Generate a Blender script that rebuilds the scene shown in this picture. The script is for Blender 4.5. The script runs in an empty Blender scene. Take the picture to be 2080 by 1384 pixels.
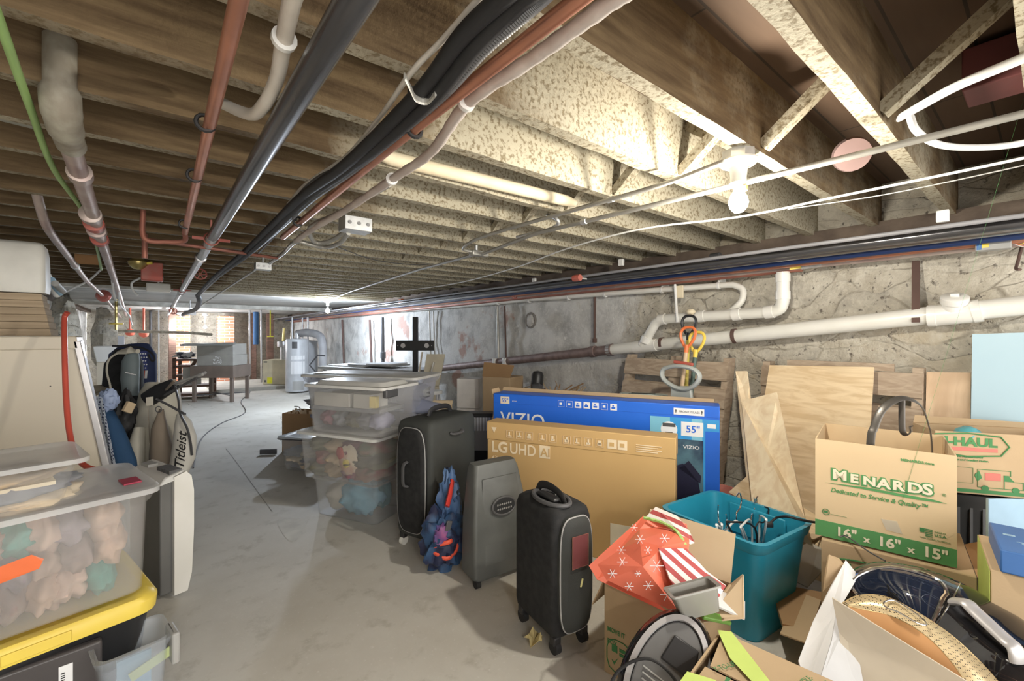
import bpy, math, random
from mathutils import Vector, Matrix, noise
SC = bpy.context.scene
C = SC.collection
PI = math.pi
random.seed(7)
# ---------------------------------------------------------------- camera
H = 1.22                      # eye height; joist undersides are 0.60 above it
YAW = math.radians(39.1)
F = 893.0                     # focal length in pixels of the 2080 px frame
cd = bpy.data.cameras.new('camera'); cam = bpy.data.objects.new('camera', cd); C.objects.link(cam)
cd.sensor_width = 36.0; cd.lens = 36.0 * F / 2080; cd.shift_y = -12 / 2080; cd.clip_start = 0.05; cd.clip_end = 100
cam.location = (0, 0, H); cam.rotation_euler = (PI / 2, 0, -YAW)
SC.camera = cam
# ---------------------------------------------------------------- world, exposure
SC.view_settings.view_transform = 'Standard'; SC.view_settings.look = 'None'
SC.view_settings.gamma = 1; SC.view_settings.use_curve_mapping = False
SC.view_settings.exposure = 0.98
w = bpy.data.worlds.new('world'); SC.world = w; w.use_nodes = True
w.node_tree.nodes['Background'].inputs[0].default_value = (1.0, 0.97, 0.92, 1)
w.node_tree.nodes['Background'].inputs[1].default_value = 2.1
# bulbs: (x, y, z, strength, colour)
NEAR_BULB = (1.484, 0.65, 1.652, 680, (1.0, 0.93, 0.80))
FAR_BULB = (2.17, 7.40, 1.60, 1900, (0.76, 0.86, 1.0))
END_BULBS = [(0.45, 12.6, 1.36, 800, (0.90, 0.94, 1.0)), (0.95, 13.0, 1.40, 800, (0.90, 0.94, 1.0))]
REAR_FILL_BULB = (-0.15, -1.25, 1.66, 450, (1.0, 0.94, 0.85))  # unseen bulb added behind the viewpoint as soft fill light
# ---------------------------------------------------------------- measuring helpers (picture point -> place)
CS, SN = math.cos(YAW), math.sin(YAW)
def W2(x, d): return Vector((d * SN + x * CS, d * CS - x * SN))
def PD(u, v, d):
    p = W2((u - 1040) / F * d, d); return Vector((p.x, p.y, H + (680 - v) / F * d))
def PZ(u, v, z): return PD(u, v, (z - H) * F / (680 - v))
def PX(u, v, X): return PD(u, v, X / (SN + CS * (u - 1040) / F))
def PY(u, v, Y): return PD(u, v, Y / (CS - SN * (u - 1040) / F))
# ---------------------------------------------------------------- materials
MATS = {}
def M(name, col, rough=0.6, metal=0.0, col2=None, scale=5.0, bump=0.0, bscale=40.0, alpha=1.0, coat=0.0, lo=0.35, hi=0.65, emit=0.0, stretch=None, spec=0.5, detail=4.0):
    if name in MATS: return MATS[name]
    m = bpy.data.materials.new(name); m.use_nodes = True; MATS[name] = m
    nt = m.node_tree; N = nt.nodes; L = nt.links
    b = N['Principled BSDF']
    b.inputs['Roughness'].default_value = rough; b.inputs['Metallic'].default_value = metal
    b.inputs['Alpha'].default_value = alpha; b.inputs['Coat Weight'].default_value = coat
    b.inputs['Specular IOR Level'].default_value = spec
    c1 = tuple(col) + (1,)
    c2 = tuple(col2) + (1,) if col2 else tuple(x * 0.82 for x in col) + (1,)
    tc = N.new('ShaderNodeTexCoord'); mp = N.new('ShaderNodeMapping'); L.new(tc.outputs['Object'], mp.inputs[0])
    if stretch: mp.inputs['Scale'].default_value = stretch
    n = N.new('ShaderNodeTexNoise'); n.inputs['Scale'].default_value = scale; n.inputs['Detail'].default_value = detail
    L.new(mp.outputs[0], n.inputs['Vector'])
    r = N.new('ShaderNodeValToRGB'); r.color_ramp.elements[0].position = lo; r.color_ramp.elements[1].position = hi
    r.color_ramp.elements[0].color = c1; r.color_ramp.elements[1].color = c2
    L.new(n.outputs['Fac'], r.inputs[0]); L.new(r.outputs[0], b.inputs['Base Color'])
    if emit:
        b.inputs['Emission Color'].default_value = c1; b.inputs['Emission Strength'].default_value = emit
    if bump:
        n2 = N.new('ShaderNodeTexNoise'); n2.inputs['Scale'].default_value = bscale; n2.inputs['Detail'].default_value = 5
        L.new(mp.outputs[0], n2.inputs['Vector'])
        bp = N.new('ShaderNodeBump'); bp.inputs['Strength'].default_value = bump; bp.inputs['Distance'].default_value = 0.01
        L.new(n2.outputs['Fac'], bp.inputs['Height']); L.new(bp.outputs[0], b.inputs['Normal'])
    return m
def nodes_of(name):
    m = bpy.data.materials.new(name); m.use_nodes = True; MATS[name] = m
    nt = m.node_tree; return m, nt.nodes, nt.links, nt.nodes['Principled BSDF']
def mixc(N, L, fac, a, b, mode='MIX'):
    x = N.new('ShaderNodeMix'); x.data_type = 'RGBA'; x.blend_type = mode
    if isinstance(fac, (int, float)): x.inputs[0].default_value = fac
    else: L.new(fac, x.inputs[0])
    for i, s in ((6, a), (7, b)):
        if isinstance(s, tuple): x.inputs[i].default_value = s + (1,) if len(s) == 3 else s
        else: L.new(s, x.inputs[i])
    return x.outputs[2]
def ramp(N, L, src, p0, p1, c0=(0, 0, 0), c1=(1, 1, 1)):
    r = N.new('ShaderNodeValToRGB'); e = r.color_ramp.elements
    e[0].position = p0; e[1].position = p1; e[0].color = c0 + (1,); e[1].color = c1 + (1,)
    L.new(src, r.inputs[0]); return r.outputs[0]
def noi(N, L, vec, scale, detail=4, rough=0.5, dist=0.0):
    n = N.new('ShaderNodeTexNoise'); n.inputs['Scale'].default_value = scale; n.inputs['Detail'].default_value = detail
    n.inputs['Roughness'].default_value = rough; n.inputs['Distortion'].default_value = dist
    L.new(vec, n.inputs['Vector']); return n.outputs['Fac']
def mapp(N, L, scale=(1, 1, 1), loc=(0, 0, 0)):
    tc = N.new('ShaderNodeTexCoord'); mp = N.new('ShaderNodeMapping'); L.new(tc.outputs['Object'], mp.inputs[0])
    mp.inputs['Scale'].default_value = scale; mp.inputs['Location'].default_value = loc; return mp.outputs[0]
def bmp(N, L, b, h, strength, dist=0.01):
    bp = N.new('ShaderNodeBump'); bp.inputs['Strength'].default_value = strength; bp.inputs['Distance'].default_value = dist
    L.new(h, bp.inputs['Height']); L.new(bp.outputs[0], b.inputs['Normal'])
def mathn(N, L, op, a, b=None):
    m = N.new('ShaderNodeMath'); m.operation = op
    for i, s in enumerate((a, b)):
        if s is None: continue
        if isinstance(s, (int, float)): m.inputs[i].default_value = s
        else: L.new(s, m.inputs[i])
    return m.outputs[0]

def mat_joist(name='old_joist', g0=-0.40, g1=0.28):
    m, N, L, b = nodes_of(name); b.inputs['Roughness'].default_value = 0.85; b.inputs['Specular IOR Level'].default_value = 0.2
    v = mapp(N, L, (1, 1, 1)); vs = mapp(N, L, (1.2, 12, 12))
    grain = ramp(N, L, noi(N, L, vs, 3, 6, 0.6), 0.3, 0.7)
    wood = mixc(N, L, grain, (0.085, 0.055, 0.030), (0.205, 0.145, 0.08))
    # patchy old lime wash, paled towards +X to paint in the lamplit side
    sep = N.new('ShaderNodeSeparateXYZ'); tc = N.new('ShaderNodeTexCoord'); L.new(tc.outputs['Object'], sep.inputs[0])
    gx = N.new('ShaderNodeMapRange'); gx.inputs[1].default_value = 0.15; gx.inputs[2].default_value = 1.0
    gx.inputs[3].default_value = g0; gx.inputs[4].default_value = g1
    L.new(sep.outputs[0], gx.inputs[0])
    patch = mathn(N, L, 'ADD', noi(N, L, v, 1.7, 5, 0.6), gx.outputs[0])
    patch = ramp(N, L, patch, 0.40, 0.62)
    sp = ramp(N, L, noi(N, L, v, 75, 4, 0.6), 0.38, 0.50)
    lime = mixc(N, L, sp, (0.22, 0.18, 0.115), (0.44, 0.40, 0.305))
    L.new(mixc(N, L, patch, wood, lime), b.inputs['Base Color'])
    bmp(N, L, b, noi(N, L, v, 60, 5, 0.6), 0.5, 0.006)
    return m
def mat_planks():
    m, N, L, b = nodes_of('subfloor_planks'); b.inputs['Roughness'].default_value = 0.9
    v = mapp(N, L, (1, 1, 1))
    br = N.new('ShaderNodeTexBrick'); L.new(v, br.inputs['Vector']); br.inputs['Scale'].default_value = 1
    br.inputs['Brick Width'].default_value = 2.2; br.inputs['Row Height'].default_value = 0.14; br.inputs['Mortar Size'].default_value = 0.004
    br.inputs['Color1'].default_value = (0.085, 0.05, 0.03, 1); br.inputs['Color2'].default_value = (0.06, 0.036, 0.022, 1); br.inputs['Mortar'].default_value = (0.01, 0.008, 0.006, 1)
    g = noi(N, L, mapp(N, L, (2, 14, 2)), 3, 5)
    L.new(mixc(N, L, mathn(N, L, 'MULTIPLY', g, 0.5), br.outputs[0], (0.14, 0.09, 0.055)), b.inputs['Base Color'])
    return m
def mat_stone(name, near=(0.50, 0.46, 0.38), far=(0.74, 0.73, 0.70), white0=1.2, white1=3.0):
    m, N, L, b = nodes_of(name); b.inputs['Roughness'].default_value = 0.92; b.inputs['Specular IOR Level'].default_value = 0.2
    tc = N.new('ShaderNodeTexCoord')
    nz = N.new('ShaderNodeTexNoise'); nz.inputs['Scale'].default_value = 1.6; nz.inputs['Detail'].default_value = 3; L.new(tc.outputs['Object'], nz.inputs['Vector'])
    dv = N.new('ShaderNodeVectorMath'); dv.operation = 'SCALE'; dv.inputs['Scale'].default_value = 0.42; L.new(nz.outputs['Color'], dv.inputs[0])
    ad = N.new('ShaderNodeVectorMath'); ad.operation = 'ADD'; L.new(tc.outputs['Object'], ad.inputs[0]); L.new(dv.outputs[0], ad.inputs[1])
    mp = N.new('ShaderNodeMapping'); mp.inputs['Scale'].default_value = (3.2, 3.2, 8.5); L.new(ad.outputs[0], mp.inputs[0])
    vo = N.new('ShaderNodeTexVoronoi'); vo.feature = 'DISTANCE_TO_EDGE'; vo.inputs['Scale'].default_value = 1; L.new(mp.outputs[0], vo.inputs['Vector'])
    vc = N.new('ShaderNodeTexVoronoi'); vc.inputs['Scale'].default_value = 1; L.new(mp.outputs[0], vc.inputs['Vector'])
    joint = ramp(N, L, vo.outputs['Distance'], 0.0, 0.045)
    hue = N.new('ShaderNodeSeparateColor'); L.new(vc.outputs['Color'], hue.inputs[0])
    st = mixc(N, L, hue.outputs[0], near, (0.58, 0.51, 0.39))
    st = mixc(N, L, mathn(N, L, 'MULTIPLY', hue.outputs[1], 0.6), st, (0.40, 0.39, 0.36))
    v = mapp(N, L)
    fine = noi(N, L, v, 9, 8, 0.65)
    st = mixc(N, L, ramp(N, L, fine, 0.42, 0.62), st, (0.66, 0.62, 0.53))
    st = mixc(N, L, ramp(N, L, noi(N, L, v, 26, 5, 0.7), 0.58, 0.66), st, (0.16, 0.14, 0.12))
    jf = mathn(N, L, 'MAXIMUM', joint, ramp(N, L, noi(N, L, v, 5, 4, .6), .36, .50))
    st = mixc(N, L, jf, mixc(N, L, fine, (0.24, 0.21, 0.17), (0.42, 0.38, 0.31)), st)
    sp = N.new('ShaderNodeSeparateXYZ'); L.new(tc.outputs['Object'], sp.inputs[0])
    mr = N.new('ShaderNodeMapRange'); mr.inputs[1].default_value = white0; mr.inputs[2].default_value = white1; mr.inputs[3].default_value = -0.30; mr.inputs[4].default_value = 0.20
    L.new(sp.outputs[1], mr.inputs[0])
    pa = mathn(N, L, 'ADD', noi(N, L, v, 2.2, 8, 0.68), mr.outputs[0])
    pw = ramp(N, L, pa, 0.44, 0.56)
    dirty = ramp(N, L, noi(N, L, v, 3.5, 8, 0.72), 0.47, 0.70)
    wash = mixc(N, L, dirty, far, (0.32, 0.315, 0.30))
    wash = mixc(N, L, ramp(N, L, noi(N, L, v, 14, 6, 0.7), 0.55, 0.68), wash, (0.82, 0.81, 0.77))
    vb = mathn(N, L, 'MULTIPLY', ramp(N, L, noi(N, L, mapp(N, L, (1, 1, 1), (5, 3, 0)), 1.3, 5, .6), .62, .66), .75)
    base = mixc(N, L, pw, st, wash)
    L.new(mixc(N, L, mathn(N, L, 'MULTIPLY', vb, pw), base, (.46, .25, .19)), b.inputs['Base Color'])
    hgt = mathn(N, L, 'ADD', mathn(N, L, 'MULTIPLY', mathn(N, L, 'MULTIPLY', joint, mathn(N, L, 'SUBTRACT', 1.0, pw)), 0.25), noi(N, L, v, 24, 7, 0.65))
    bmp(N, L, b, hgt, 0.9, 0.02)
    return m
def mat_concrete():
    m, N, L, b = nodes_of('concrete_floor'); b.inputs['Roughness'].default_value = 0.62; b.inputs['Specular IOR Level'].default_value = 0.35
    v = mapp(N, L)
    c = mixc(N, L, ramp(N, L, noi(N, L, v, 0.9, 8, 0.6), 0.35, 0.65), (0.56, 0.535, 0.475), (0.72, 0.705, 0.655))
    c = mixc(N, L, ramp(N, L, noi(N, L, v, 7, 8, 0.65), 0.55, 0.75), c, (0.45, 0.43, 0.37))
    c = mixc(N, L, ramp(N, L, noi(N, L, v, 60, 4, 0.6), 0.60, 0.75), c, (0.70, 0.68, 0.64))
    vo = N.new('ShaderNodeTexVoronoi'); vo.feature = 'DISTANCE_TO_EDGE'; vo.inputs['Scale'].default_value = 0.55
    nz = N.new('ShaderNodeTexNoise'); nz.inputs['Scale'].default_value = 3; nz.inputs['Detail'].default_value = 8; L.new(v, nz.inputs['Vector'])
    sc = N.new('ShaderNodeVectorMath'); sc.operation = 'SCALE'; sc.inputs['Scale'].default_value = 0.22; L.new(nz.outputs['Color'], sc.inputs[0])
    ad = N.new('ShaderNodeVectorMath'); ad.operation = 'ADD'; L.new(v, ad.inputs[0]); L.new(sc.outputs[0], ad.inputs[1]); L.new(ad.outputs[0], vo.inputs['Vector'])
    cr = ramp(N, L, vo.outputs['Distance'], 0.0015, 0.004, (1, 1, 1), (0, 0, 0))
    keep = ramp(N, L, noi(N, L, v, 0.8, 2), 0.50, 0.56)
    cr2 = mathn(N, L, 'MULTIPLY', cr, keep)
    L.new(mixc(N, L, mathn(N, L, 'MULTIPLY', cr2, 0.6), c, (0.16, 0.14, 0.11)), b.inputs['Base Color'])
    bmp(N, L, b, noi(N, L, v, 18, 8, 0.6), 0.12, 0.01)
    return m
def mat_brick():
    m, N, L, b = nodes_of('old_brick'); b.inputs['Roughness'].default_value = 0.9
    tc = N.new('ShaderNodeTexCoord'); sp = N.new('ShaderNodeSeparateXYZ'); L.new(tc.outputs['Object'], sp.inputs[0])
    cb = N.new('ShaderNodeCombineXYZ'); L.new(mathn(N, L, 'ADD', sp.outputs[0], sp.outputs[1]), cb.inputs[0]); L.new(sp.outputs[2], cb.inputs[1])
    br = N.new('ShaderNodeTexBrick'); L.new(cb.outputs[0], br.inputs['Vector']); br.inputs['Scale'].default_value = 1
    br.inputs['Brick Width'].default_value = 0.21; br.inputs['Row Height'].default_value = 0.072; br.inputs['Mortar Size'].default_value = 0.008
    br.inputs['Color1'].default_value = (0.62, 0.24, 0.13, 1); br.inputs['Color2'].default_value = (0.50, 0.20, 0.12, 1); br.inputs['Mortar'].default_value = (0.6, 0.55, 0.48, 1)
    L.new(br.outputs[0], b.inputs['Base Color']); return m
def mat_ply(name, c1, c2, sc=(1.2, 1.2, 7)):
    m, N, L, b = nodes_of(name); b.inputs['Roughness'].default_value = 0.7
    v = mapp(N, L, sc)
    wv = noi(N, L, v, 2.2, 5, 0.55, 2.2)
    c = mixc(N, L, ramp(N, L, wv, 0.40, 0.60), c1, c2)
    c = mixc(N, L, ramp(N, L, noi(N, L, mapp(N, L, (1, 1, 2)), 1.6, 3), 0.58, 0.72), c, tuple(x * 0.72 for x in c2))
    L.new(c, b.inputs['Base Color']); return m
def mat_stripes(name, c1, c2, scale, rot=0.0, axis=(1, 0, 0)):
    m, N, L, b = nodes_of(name); b.inputs['Roughness'].default_value = 0.6
    tc = N.new('ShaderNodeTexCoord'); mp = N.new('ShaderNodeMapping'); L.new(tc.outputs['Object'], mp.inputs[0]); mp.inputs['Rotation'].default_value = (0, rot, 0)
    w_ = N.new('ShaderNodeTexWave'); w_.inputs['Scale'].default_value = scale; w_.inputs['Distortion'].default_value = 0.3; L.new(mp.outputs[0], w_.inputs['Vector'])
    L.new(ramp(N, L, w_.outputs['Fac'], 0.45, 0.52, c1, c2), b.inputs['Base Color']); return m
def mat_dots(name, c1, c2, scale, size):
    m, N, L, b = nodes_of(name); b.inputs['Roughness'].default_value = 0.8
    v = mapp(N, L, (scale, scale, scale))
    vo = N.new('ShaderNodeTexVoronoi'); vo.inputs['Scale'].default_value = 1; vo.inputs['Randomness'].default_value = 0.0 if size < .5 else 0.2; L.new(v, vo.inputs['Vector'])
    L.new(ramp(N, L, vo.outputs['Distance'], size, size + 0.05, c2, c1), b.inputs['Base Color']); return m
JOIST = mat_joist(); JOISTB = mat_joist('shaded_joist', -.5, -.12); JOISTU = mat_joist('lit_underside', .02, .3); PLANK = mat_planks(); CONC = mat_concrete(); BRICK = mat_brick()
STONE = mat_stone('stone_wall'); STONE2 = mat_stone('back_stone', white0=30, white1=40)
PLY = mat_ply('plywood', (0.80, 0.64, 0.42), (0.66, 0.49, 0.29)); PLY2 = mat_ply('pale_plywood', (0.82, 0.70, 0.50), (0.72, 0.57, 0.38), (4, 4, 1.4))
PALLET = mat_ply('pallet_wood', (0.50, 0.40, 0.30), (0.38, 0.29, 0.21), (2, 2, 9))
DARKWOOD = mat_ply('dark_wood', (0.20, 0.11, 0.08), (0.12, 0.07, 0.05))
CARD = M('cardboard', (0.52, 0.385, 0.24), 0.85, col2=(0.46, 0.335, 0.205), scale=3, bump=.05, bscale=120, spec=.2)
CARD_IN = M('cardboard_inside', (0.62, 0.49, 0.33), 0.85, col2=(0.56, 0.43, 0.28), scale=3, spec=.2)
CARD_DK = M('brown_cardboard', (0.40, 0.25, 0.13), 0.85, col2=(0.34, 0.21, 0.11), scale=3, spec=.2)
LGCARD = M('tan_cardboard', (0.62, 0.41, 0.18), 0.75, col2=(0.58, 0.38, 0.165), scale=2, spec=.25)
LGPALE = M('tan_print', (0.93, 0.78, 0.55), 0.8)
GREEN = M('green_print', (0.06, 0.24, 0.08), 0.7); RED = M('red_print', (0.66, 0.20, 0.16), 0.7)
LIME = M('lime_tape', (0.62, 0.78, 0.20), 0.4)
CREAM = M('cream_print', (0.86, 0.78, 0.60), 0.7)
WHITE = M('white_plastic', (0.82, 0.82, 0.80), 0.4, col2=(0.76, 0.76, 0.74))
PAPER = M('white_paper', (0.85, 0.86, 0.88), 0.8, col2=(0.8, 0.81, 0.83))
PVC = M('pvc', (0.84, 0.83, 0.78), 0.3, col2=(0.77, 0.76, 0.70), scale=4)
PVCJ = M('pvc_fitting', (0.86, 0.85, 0.81), 0.3, col2=(0.80, 0.79, 0.74))
CASTIRON = M('cast_iron', (0.20, 0.14, 0.13), 0.6, 0.3, col2=(0.30, 0.22, 0.20), scale=14, bump=.3)
RUST = M('rusty_strap', (0.16, 0.10, 0.085), 0.8, 0.3)
COPPER = M('copper', (0.72, 0.33, 0.22), 0.36, 0.75, col2=(0.55, 0.26, 0.18), scale=7)
COPPERD = M('dull_copper', (0.42, 0.17, 0.12), 0.5, 0.4, col2=(0.32, 0.14, 0.11), scale=7)
STEEL = M('steel_pipe', (0.50, 0.50, 0.52), 0.28, 0.9, col2=(0.30, 0.30, 0.31), scale=3)
BLACKPIPE = M('black_pipe', (0.085, 0.085, 0.09), 0.25, 0.55, col2=(0.14, 0.14, 0.15), scale=3)
GALV = M('galvanized', (0.62, 0.63, 0.64), 0.42, 0.6, col2=(0.5, 0.51, 0.52), scale=20)
BROWNPIPE = M('brown_steel', (0.42, 0.31, 0.29), 0.45, 0.4, col2=(0.52, 0.44, 0.40), scale=9, bump=.1)
CONDUIT = M('conduit', (0.50, 0.49, 0.45), 0.45, 0.5, col2=(0.40, 0.39, 0.36), scale=12)
CASTGREY = M('corroded_cast', (0.42, 0.40, 0.33), 0.7, 0.3, col2=(0.28, 0.25, 0.20), scale=16, bump=.3)
WRAP = M('grey_wrap', (0.46, 0.40, 0.37), 0.75, col2=(0.56, 0.51, 0.47), scale=9, bump=.3, bscale=30)
WRAPW = M('white_wrap', (0.72, 0.68, 0.62), 0.75, col2=(0.60, 0.55, 0.49), scale=7, bump=.25)
CREAMPIPE = M('cream_insulation', (0.80, 0.71, 0.52), 0.7, col2=(0.72, 0.62, 0.44), scale=7, bump=.2)
BLACK = M('black_plastic', (0.028, 0.028, 0.03), 0.4)
BLACKR = M('black_rubber', (0.02, 0.02, 0.022), 0.6, bump=.1)
DKGREY = M('dark_grey', (0.10, 0.10, 0.105), 0.45)
GREYP = M('grey_plastic', (0.42, 0.42, 0.41), 0.45)
GREEN_C = M('green_hose', (0.36, 0.58, 0.20), 0.45)
REDH = M('red_hose', (0.55, 0.09, 0.06), 0.3); ORANGE = M('orange_plastic', (0.88, 0.22, 0.07), 0.4)
REDP = M('red_paint', (0.50, 0.10, 0.07), 0.5, col2=(0.42, 0.14, 0.11), scale=12)
YEL = M('yellow_plastic', (0.85, 0.66, 0.10), 0.4, col2=(0.8, 0.6, 0.1)); BRASS = M('brass', (0.62, 0.50, 0.20), 0.35, 0.8)
YELS = M('yellow_sticker', (0.90, 0.86, 0.05), 0.6)
CLEAR = M('clear_plastic', (0.80, 0.81, 0.82), 0.25, alpha=0.12); FROST = M('frosted_plastic', (0.80, 0.80, 0.80), 0.35, alpha=0.17)
FROSTB = M('bluish_plastic', (0.70, 0.73, 0.86), 0.3, alpha=0.32)
LIDW = M('lid_white', (0.80, 0.80, 0.77), 0.4, alpha=0.93)
NYLON = M('black_nylon', (0.018, 0.019, 0.020), 0.75, col2=(0.03, 0.03, 0.031), scale=30, bump=.25, bscale=500, spec=.3)
NYLONG = M('charcoal_nylon', (0.04, 0.043, 0.042), 0.7, col2=(0.06, 0.064, 0.06), scale=3, bump=.2, bscale=500, spec=.3)
PIPING = M('grey_piping', (0.42, 0.42, 0.42), 0.5)
TEAL = M('teal_plastic', (0.02, 0.29, 0.44), 0.35, col2=(0.03, 0.33, 0.49), scale=3)
BLUE = M('blue_carton', (0.02, 0.16, 0.75), 0.4, col2=(0.02, 0.13, 0.66), scale=1.5)
BLUED = M('blue_box', (0.05, 0.16, 0.44), 0.45)
FOAM = M('blue_foam', (0.50, 0.68, 0.78), 0.7, col2=(0.46, 0.64, 0.75), scale=2)
LBLUE = M('light_blue', (0.36, 0.55, 0.72), 0.5)
BEIGE = M('beige_enamel', (0.66, 0.60, 0.49), 0.4, col2=(0.62, 0.56, 0.455), scale=2)
ALU = M('brushed_metal', (0.66, 0.65, 0.66), 0.35, 0.5)
NAVY = M('navy_cloth', (0.025, 0.04, 0.11), 0.8); NAVY2 = M('blue_cloth', (0.04, 0.11, 0.24), 0.85)
BONE = M('bone_nylon', (0.62, 0.59, 0.50), 0.6, col2=(0.55, 0.52, 0.44), scale=5, bump=.1)
TAUPE = M('taupe_nylon', (0.27, 0.22, 0.17), 0.75)
SLATE = M('slate_nylon', (0.17, 0.21, 0.225), 0.6)
CHROME = M('chrome', (0.8, 0.8, 0.82), 0.12, 1.0)
BRONZE = M('perforated_bronze', (0.62, 0.45, 0.22), 0.35, 0.7); ORBR = M('orange_brown', (0.58, 0.30, 0.12), 0.5)
GLOSSBLK = M('gloss_black', (0.012, 0.012, 0.014), 0.08, coat=0.5)
SKINW = M('skin_print', (0.60, 0.42, 0.34), 0.6)
def emitter(name, col, strength):
    m = bpy.data.materials.new(name); m.use_nodes = True; nt = m.node_tree
    nt.nodes.remove(nt.nodes['Principled BSDF']); e = nt.nodes.new('ShaderNodeEmission')
    e.inputs[0].default_value = tuple(col) + (1,); e.inputs[1].default_value = strength
    nt.links.new(e.outputs[0], nt.nodes['Material Output'].inputs[0]); return m
# ---------------------------------------------------------------- mesh builder
def cr(pts, k=6, closed=False):
    P = [Vector(p) for p in pts]; n = len(P); out = []
    rng = range(n) if closed else range(n - 1)
    for i in rng:
        p0 = P[(i - 1) % n] if closed or i > 0 else P[0] * 2 - P[1]
        p1 = P[i]; p2 = P[(i + 1) % n]; p3 = P[(i + 2) % n] if closed or i + 2 < n else P[-1] * 2 - P[-2]
        for j in range(k):
            t = j / k
            out.append(0.5 * ((2 * p1) + (p2 - p0) * t + (2 * p0 - 5 * p1 + 4 * p2 - p3) * t * t + (3 * p1 - p0 - 3 * p2 + p3) * t ** 3))
    if not closed: out.append(P[-1])
    return out
def rr(x0, x1, y0, y1, r, z, k=4):
    out = []
    for cx, cy, a0 in ((x1 - r, y1 - r, 0), (x0 + r, y1 - r, 90), (x0 + r, y0 + r, 180), (x1 - r, y0 + r, 270)):
        for j in range(k + 1):
            a = math.radians(a0 + 90 * j / k); out.append((cx + r * math.cos(a), cy + r * math.sin(a), z))
    return out
class MB:
    def __init__(s): s.v = []; s.f = []; s.mi = []; s.m = 0
    def add(s, vs, fs):
        o = len(s.v); s.v += [tuple(p) for p in vs]
        for f in fs: s.f.append([i + o for i in f]); s.mi.append(s.m)
        return s
    def bx(s, x0, x1, y0, y1, z0, z1, mat=None):
        vs = [Vector((x, y, z)) for z in (z0, z1) for x, y in ((x0, y0), (x1, y0), (x1, y1), (x0, y1))]
        if mat is not None: vs = [mat @ p for p in vs]
        return s.add(vs, [(3, 2, 1, 0), (4, 5, 6, 7), (0, 1, 5, 4), (1, 2, 6, 5), (2, 3, 7, 6), (3, 0, 4, 7)])
    def cbox(s, c, sz, rot=(0, 0, 0)):
        from mathutils import Euler
        m = Matrix.Translation(c) @ Euler(rot).to_matrix().to_4x4()
        return s.bx(-sz[0] / 2, sz[0] / 2, -sz[1] / 2, sz[1] / 2, -sz[2] / 2, sz[2] / 2, m)
    def hexa(s, lo, hi):
        return s.add(list(lo) + list(hi), [(3, 2, 1, 0), (4, 5, 6, 7), (0, 1, 5, 4), (1, 2, 6, 5), (2, 3, 7, 6), (3, 0, 4, 7)])
    def sheet(s, pts, t):
        P = [Vector(p) for p in pts]; n = (P[1] - P[0]).cross(P[2] - P[0]).normalized() * t; k = len(P)
        return s.add(P + [p + n for p in P], [tuple(range(k - 1, -1, -1)), tuple(range(k, 2 * k))] + [(i, (i + 1) % k, (i + 1) % k + k, i + k) for i in range(k)])
    def loft(s, rings, c0=True, c1=True, closed=False):
        n = len(rings[0]); vs = [p for r in rings for p in r]; fs = []
        for i in range(len(rings) - (0 if closed else 1)):
            a = i * n; b = ((i + 1) % len(rings)) * n
            for j in range(n): fs.append((a + j, a + (j + 1) % n, b + (j + 1) % n, b + j))
        if not closed:
            if c0: fs.append(tuple(range(n - 1, -1, -1)))
            if c1: fs.append(tuple((len(rings) - 1) * n + j for j in range(n)))
        return s.add(vs, fs)
    def tube(s, pts, r, n=10, closed=False, flat=None, ref=None):
        P = [Vector(p) for p in pts]; m = len(P); rings = []; prev = None
        for i in range(m):
            a = P[(i - 1) % m] if closed or i else P[0]; b = P[(i + 1) % m] if closed or i < m - 1 else P[-1]
            t = (b - a).normalized() if (b - a).length > 1e-9 else Vector((0, 0, 1))
            if prev is None:
                up = Vector(ref) if ref else (Vector((0, 0, 1)) if abs(t.z) < 0.9 else Vector((1, 0, 0)))
            else: up = prev
            x = up - t * up.dot(t); x.normalize(); y = t.cross(x); prev = x
            rad = r[i] if isinstance(r, (list, tuple)) else r
            ra, rb = (rad, rad) if flat is None else (flat[0], flat[1])
            rings.append([P[i] + x * (math.cos(2 * PI * j / n) * ra) + y * (math.sin(2 * PI * j / n) * rb) for j in range(n)])
        return s.loft(rings, closed=closed)
    def lathe(s, prof, c=(0, 0, 0), n=20, ax=None):
        c = Vector(c); q = Vector(ax).normalized().to_track_quat('Z', 'Y') if ax else None; rings = []
        for r, z in prof:
            ring = []
            for j in range(n):
                p = Vector((math.cos(2 * PI * j / n) * r, math.sin(2 * PI * j / n) * r, z))
                if q: p = q @ p
                ring.append(c + p)
            rings.append(ring)
        return s.loft(rings)
    def cyl(s, a, b, r, n=14): return s.tube([a, b], r, n)
    def ball(s, c, r, n=12, sz=(1, 1, 1), amp=0, fr=3, seed=0):
        c = Vector(c); rings = []
        for i in range(1, n):
            th = PI * i / n; ring = []
            for j in range(2 * n):
                ph = PI * j / n; d = Vector((math.sin(th) * math.cos(ph), math.sin(th) * math.sin(ph), -math.cos(th)))
                k = 1 + (amp * noise.noise(d * fr + Vector((seed * 7.3, seed, 0))) if amp else 0)
                ring.append(c + Vector((d.x * sz[0], d.y * sz[1], d.z * sz[2])) * r * k)
            rings.append(ring)
        return s.loft(rings)
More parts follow.
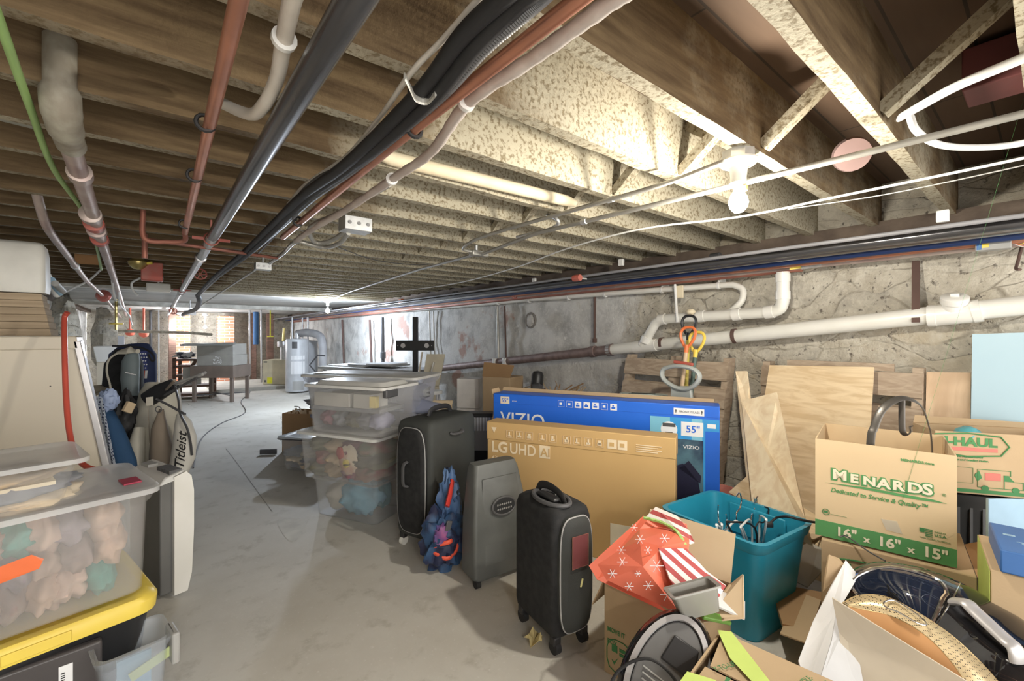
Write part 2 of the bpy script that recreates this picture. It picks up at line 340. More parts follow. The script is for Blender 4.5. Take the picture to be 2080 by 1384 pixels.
    def build(s, name, mats, parent=None, bevel=0, smooth=False, sub=0, seg=2):
        me = bpy.data.meshes.new(name); me.from_pydata(s.v, [], s.f)
        for m in (mats if isinstance(mats, (list, tuple)) else [mats]): me.materials.append(m)
        for p, i in zip(me.polygons, s.mi): p.material_index = i; p.use_smooth = smooth
        me.validate(); me.update()
        if smooth:
            try: me.set_sharp_from_angle(angle=math.radians(42))
            except Exception: pass
        o = bpy.data.objects.new(name, me); C.objects.link(o)
        if parent: o.parent = parent
        if bevel:
            b = o.modifiers.new('b', 'BEVEL'); b.width = bevel; b.segments = seg; b.limit_method = 'ANGLE'; b.angle_limit = math.radians(40)
            for p in me.polygons: p.use_smooth = True
            b.harden_normals = False
            try: me.set_sharp_from_angle(angle=math.radians(42))
            except Exception: pass
        if sub:
            m = o.modifiers.new('s', 'SUBSURF'); m.levels = sub; m.render_levels = sub
        return o
def thing(name, label, cat, loc=(0, 0, 0), rz=0.0, group=None):
    o = bpy.data.objects.new(name, None); C.objects.link(o); o.location = loc; o.rotation_euler = (0, 0, rz); o.empty_display_size = .05
    return tag(o, label, cat, group)
def tag(o, label, cat, group=None, kind=None):
    o['label'] = label; o['category'] = cat
    if group: o['group'] = group
    if kind: o['kind'] = kind
    return o
def struct(o): o['kind'] = 'structure'; return o
def plabel(o, s): o['label'] = s; return o
def pipe(name, label, cat, pts, r, mat, group=None, n=12, joints=(), jmat=None, jname='coupling', jr=1.35, jl=0.03, smooth=True):
    """one run of tube; joints = list of (point, direction) rings carried by it"""
    o = MB().tube(pts, r, n).build(name, mat, smooth=smooth); tag(o, label, cat, group)
    rad = max(r) if isinstance(r, (list, tuple)) else r
    for c, d in joints:
        c = Vector(c); d = Vector(d).normalized()
        MB().tube([c - d * jl, c - d * jl * .9, c + d * jl * .9, c + d * jl], [rad, rad * jr, rad * jr, rad], 14).build(jname, jmat or mat, o, smooth=True)
    return o
def text(parent, s, x, z, h, mat, y=-0.0015, name='lettering', bold=0.0, sx=1.0, align='LEFT', rot=(PI / 2, 0, 0), shear=0.0, loc=None, rz=0.0, space=1.0):
    cu = bpy.data.curves.new('t', 'FONT'); cu.body = s; cu.size = h / 0.70; cu.extrude = 0.0003; cu.offset = bold; cu.align_x = align; cu.shear = shear; cu.space_character = space
    cu.resolution_u = 3
    t = bpy.data.objects.new('t', cu); C.objects.link(t)
    bpy.context.view_layer.update()
    me = bpy.data.meshes.new_from_object(t.evaluated_get(bpy.context.evaluated_depsgraph_get()))
    bpy.data.objects.remove(t); bpy.data.curves.remove(cu)
    me.materials.clear(); me.materials.append(mat); me.name = name
    o = bpy.data.objects.new(name, me); C.objects.link(o); o.parent = parent
    o.location = loc if loc else (x, y, z)
    o.rotation_euler = rot if not rz else (Matrix.Rotation(rot[2], 3, 'Z') @ Matrix.Rotation(rot[1], 3, 'Y') @ Matrix.Rotation(rot[0], 3, 'X') @ Matrix.Rotation(rz, 3, 'Z')).to_euler()
    o.scale = (sx, 1, 1); return o
def patch(parent, name, x0, x1, z0, z1, mat, y=-0.001, t=0.0008):
    return MB().bx(x0, x1, y - t, y + t, z0, z1).build(name, mat, parent)
def ab(A, B):
    A = Vector(A[:2]); B = Vector(B[:2]); return A, (B - A).length, math.atan2(B.y - A.y, B.x - A.x)
def carton(name, label, A, B, depth, z0, h, mat=None, open_=False, inside=None, group=None, th=0.004, bevel=0.004, cat='box', shell='shell'):
    A, w_, rz = ab(A, B); mat = mat or CARD
    o = thing(name, label, cat, (A.x, A.y, z0), rz, group)
    mb = MB()
    if open_:
        mb.bx(0, w_, 0, depth, 0, th)
        mb.bx(0, w_, 0, th, th, h); mb.bx(0, w_, depth - th, depth, th, h)
        mb.bx(0, th, th, depth - th, th, h); mb.bx(w_ - th, w_, th, depth - th, th, h)
        mb.build(shell, mat, o)
    else: mb.bx(0, w_, 0, depth, 0, h).build(shell, mat, o, bevel=bevel)
    return o, w_
def flap(parent, pts, mat=None, t=0.004, name='flap'): return MB().sheet(pts, t).build(name, mat or CARD_IN, parent)
def tub(name, label, A, B, depth, z0, h, mat, taper=0.03, r=0.04, rim=0.012, lid=None, lidmat=None, group=None, cat='storage bin', latches=0, latmat=None, th=0.003):
    A, w_, rz = ab(A, B)
    o = thing(name, label, cat, (A.x, A.y, z0), rz, group)
    def ring(z, g): return rr(g, w_ - g, g, depth - g, r, z)
    q = taper
    MB().loft([ring(0, q), ring(h * .04, q * .9), ring(h * .88, q * .12), ring(h * .90, -rim * .3), ring(h, -rim), ring(h, th), ring(h * .88, q * .12 + th), ring(th, q + th)], c0=True, c1=True).build('body', mat, o, smooth=True)
    if lid:
        l = MB().loft([ring(h * .985, -rim - .006), ring(h + .012, -rim - .006), ring(h + .016, -rim + .006), ring(h + .010, .03), ring(h + lid, .05), ring(h + lid + .002, .06)]).build('lid', lidmat or mat, o, smooth=True)
    for k in range(latches):
        x = -rim - .004 if k == 0 else w_ + rim + .004
        MB().cbox((x, depth / 2, h - .02), (.012, .11, .06)).build('latch', latmat or GREYP, o, bevel=.004)
    return o, w_
def blob(parent, c, r, sz, mat, name='cloth', amp=.5, fr=2.5, seed=1, n=14):
    o = MB().ball(c, r, n, sz, amp, fr, seed).build(name, mat, parent, smooth=True)
    try: o.data.set_sharp_from_angle(angle=PI)
    except Exception: pass
    return o
# ================================================================ THE SHELL
XL, XR, YB, YF = -1.25, 3.15, 14.4, -1.7
JZ, JT = 1.82, 2.06
def displaced(name, mat, p0, du, dv, nu, nv, nrm, amp, seed, hole=None):
    mb = MB(); vs = []; p0, du, dv, nrm = map(Vector, (p0, du, dv, nrm))
    for j in range(nv + 1):
        for i in range(nu + 1):
            p = p0 + du * (i / nu) + dv * (j / nv)
            k = noise.noise(Vector((p.x * 2.1, p.y * 2.1, p.z * 5) ) + Vector((seed, 0, 0))) + .5 * noise.noise(p * 8)
            vs.append(p + nrm * k * amp)
    fs = [(j * (nu + 1) + i, j * (nu + 1) + i + 1, (j + 1) * (nu + 1) + i + 1, (j + 1) * (nu + 1) + i) for j in range(nv) for i in range(nu)]
    return struct(mb.add(vs, fs).build(name, mat, smooth=True))
struct(MB().bx(XL - .3, XR + .3, YF, YB + .3, -.06, 0).build('floor', CONC))
struct(MB().add([PZ(u, v, .0012) for u, v in ((562, 1062), (572, 1053), (600, 1056), (628, 1052), (612, 1085), (598, 1100), (585, 1098), (574, 1085))], [tuple(range(7, -1, -1))]).build('trim_4', M('pale_patch', (.72, .71, .66), .7, scale=9)))
struct(MB().add([p for a, b in zip(((458, 912), (480, 940), (505, 975), (530, 1010), (552, 1040)), ((459.5, 911.6), (481.5, 939.6), (506.5, 974.6), (531.5, 1009.6), (553.8, 1039.6))) for p in (PZ(a[0], a[1], .0012), PZ(b[0], b[1], .0012))], [(2 * i, 2 * i + 2, 2 * i + 3, 2 * i + 1) for i in range(4)]).build('trim_5', M('floor_crack', (.36, .35, .32), .9)))
displaced('wall_right', STONE, (XR, YF, 0), (0, YB - YF, 0), (0, 0, JT), 330, 44, (-1, 0, 0), .022, 3)
displaced('wall_left', STONE, (XL, YF, 0), (0, YB - YF, 0), (0, 0, JT), 200, 30, (1, 0, 0), .03, 9)
displaced('wall_back', STONE2, (XL, YB, 0), (XR - XL, 0, 0), (0, 0, JT), 90, 34, (0, -1, 0), .03, 5)
struct(MB().bx(XL - .1, XR + .1, YF, YB + .2, JT, JT + .05).build('ceiling', PLANK))
WHITEBOARD = M('whitewashed_board', (0.50, 0.49, 0.46), 0.85, col2=(0.34, 0.33, 0.31), scale=1.5, stretch=(1, 5, 1), bump=.2)
struct(MB().bx(XL, XR, 7.45, YB, JZ - .012, JZ + .012).build('ceiling_far', WHITEBOARD))
SILL = M('dark_sill', (0.10, 0.075, 0.06), 0.9, col2=(0.17, 0.13, 0.10), scale=8, bump=.4)
struct(MB().bx(XR - .07, XR + .05, YF, YB, JZ - .10, JZ + .02).build('trim_1', SILL))
struct(MB().bx(XL - .05, XL + .08, YF, YB, JZ - .08, JZ).build('trim_2', SILL))
# joists, one by one, underside edges worn uneven in shape
def joist(y0, label, x0=XL, x1=XR, group='whitewashed ceiling joists'):
    n = 44; mb = MB(); rings = []
    for i in range(n + 1):
        x = x0 + (x1 - x0) * i / n
        a = .004 * noise.noise(Vector((x * 5, y0 * 9, 1))); b_ = .005 * noise.noise(Vector((x * 7, y0 * 9, 5))); z = JZ + .004 * noise.noise(Vector((x * 6, y0 * 3, 9)))
        rings.append([(x, y0 + a, z), (x, y0 + .045 + b_, z + .002), (x, y0 + .045, JT), (x, y0, JT)])
    mb.loft(rings)
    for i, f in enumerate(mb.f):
        if y0 < .7 and len(f) == 4 and i % 4: mb.mi[i] = 1  # joists by the bulb: sides browned to paint in its grazing shade
        elif i % 4 == 0: mb.mi[i] = 2  # undersides paler: light off the floor put into the colour
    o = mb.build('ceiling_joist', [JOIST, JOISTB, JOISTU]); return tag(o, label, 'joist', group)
ORD = ['first', 'second', 'third', 'fourth', 'fifth', 'sixth', 'seventh', 'eighth', 'ninth', 'tenth', 'eleventh', 'twelfth', 'thirteenth', 'fourteenth', 'fifteenth', 'sixteenth', 'seventeenth', 'eighteenth', 'nineteenth', 'twentieth', 'twenty-first', 'twenty-second', 'twenty-third', 'twenty-fourth']
JP = .3015
joist(.302 - JP, 'rough wooden joist overhead at the top right corner above the white cables')
joist(.302, 'rough pale-edged wooden joist crossing the top right, in front of the lamp holder')
for k in range(1, 24):
    y = .302 + JP * k
    joist(y, 'old limewashed ceiling joist carrying the white porcelain lamp holder' if k == 1 else 'old limewashed ceiling joist, %s beyond the one with the porcelain lamp holder' % ORD[k - 2])
# crossed braces between joists on one line
def brace(k, x, flip, label):
    y0 = .302 + JP * k + .045; y1 = .302 + JP * (k + 1)
    za, zb = (JT - .02, JZ + .02) if not flip else (JZ + .02, JT - .02)
    a, b = Vector((x, y0, za)), Vector((x, y1, zb)); d = (b - a).normalized(); u = d.cross(Vector((1, 0, 0))) * .018
    o = MB().hexa([a - u + Vector((-.02, 0, 0)), a - u + Vector((.02, 0, 0)), a + u + Vector((.02, 0, 0)), a + u + Vector((-.02, 0, 0))],
                  [b - u + Vector((-.02, 0, 0)), b - u + Vector((.02, 0, 0)), b + u + Vector((.02, 0, 0)), b + u + Vector((-.02, 0, 0))]).build('cross_brace', JOIST)
    tag(o, label, 'brace', 'diagonal braces between the joists')
for k in range(-1, 10):
    nm = {-1: 'in the top right corner above the white cables', 0: 'rising from behind the porcelain lamp holder'}.get(k, 'in the %s joist gap beyond the porcelain lamp holder' % ORD[max(k - 1, 0)])
    brace(k, 1.56 + .012 * (k % 2), False, 'diagonal wooden brace %s' % nm)
    if k % 2 and k > 0: brace(k, 1.625, True, 'counter-sloping wooden brace %s' % nm)
o = MB().bx(XL, XR, 7.30, 7.44, JZ - .03, JZ + .06).build('crossbeam', M('painted_beam', (0.72, 0.70, 0.64), .8, col2=(.5, .48, .43), scale=9, bump=.2)); tag(o, 'pale painted beam across the ceiling where the open joists end', 'beam')
o = MB().bx(XL, XR, 10.2, 10.36, JZ - .09, JZ - .012).build('crossbeam', MATS['painted_beam']); tag(o, 'pale painted beam low across the far ceiling before the two end bulbs', 'beam')
# brick piers and odd masonry at the far end
def pier(x0, x1, y, label, z1=1.7):
    tag(MB().bx(x0, x1, y, y + .35, 0, z1).build('brick_pier', BRICK, bevel=.01), label, 'brick pier', 'orange brick piers at the far end')
p = PD(355, 700, 10.6); q = PD(384, 700, 10.6); pier(p.x, q.x + .05, p.y + .25, 'orange brick pier left of the two far bulbs')
p = PD(443, 700, 11.2); pier(p.x, p.x + .36, p.y, 'orange brick pier right of the two far bulbs')
def post(u, d, wd, label, z1=1.8, mat=None, v=700):
    p = PD(u, v, d); o = MB().bx(p.x - wd / 2, p.x + wd / 2, p.y - wd / 2, p.y + wd / 2, 0, z1).build('wooden_post', mat or DARKWOOD, bevel=.006); tag(o, label, 'post', 'far end posts')
post(350, 10.2, .14, 'dark wooden post beside the left brick pier')
post(548, 12.2, .16, 'dark post in front of the far stone wall behind the tan boiler')
post(515, 12.0, .12, 'dark post against the far stone wall, left of the tan boiler')
# left wall pilaster of rubble
p = PD(135, 700, 6.2)
o = MB().ball((p.x - .02, p.y, .75), .34, 12, (.6, 1.4, 3.0), .18, 3, 4).build('rubble_pier', STONE2, smooth=True); tag(o, 'bulging rubble pier on the stone wall behind the golf bags', 'stone pier')
p = PD(228, 700, 8.0)
o = MB().ball((p.x - .1, p.y, 1.1), .3, 12, (.6, 1.2, 1.9), .2, 3, 8).build('rubble_pier', STONE2, smooth=True); tag(o, 'pale crumbling masonry lump by the far pipes and red switch', 'stone pier')
# ================================================================ LAMPS
EMN = emitter('bulb_near_glow', NEAR_BULB[4], NEAR_BULB[3]); EMF = emitter('bulb_far_glow', FAR_BULB[4], FAR_BULB[3]); EME = emitter('bulb_end_glow', END_BULBS[0][4], END_BULBS[0][3]); EMR = emitter('bulb_rear_fill', REAR_FILL_BULB[4], REAR_FILL_BULB[3])
PORC = M('porcelain', (0.86, 0.85, 0.80), .25)
def lamp(x, y, z, em, label, ceil=JZ, r=.03, group='bare bulb ceiling lamps'):
    o = thing('ceiling_lamp', label, 'ceiling lamp', (x, y, ceil), 0, group)
    MB().lathe([(.05, 0), (.052, -.03), (.045, -.032), (.0, -.032)], n=8).build('junction_box', GALV, o)
    MB().lathe([(.0, -.030), (.058, -.030), (.06, -.036), (.05, -.046), (.028, -.052), (.024, -.09), (.026, -.104), (.019, -.106), (0.0, -.106)], n=28).build('lamp_holder', PORC, o, smooth=True)
    zb = z - ceil
    top = min(-.10, zb + .062)
    if top < -.12: MB().cyl((0, 0, -.1), (0, 0, top + .01), .004).build('cord', WHITE, o)
    MB().lathe([(.014, top), (.014, zb + .045), (.016, zb + .036)], n=16).build('bulb_base', GALV, o, smooth=True)
    MB().lathe([(.0, zb - .032), (.014, zb - .030), (.026, zb - .016), (r, zb), (.026, zb + .018), (.016, zb + .036), (0, zb + .038)], n=12).build('bulb', em, o, smooth=True)
    return o
l = lamp(NEAR_BULB[0], NEAR_BULB[1], NEAR_BULB[2], EMN, 'lit bare bulb in a white porcelain holder under the near joists')
MB().tube([(.02, .01, -.10), (.024, .012, -.125), (.022, .0, -.14)], .0035, 6).build('pull_chain', BRASS, l)
MB().cbox((.02, -.012, -.118), (.018, .014, .02)).build('socket_switch', ORANGE, l, bevel=.003)
lamp(FAR_BULB[0], FAR_BULB[1], FAR_BULB[2], EMF, 'glaring white bare bulb in front of the water heater', JZ - .03, .032)
for i, e in enumerate(END_BULBS): lamp(e[0], e[1], e[2], EME, 'small lit bulb at the far end, %s' % ('nearer the brick pier on its left' if i == 0 else 'brighter one nearer the tan boiler'), JZ - .09, .035)
lamp(REAR_FILL_BULB[0], REAR_FILL_BULB[1], REAR_FILL_BULB[2], EMR, 'added fill bulb behind the viewpoint, out of sight')
# ================================================================ OVERHEAD PIPES
def straight(name, label, x0, y0, x1, y1, z0, z1, r, mat, cat='pipe', **k):
    return pipe(name, label, cat, [(x0, y0, z0), (x1, y1, z1)], r, mat, **k)
Yd = (0, 1, 0)
o = pipe('steel_pipe', 'thick glossy black steel pipe running away overhead, left of centre', 'pipe', [(.235, -1.4, 1.72), (.23, 2.7, 1.72)], .026, BLACKPIPE, n=20)
o = pipe('steel_pipe', 'silvery continuation of the thick overhead pipe with red hangers', 'pipe', [(.23, 2.72, 1.72), (.23, 3.4, 1.715), (.24, 13.8, 1.68)], .024, GALV, joints=[((.23, 3.45, 1.715), Yd), ((.235, 6.4, 1.705), Yd), ((.235, 9.5, 1.70), Yd)], jmat=STEEL)
def hanger(parent, c, r, mat, name='pipe_hanger', wdt=.02, arm=.05):
    c = Vector(c); m = MB(); m.tube([(c.x + math.cos(a) * r, c.y, c.z + math.sin(a) * r) for a in [2 * PI * i / 16 for i in range(16)]], .5, 8, closed=True, flat=(.004, wdt / 2))
    m.bx(c.x - r - arm, c.x - r, c.y - .008, c.y + .008, c.z - .008, c.z + .006); m.bx(c.x + r, c.x + r + arm, c.y - .008, c.y + .008, c.z - .008, c.z + .006)
    m.bx(c.x - .004, c.x + .004, c.y - .004, c.y + .004, c.z + r, JZ)
    return m.build(name, mat, parent, smooth=False)
hanger(o, (.23, 2.78, 1.72), .032, REDP); hanger(o, (.235, 6.0, 1.706), .03, REDP)
def wheelvalve(name, label, c, r, mat, group='red hand wheels on the overhead pipes'):
    c = Vector(c); t = thing(name, label, 'valve', c, 0, group)
    m = MB().tube([(math.cos(a) * r, 0, math.sin(a) * r) for a in [2 * PI * i / 20 for i in range(20)]], r * .13, 8, closed=True)
    for k in range(3):
        a = PI * k / 3; m.cyl((math.cos(a) * r, 0, math.sin(a) * r), (-math.cos(a) * r, 0, -math.sin(a) * r), r * .1, 6)
    m.build('hand_wheel', mat, t, smooth=True)
    MB().cyl((0, 0, 0), (0, .05, .04), .010).build('stem', BRASS, t, smooth=True)
    return t
p = PD(407, 557, 3.6); wheelvalve('gate_valve', 'red hand wheel hanging under the silvery overhead pipe', p, .042, REDP)
p = PD(352, 632, 7.4); wheelvalve('gate_valve', 'small red hand wheel further along the silvery overhead pipe', p, .05, REDP)
p = PD(210, 601, 5.4)
o = MB().lathe([(.0, -.06), (.05, -.055), (.07, -.02), (.075, .02), (.055, .06), (0, .065)], p, 18, (0, 1, 0)).build('flow_switch', REDP, smooth=True); tag(o, 'bulbous red fitting on the thin pipe at the left ceiling', 'valve')
# copper and others
o = straight('copper_pipe', 'bright copper pipe hanging by black clips at the upper left', .082, -1.4, .117, 2.74, 1.74, 1.73, .0135, COPPER)
for yy in (1.30, 1.75, 2.55):
    xx = .085 + .008 * yy
    MB().tube([(xx + math.cos(a) * .019, yy, 1.735 + math.sin(a) * .019) for a in [2 * PI * i / 12 for i in range(12)]], .005, 6, closed=True).bx(xx + .012, xx + .022, yy - .006, yy + .006, 1.735, JZ).build('clip', BLACK, o)
pipe('copper_elbow', 'dull copper branch crossing behind the bright copper pipe end', 'pipe', cr([(.117, 2.74, 1.73), (.117, 2.80, 1.70), (.05, 2.83, 1.69), (-.04, 2.85, 1.70), (-.045, 2.85, 1.84)], 6), .012, COPPERD)
pipe('copper_pipe', 'dull copper line crossing under the joists beside the red hanger', 'pipe', [(-.02, 2.95, 1.71), (.30, 2.97, 1.70), (.62, 3.2, 1.72)], .010, COPPERD)
pipe('copper_stub', 'short dull copper drop below the joists near the left', 'pipe', [(-.045, 3.3, 1.80), (-.045, 3.3, 1.66)], .014, COPPERD)
o = pipe('copper_pipe', 'thick red-brown copper pipe slanting across the top centre', 'pipe', [(.497, -1.4, 1.72), (.488, 1.10, 1.72), (.51, 2.5, 1.72)], .0135, COPPER)
for yy in (.98, 2.1): MB().tube([(.49 + math.cos(a) * .019, yy, 1.72 + math.sin(a) * .019) for a in [2 * PI * i / 12 for i in range(12)]], .0055, 6, closed=True).bx(.475, .485, yy - .006, yy + .006, 1.72, JZ).build('clip', BLACKR, o)
# brown sprinkler main, elbow and couplings
dm = Vector((-.024, 1, -.004))
o = pipe('sprinkler_main', 'brown steel sprinkler pipe with ribbed couplings at the left ceiling', 'pipe', [(-.178, 1.62, 1.74), (-.33, 6.9, 1.72), (-.54, 14.2, 1.66)], .024, BROWNPIPE, n=18, joints=[((-.187, 1.98, 1.739), dm)], jmat=BROWNPIPE)
for i, yy in enumerate((2.62, 2.82, 3.0, 3.25)):
    xx = -.178 - (yy - 1.3) * .0271
    MB().tube([(xx, yy - .035, 1.736), (xx, yy - .03, 1.736), (xx, yy + .03, 1.735), (xx, yy + .035, 1.735)], [.024, .038, .038, .024], 16).build('coupling', REDP if i % 2 else BROWNPIPE, o, smooth=True)
o = MB().tube(cr([(-.178, 1.72, 1.74), (-.177, 1.62, 1.742), (-.176, 1.53, 1.76), (-.176, 1.50, 1.82), (-.176, 1.50, 1.93)], 5), [.027] + [.032] * 5 + [.036] * 4 + [.038] * 5 + [.030] * 5 + [.030], 18).build('cast_elbow', CASTGREY, smooth=True); tag(o, 'corroded grey cast elbow where the brown pipe rises into the joists', 'pipe elbow')
pipe('thin_pipe', 'slim grey-brown pipe at the far left below the joists', 'pipe', cr([(-.40, 2.75, 1.86), (-.395, 2.95, 1.74), (-.405, 3.3, 1.72)], 4) + [Vector((-.47, 5.4, 1.70)), Vector((-.50, 5.2 + 2.4, 1.70)), Vector((-.62, 13.9, 1.62))], .018, BROWNPIPE, joints=[((-.44, 4.4, 1.71), Yd)], jmat=GALV)
pipe('drain_stub', 'short grey pipe hook at the extreme left ceiling', 'pipe', [PD(38, 270, 1.9), PD(45, 325, 2.0), PD(62, 352, 2.05), PD(110, 356, 2.1)], .012, CASTGREY)
pipe('green_cable', 'bright green hose draped across the upper left joists', 'hose', cr([PZ(-40, -60, 1.79), PZ(10, 75, 1.78), PZ(60, 215, 1.78), PZ(110, 345, 1.77), PZ(172, 435, 1.77), PZ(196, 500, 1.75), PZ(206, 548, 1.72)], 8), .0085, GREEN_C)
pipe('wrapped_elbow', 'lumpy white-wrapped pipe bending up into the joists, top left', 'pipe', cr([PZ(640, -90, 1.77), PZ(600, -20, 1.76), PZ(577, 82, 1.76), PZ(562, 160, 1.755), PZ(535, 215, 1.75), PZ(505, 232, 1.77), PZ(440, 205, 1.86)], 7), .0145, WRAPW, joints=[(PZ(577, 80, 1.76), (0, 1, 0))], jmat=WHITE, jl=.006, jr=1.5)
# black hose bundle and flexes
base = [(1100, -45), (1050, 5), (960, 90), (875, 190), (765, 290), (700, 345), (620, 405), (560, 462), (500, 515), (440, 562), (402, 600)]
def bundle(dx, dz, r, mat, name, label, group=None):
    return pipe(name, label, 'hose', cr([PZ(u, v, 1.72) + Vector((dx * (1 - .4 * i / 10), 0, dz + .006 * math.sin(i * 1.3 + dx * 50))) for i, (u, v) in enumerate(base)], 6), r, mat, group)
bundle(-.022, 0, .0155, BLACKR, 'black_hose', 'smooth black hose, left strand of the bundle crossing the ceiling')
bundle(.004, -.006, .0145, BLACKR, 'black_hose', 'smooth black hose, middle strand of the bundle crossing the ceiling')
pp = cr([PZ(u, v, 1.715) + Vector((.026 * (1 - .4 * i / 10), 0, .002)) for i, (u, v) in enumerate(base)], 40)
o = pipe('corrugated_conduit', 'ribbed black conduit, right strand of the bundle crossing the ceiling', 'conduit', pp, [.0105 + .0022 * (i % 2) for i in range(len(pp))], DKGREY, n=10)
c = PZ(845, 190, 1.72)
pts = [PZ(u, v, 1.70) for u, v in ((822, 155), (833, 178), (845, 200), (868, 206), (885, 190))]
o = MB().tube(cr(pts, 4), .5, 6, flat=(.0075, .0025)).build('cable_strap', CONDUIT); tag(o, 'pale strap looped around the black hose bundle', 'strap')
pipe('flexible_conduit', 'thin beige armoured cable beside the black hose bundle', 'cable', cr([PZ(1010, -45, 1.77), PZ(900, 80, 1.76), PZ(835, 148, 1.75), PZ(770, 240, 1.76), PZ(700, 320, 1.77), PZ(620, 375, 1.78), PZ(585, 415, 1.78)], 7), .0058, WRAPW)
pipe('grey_cable', 'slim grey cable along the black hoses near the far left joists', 'cable', cr([PZ(720, 330, 1.76), PZ(640, 365, 1.75), PZ(590, 420, 1.74), PZ(570, 465, 1.75), PZ(520, 520, 1.75)], 6), .006, DKGREY)
pipe('wrapped_pipe', 'pipe wound in ragged grey tape beside the thick copper pipe', 'pipe', cr([PZ(1320, -45, 1.74), PZ(1240, 5, 1.73), PZ(1080, 120, 1.73), PZ(948, 212, 1.73), PZ(875, 310, 1.73), PZ(800, 362, 1.73), PZ(700, 428, 1.73), PZ(640, 462, 1.72), PZ(600, 490, 1.72)], 10), [.0125 + .0025 * ((i * 7) % 5) / 5 for i in range(81)], WRAP, joints=[(PZ(948, 208, 1.73), (0.3, 1, 0)), (PZ(796, 364, 1.73), (0.3, 1, 0))], jmat=WHITE, jl=.007, jr=1.35)
pipe('insulated_pipe', 'cream insulated pipe lying between two joists', 'pipe', [PZ(770, 313, 1.845), PZ(795, 322, 1.845), PZ(1150, 408, 1.845), PZ(1168, 413, 1.845)], [.02, .026, .026, .015], CREAMPIPE, n=18)
# boxes
def jbox(u, v, d, sx, sy, sz, label, mat=GALV, knock=3):
    p = PD(u, v, d); t = thing('junction_box', label, 'junction box', (p.x, p.y, p.z), 0, 'metal junction boxes on the ceiling')
    MB().bx(-sx / 2, sx / 2, -sy / 2, sy / 2, -sz / 2, sz / 2).build('case', mat, t, bevel=.003)
    m = MB()
    for k in range(knock): m.lathe([(.009, 0), (.009, .002), (0, .002)], (-sx / 2 + sx * (k + .5) / knock, -sy / 2 - .0015, 0), 10, (0, -1, 0))
    m.build('knockout', STEEL, t)
    if d > 3: MB().cyl((0, 0, sz / 2), (0, 0, JZ - p.z + .01), .006).build('hanger_rod', GALV, t)
    return t
jbox(722, 458, 2.19, .135, .10, .068, 'large galvanized junction box under the pale joists')
jbox(534, 542, 3.4, .11, .08, .055, 'small junction box hanging by the black hose bundle')
jbox(386, 636, 7.5, .16, .1, .08, 'distant junction box where the black hoses drop')
pipe('bent_conduit', 'grey conduit looping into the large junction box', 'conduit', cr([PZ(702, 470, 1.74), PZ(670, 490, 1.72), PZ(640, 492, 1.72), PZ(628, 470, 1.73), PZ(640, 455, 1.73), PZ(690, 432, 1.75), PZ(790, 375, 1.76)], 7), .011, CONDUIT)
pipe('bent_conduit', 'lower grey conduit looping below the large junction box', 'conduit', cr([PZ(708, 474, 1.73), PZ(690, 494, 1.71), PZ(660, 503, 1.71), PZ(630, 497, 1.71), PZ(600, 492, 1.72), PZ(575, 515, 1.73), PZ(548, 535, 1.73)], 7), .011, CONDUIT)
pipe('conduit', 'thin conduit running on from the small hanging junction box', 'conduit', [PD(520, 548, 3.5), PD(440, 600, 5.6), PD(388, 634, 7.4)], .008, CONDUIT)
pipe('grey_duct_hose', 'black hose bundle end turning down beside the far beam', 'hose', cr([PZ(402, 600, 1.72), PD(405, 612, 5.7), PD(398, 628, 6.3), PD(378, 636, 7.0), PD(372, 640, 7.4)], 5), .03, DKGREY)
# long conduits on the right half
o = pipe('conduit', 'straight grey conduit crossing the picture under the lamp', 'conduit', [(1.56, -.9, 1.72), (1.50, .8, 1.72), (1.46, 1.6, 1.72), (1.58, 2.25, 1.72)], .0095, CONDUIT, joints=[((1.475, 1.31, 1.72), Yd)], jmat=GALV, jl=.015)
o = pipe('conduit', 'grey conduit from the porcelain lamp holder to the tee fitting', 'conduit', cr([(1.44, .66, 1.785), (1.43, .9, 1.765), (1.41, 1.25, 1.76), (1.40, 1.9, 1.76), (1.41, 2.12, 1.75), (1.45, 2.25, 1.735), (1.55, 2.25, 1.73)], 6), .0090, CONDUIT, joints=[((1.42, 1.12, 1.762), Yd)], jmat=GALV, jl=.015)
o = pipe('conduit', 'pale conduit from the tee fitting towards the far bulb', 'conduit', [(1.58, 2.25, 1.73), (1.64, 3.2, 1.74), (1.9, 5.5, 1.76), (2.15, 7.3, 1.77)], .009, GALV)
t = thing('tee_fitting', 'small grey tee fitting joining two conduits under the joists', 'conduit fitting', (1.57, 2.26, 1.725))
MB().bx(-.06, .06, -.025, .025, -.016, .016).build('housing', CONDUIT, t, bevel=.006); MB().cyl((-.02, 0, 0), (-.02, 0, .05), .011).build('hub', GALV, t, smooth=True)
pipe('curved_conduit', 'short hooked grey conduit under the pale joists near the tee', 'conduit', cr([PZ(1050, 482, 1.76), PZ(1110, 468, 1.76), PZ(1133, 456, 1.77), PZ(1130, 445, 1.79), PZ(1112, 437, 1.83)], 6), .009, GALV)
pipe('white_cable', 'thin white cable sagging across the joists below the near bulb', 'cable', cr([PZ(2200, 290, 1.76), PZ(2080, 321, 1.76), PZ(1700, 400, 1.75), PZ(1500, 441, 1.74), PZ(1300, 466, 1.75), PZ(1150, 506, 1.75), PZ(1040, 546, 1.74), PZ(920, 577, 1.74), PZ(800, 592, 1.76), PZ(690, 598, 1.77)], 6), .0048, WHITE)
pipe('white_wire', 'thin wire beside the white cable at the right', 'cable', cr([PZ(2200, 305, 1.74), PZ(2080, 336, 1.74), PZ(1800, 395, 1.73), PZ(1600, 425, 1.73)], 6), .0022, GREYP)
pipe('white_cable', 'thick white cable entering a hole at the top right', 'cable', cr([PZ(2250, 50, 1.79), PZ(2080, 118, 1.79), PZ(1950, 172, 1.79), PZ(1870, 215, 1.80), PZ(1826, 240, 1.84)], 8), .0105, WHITE)
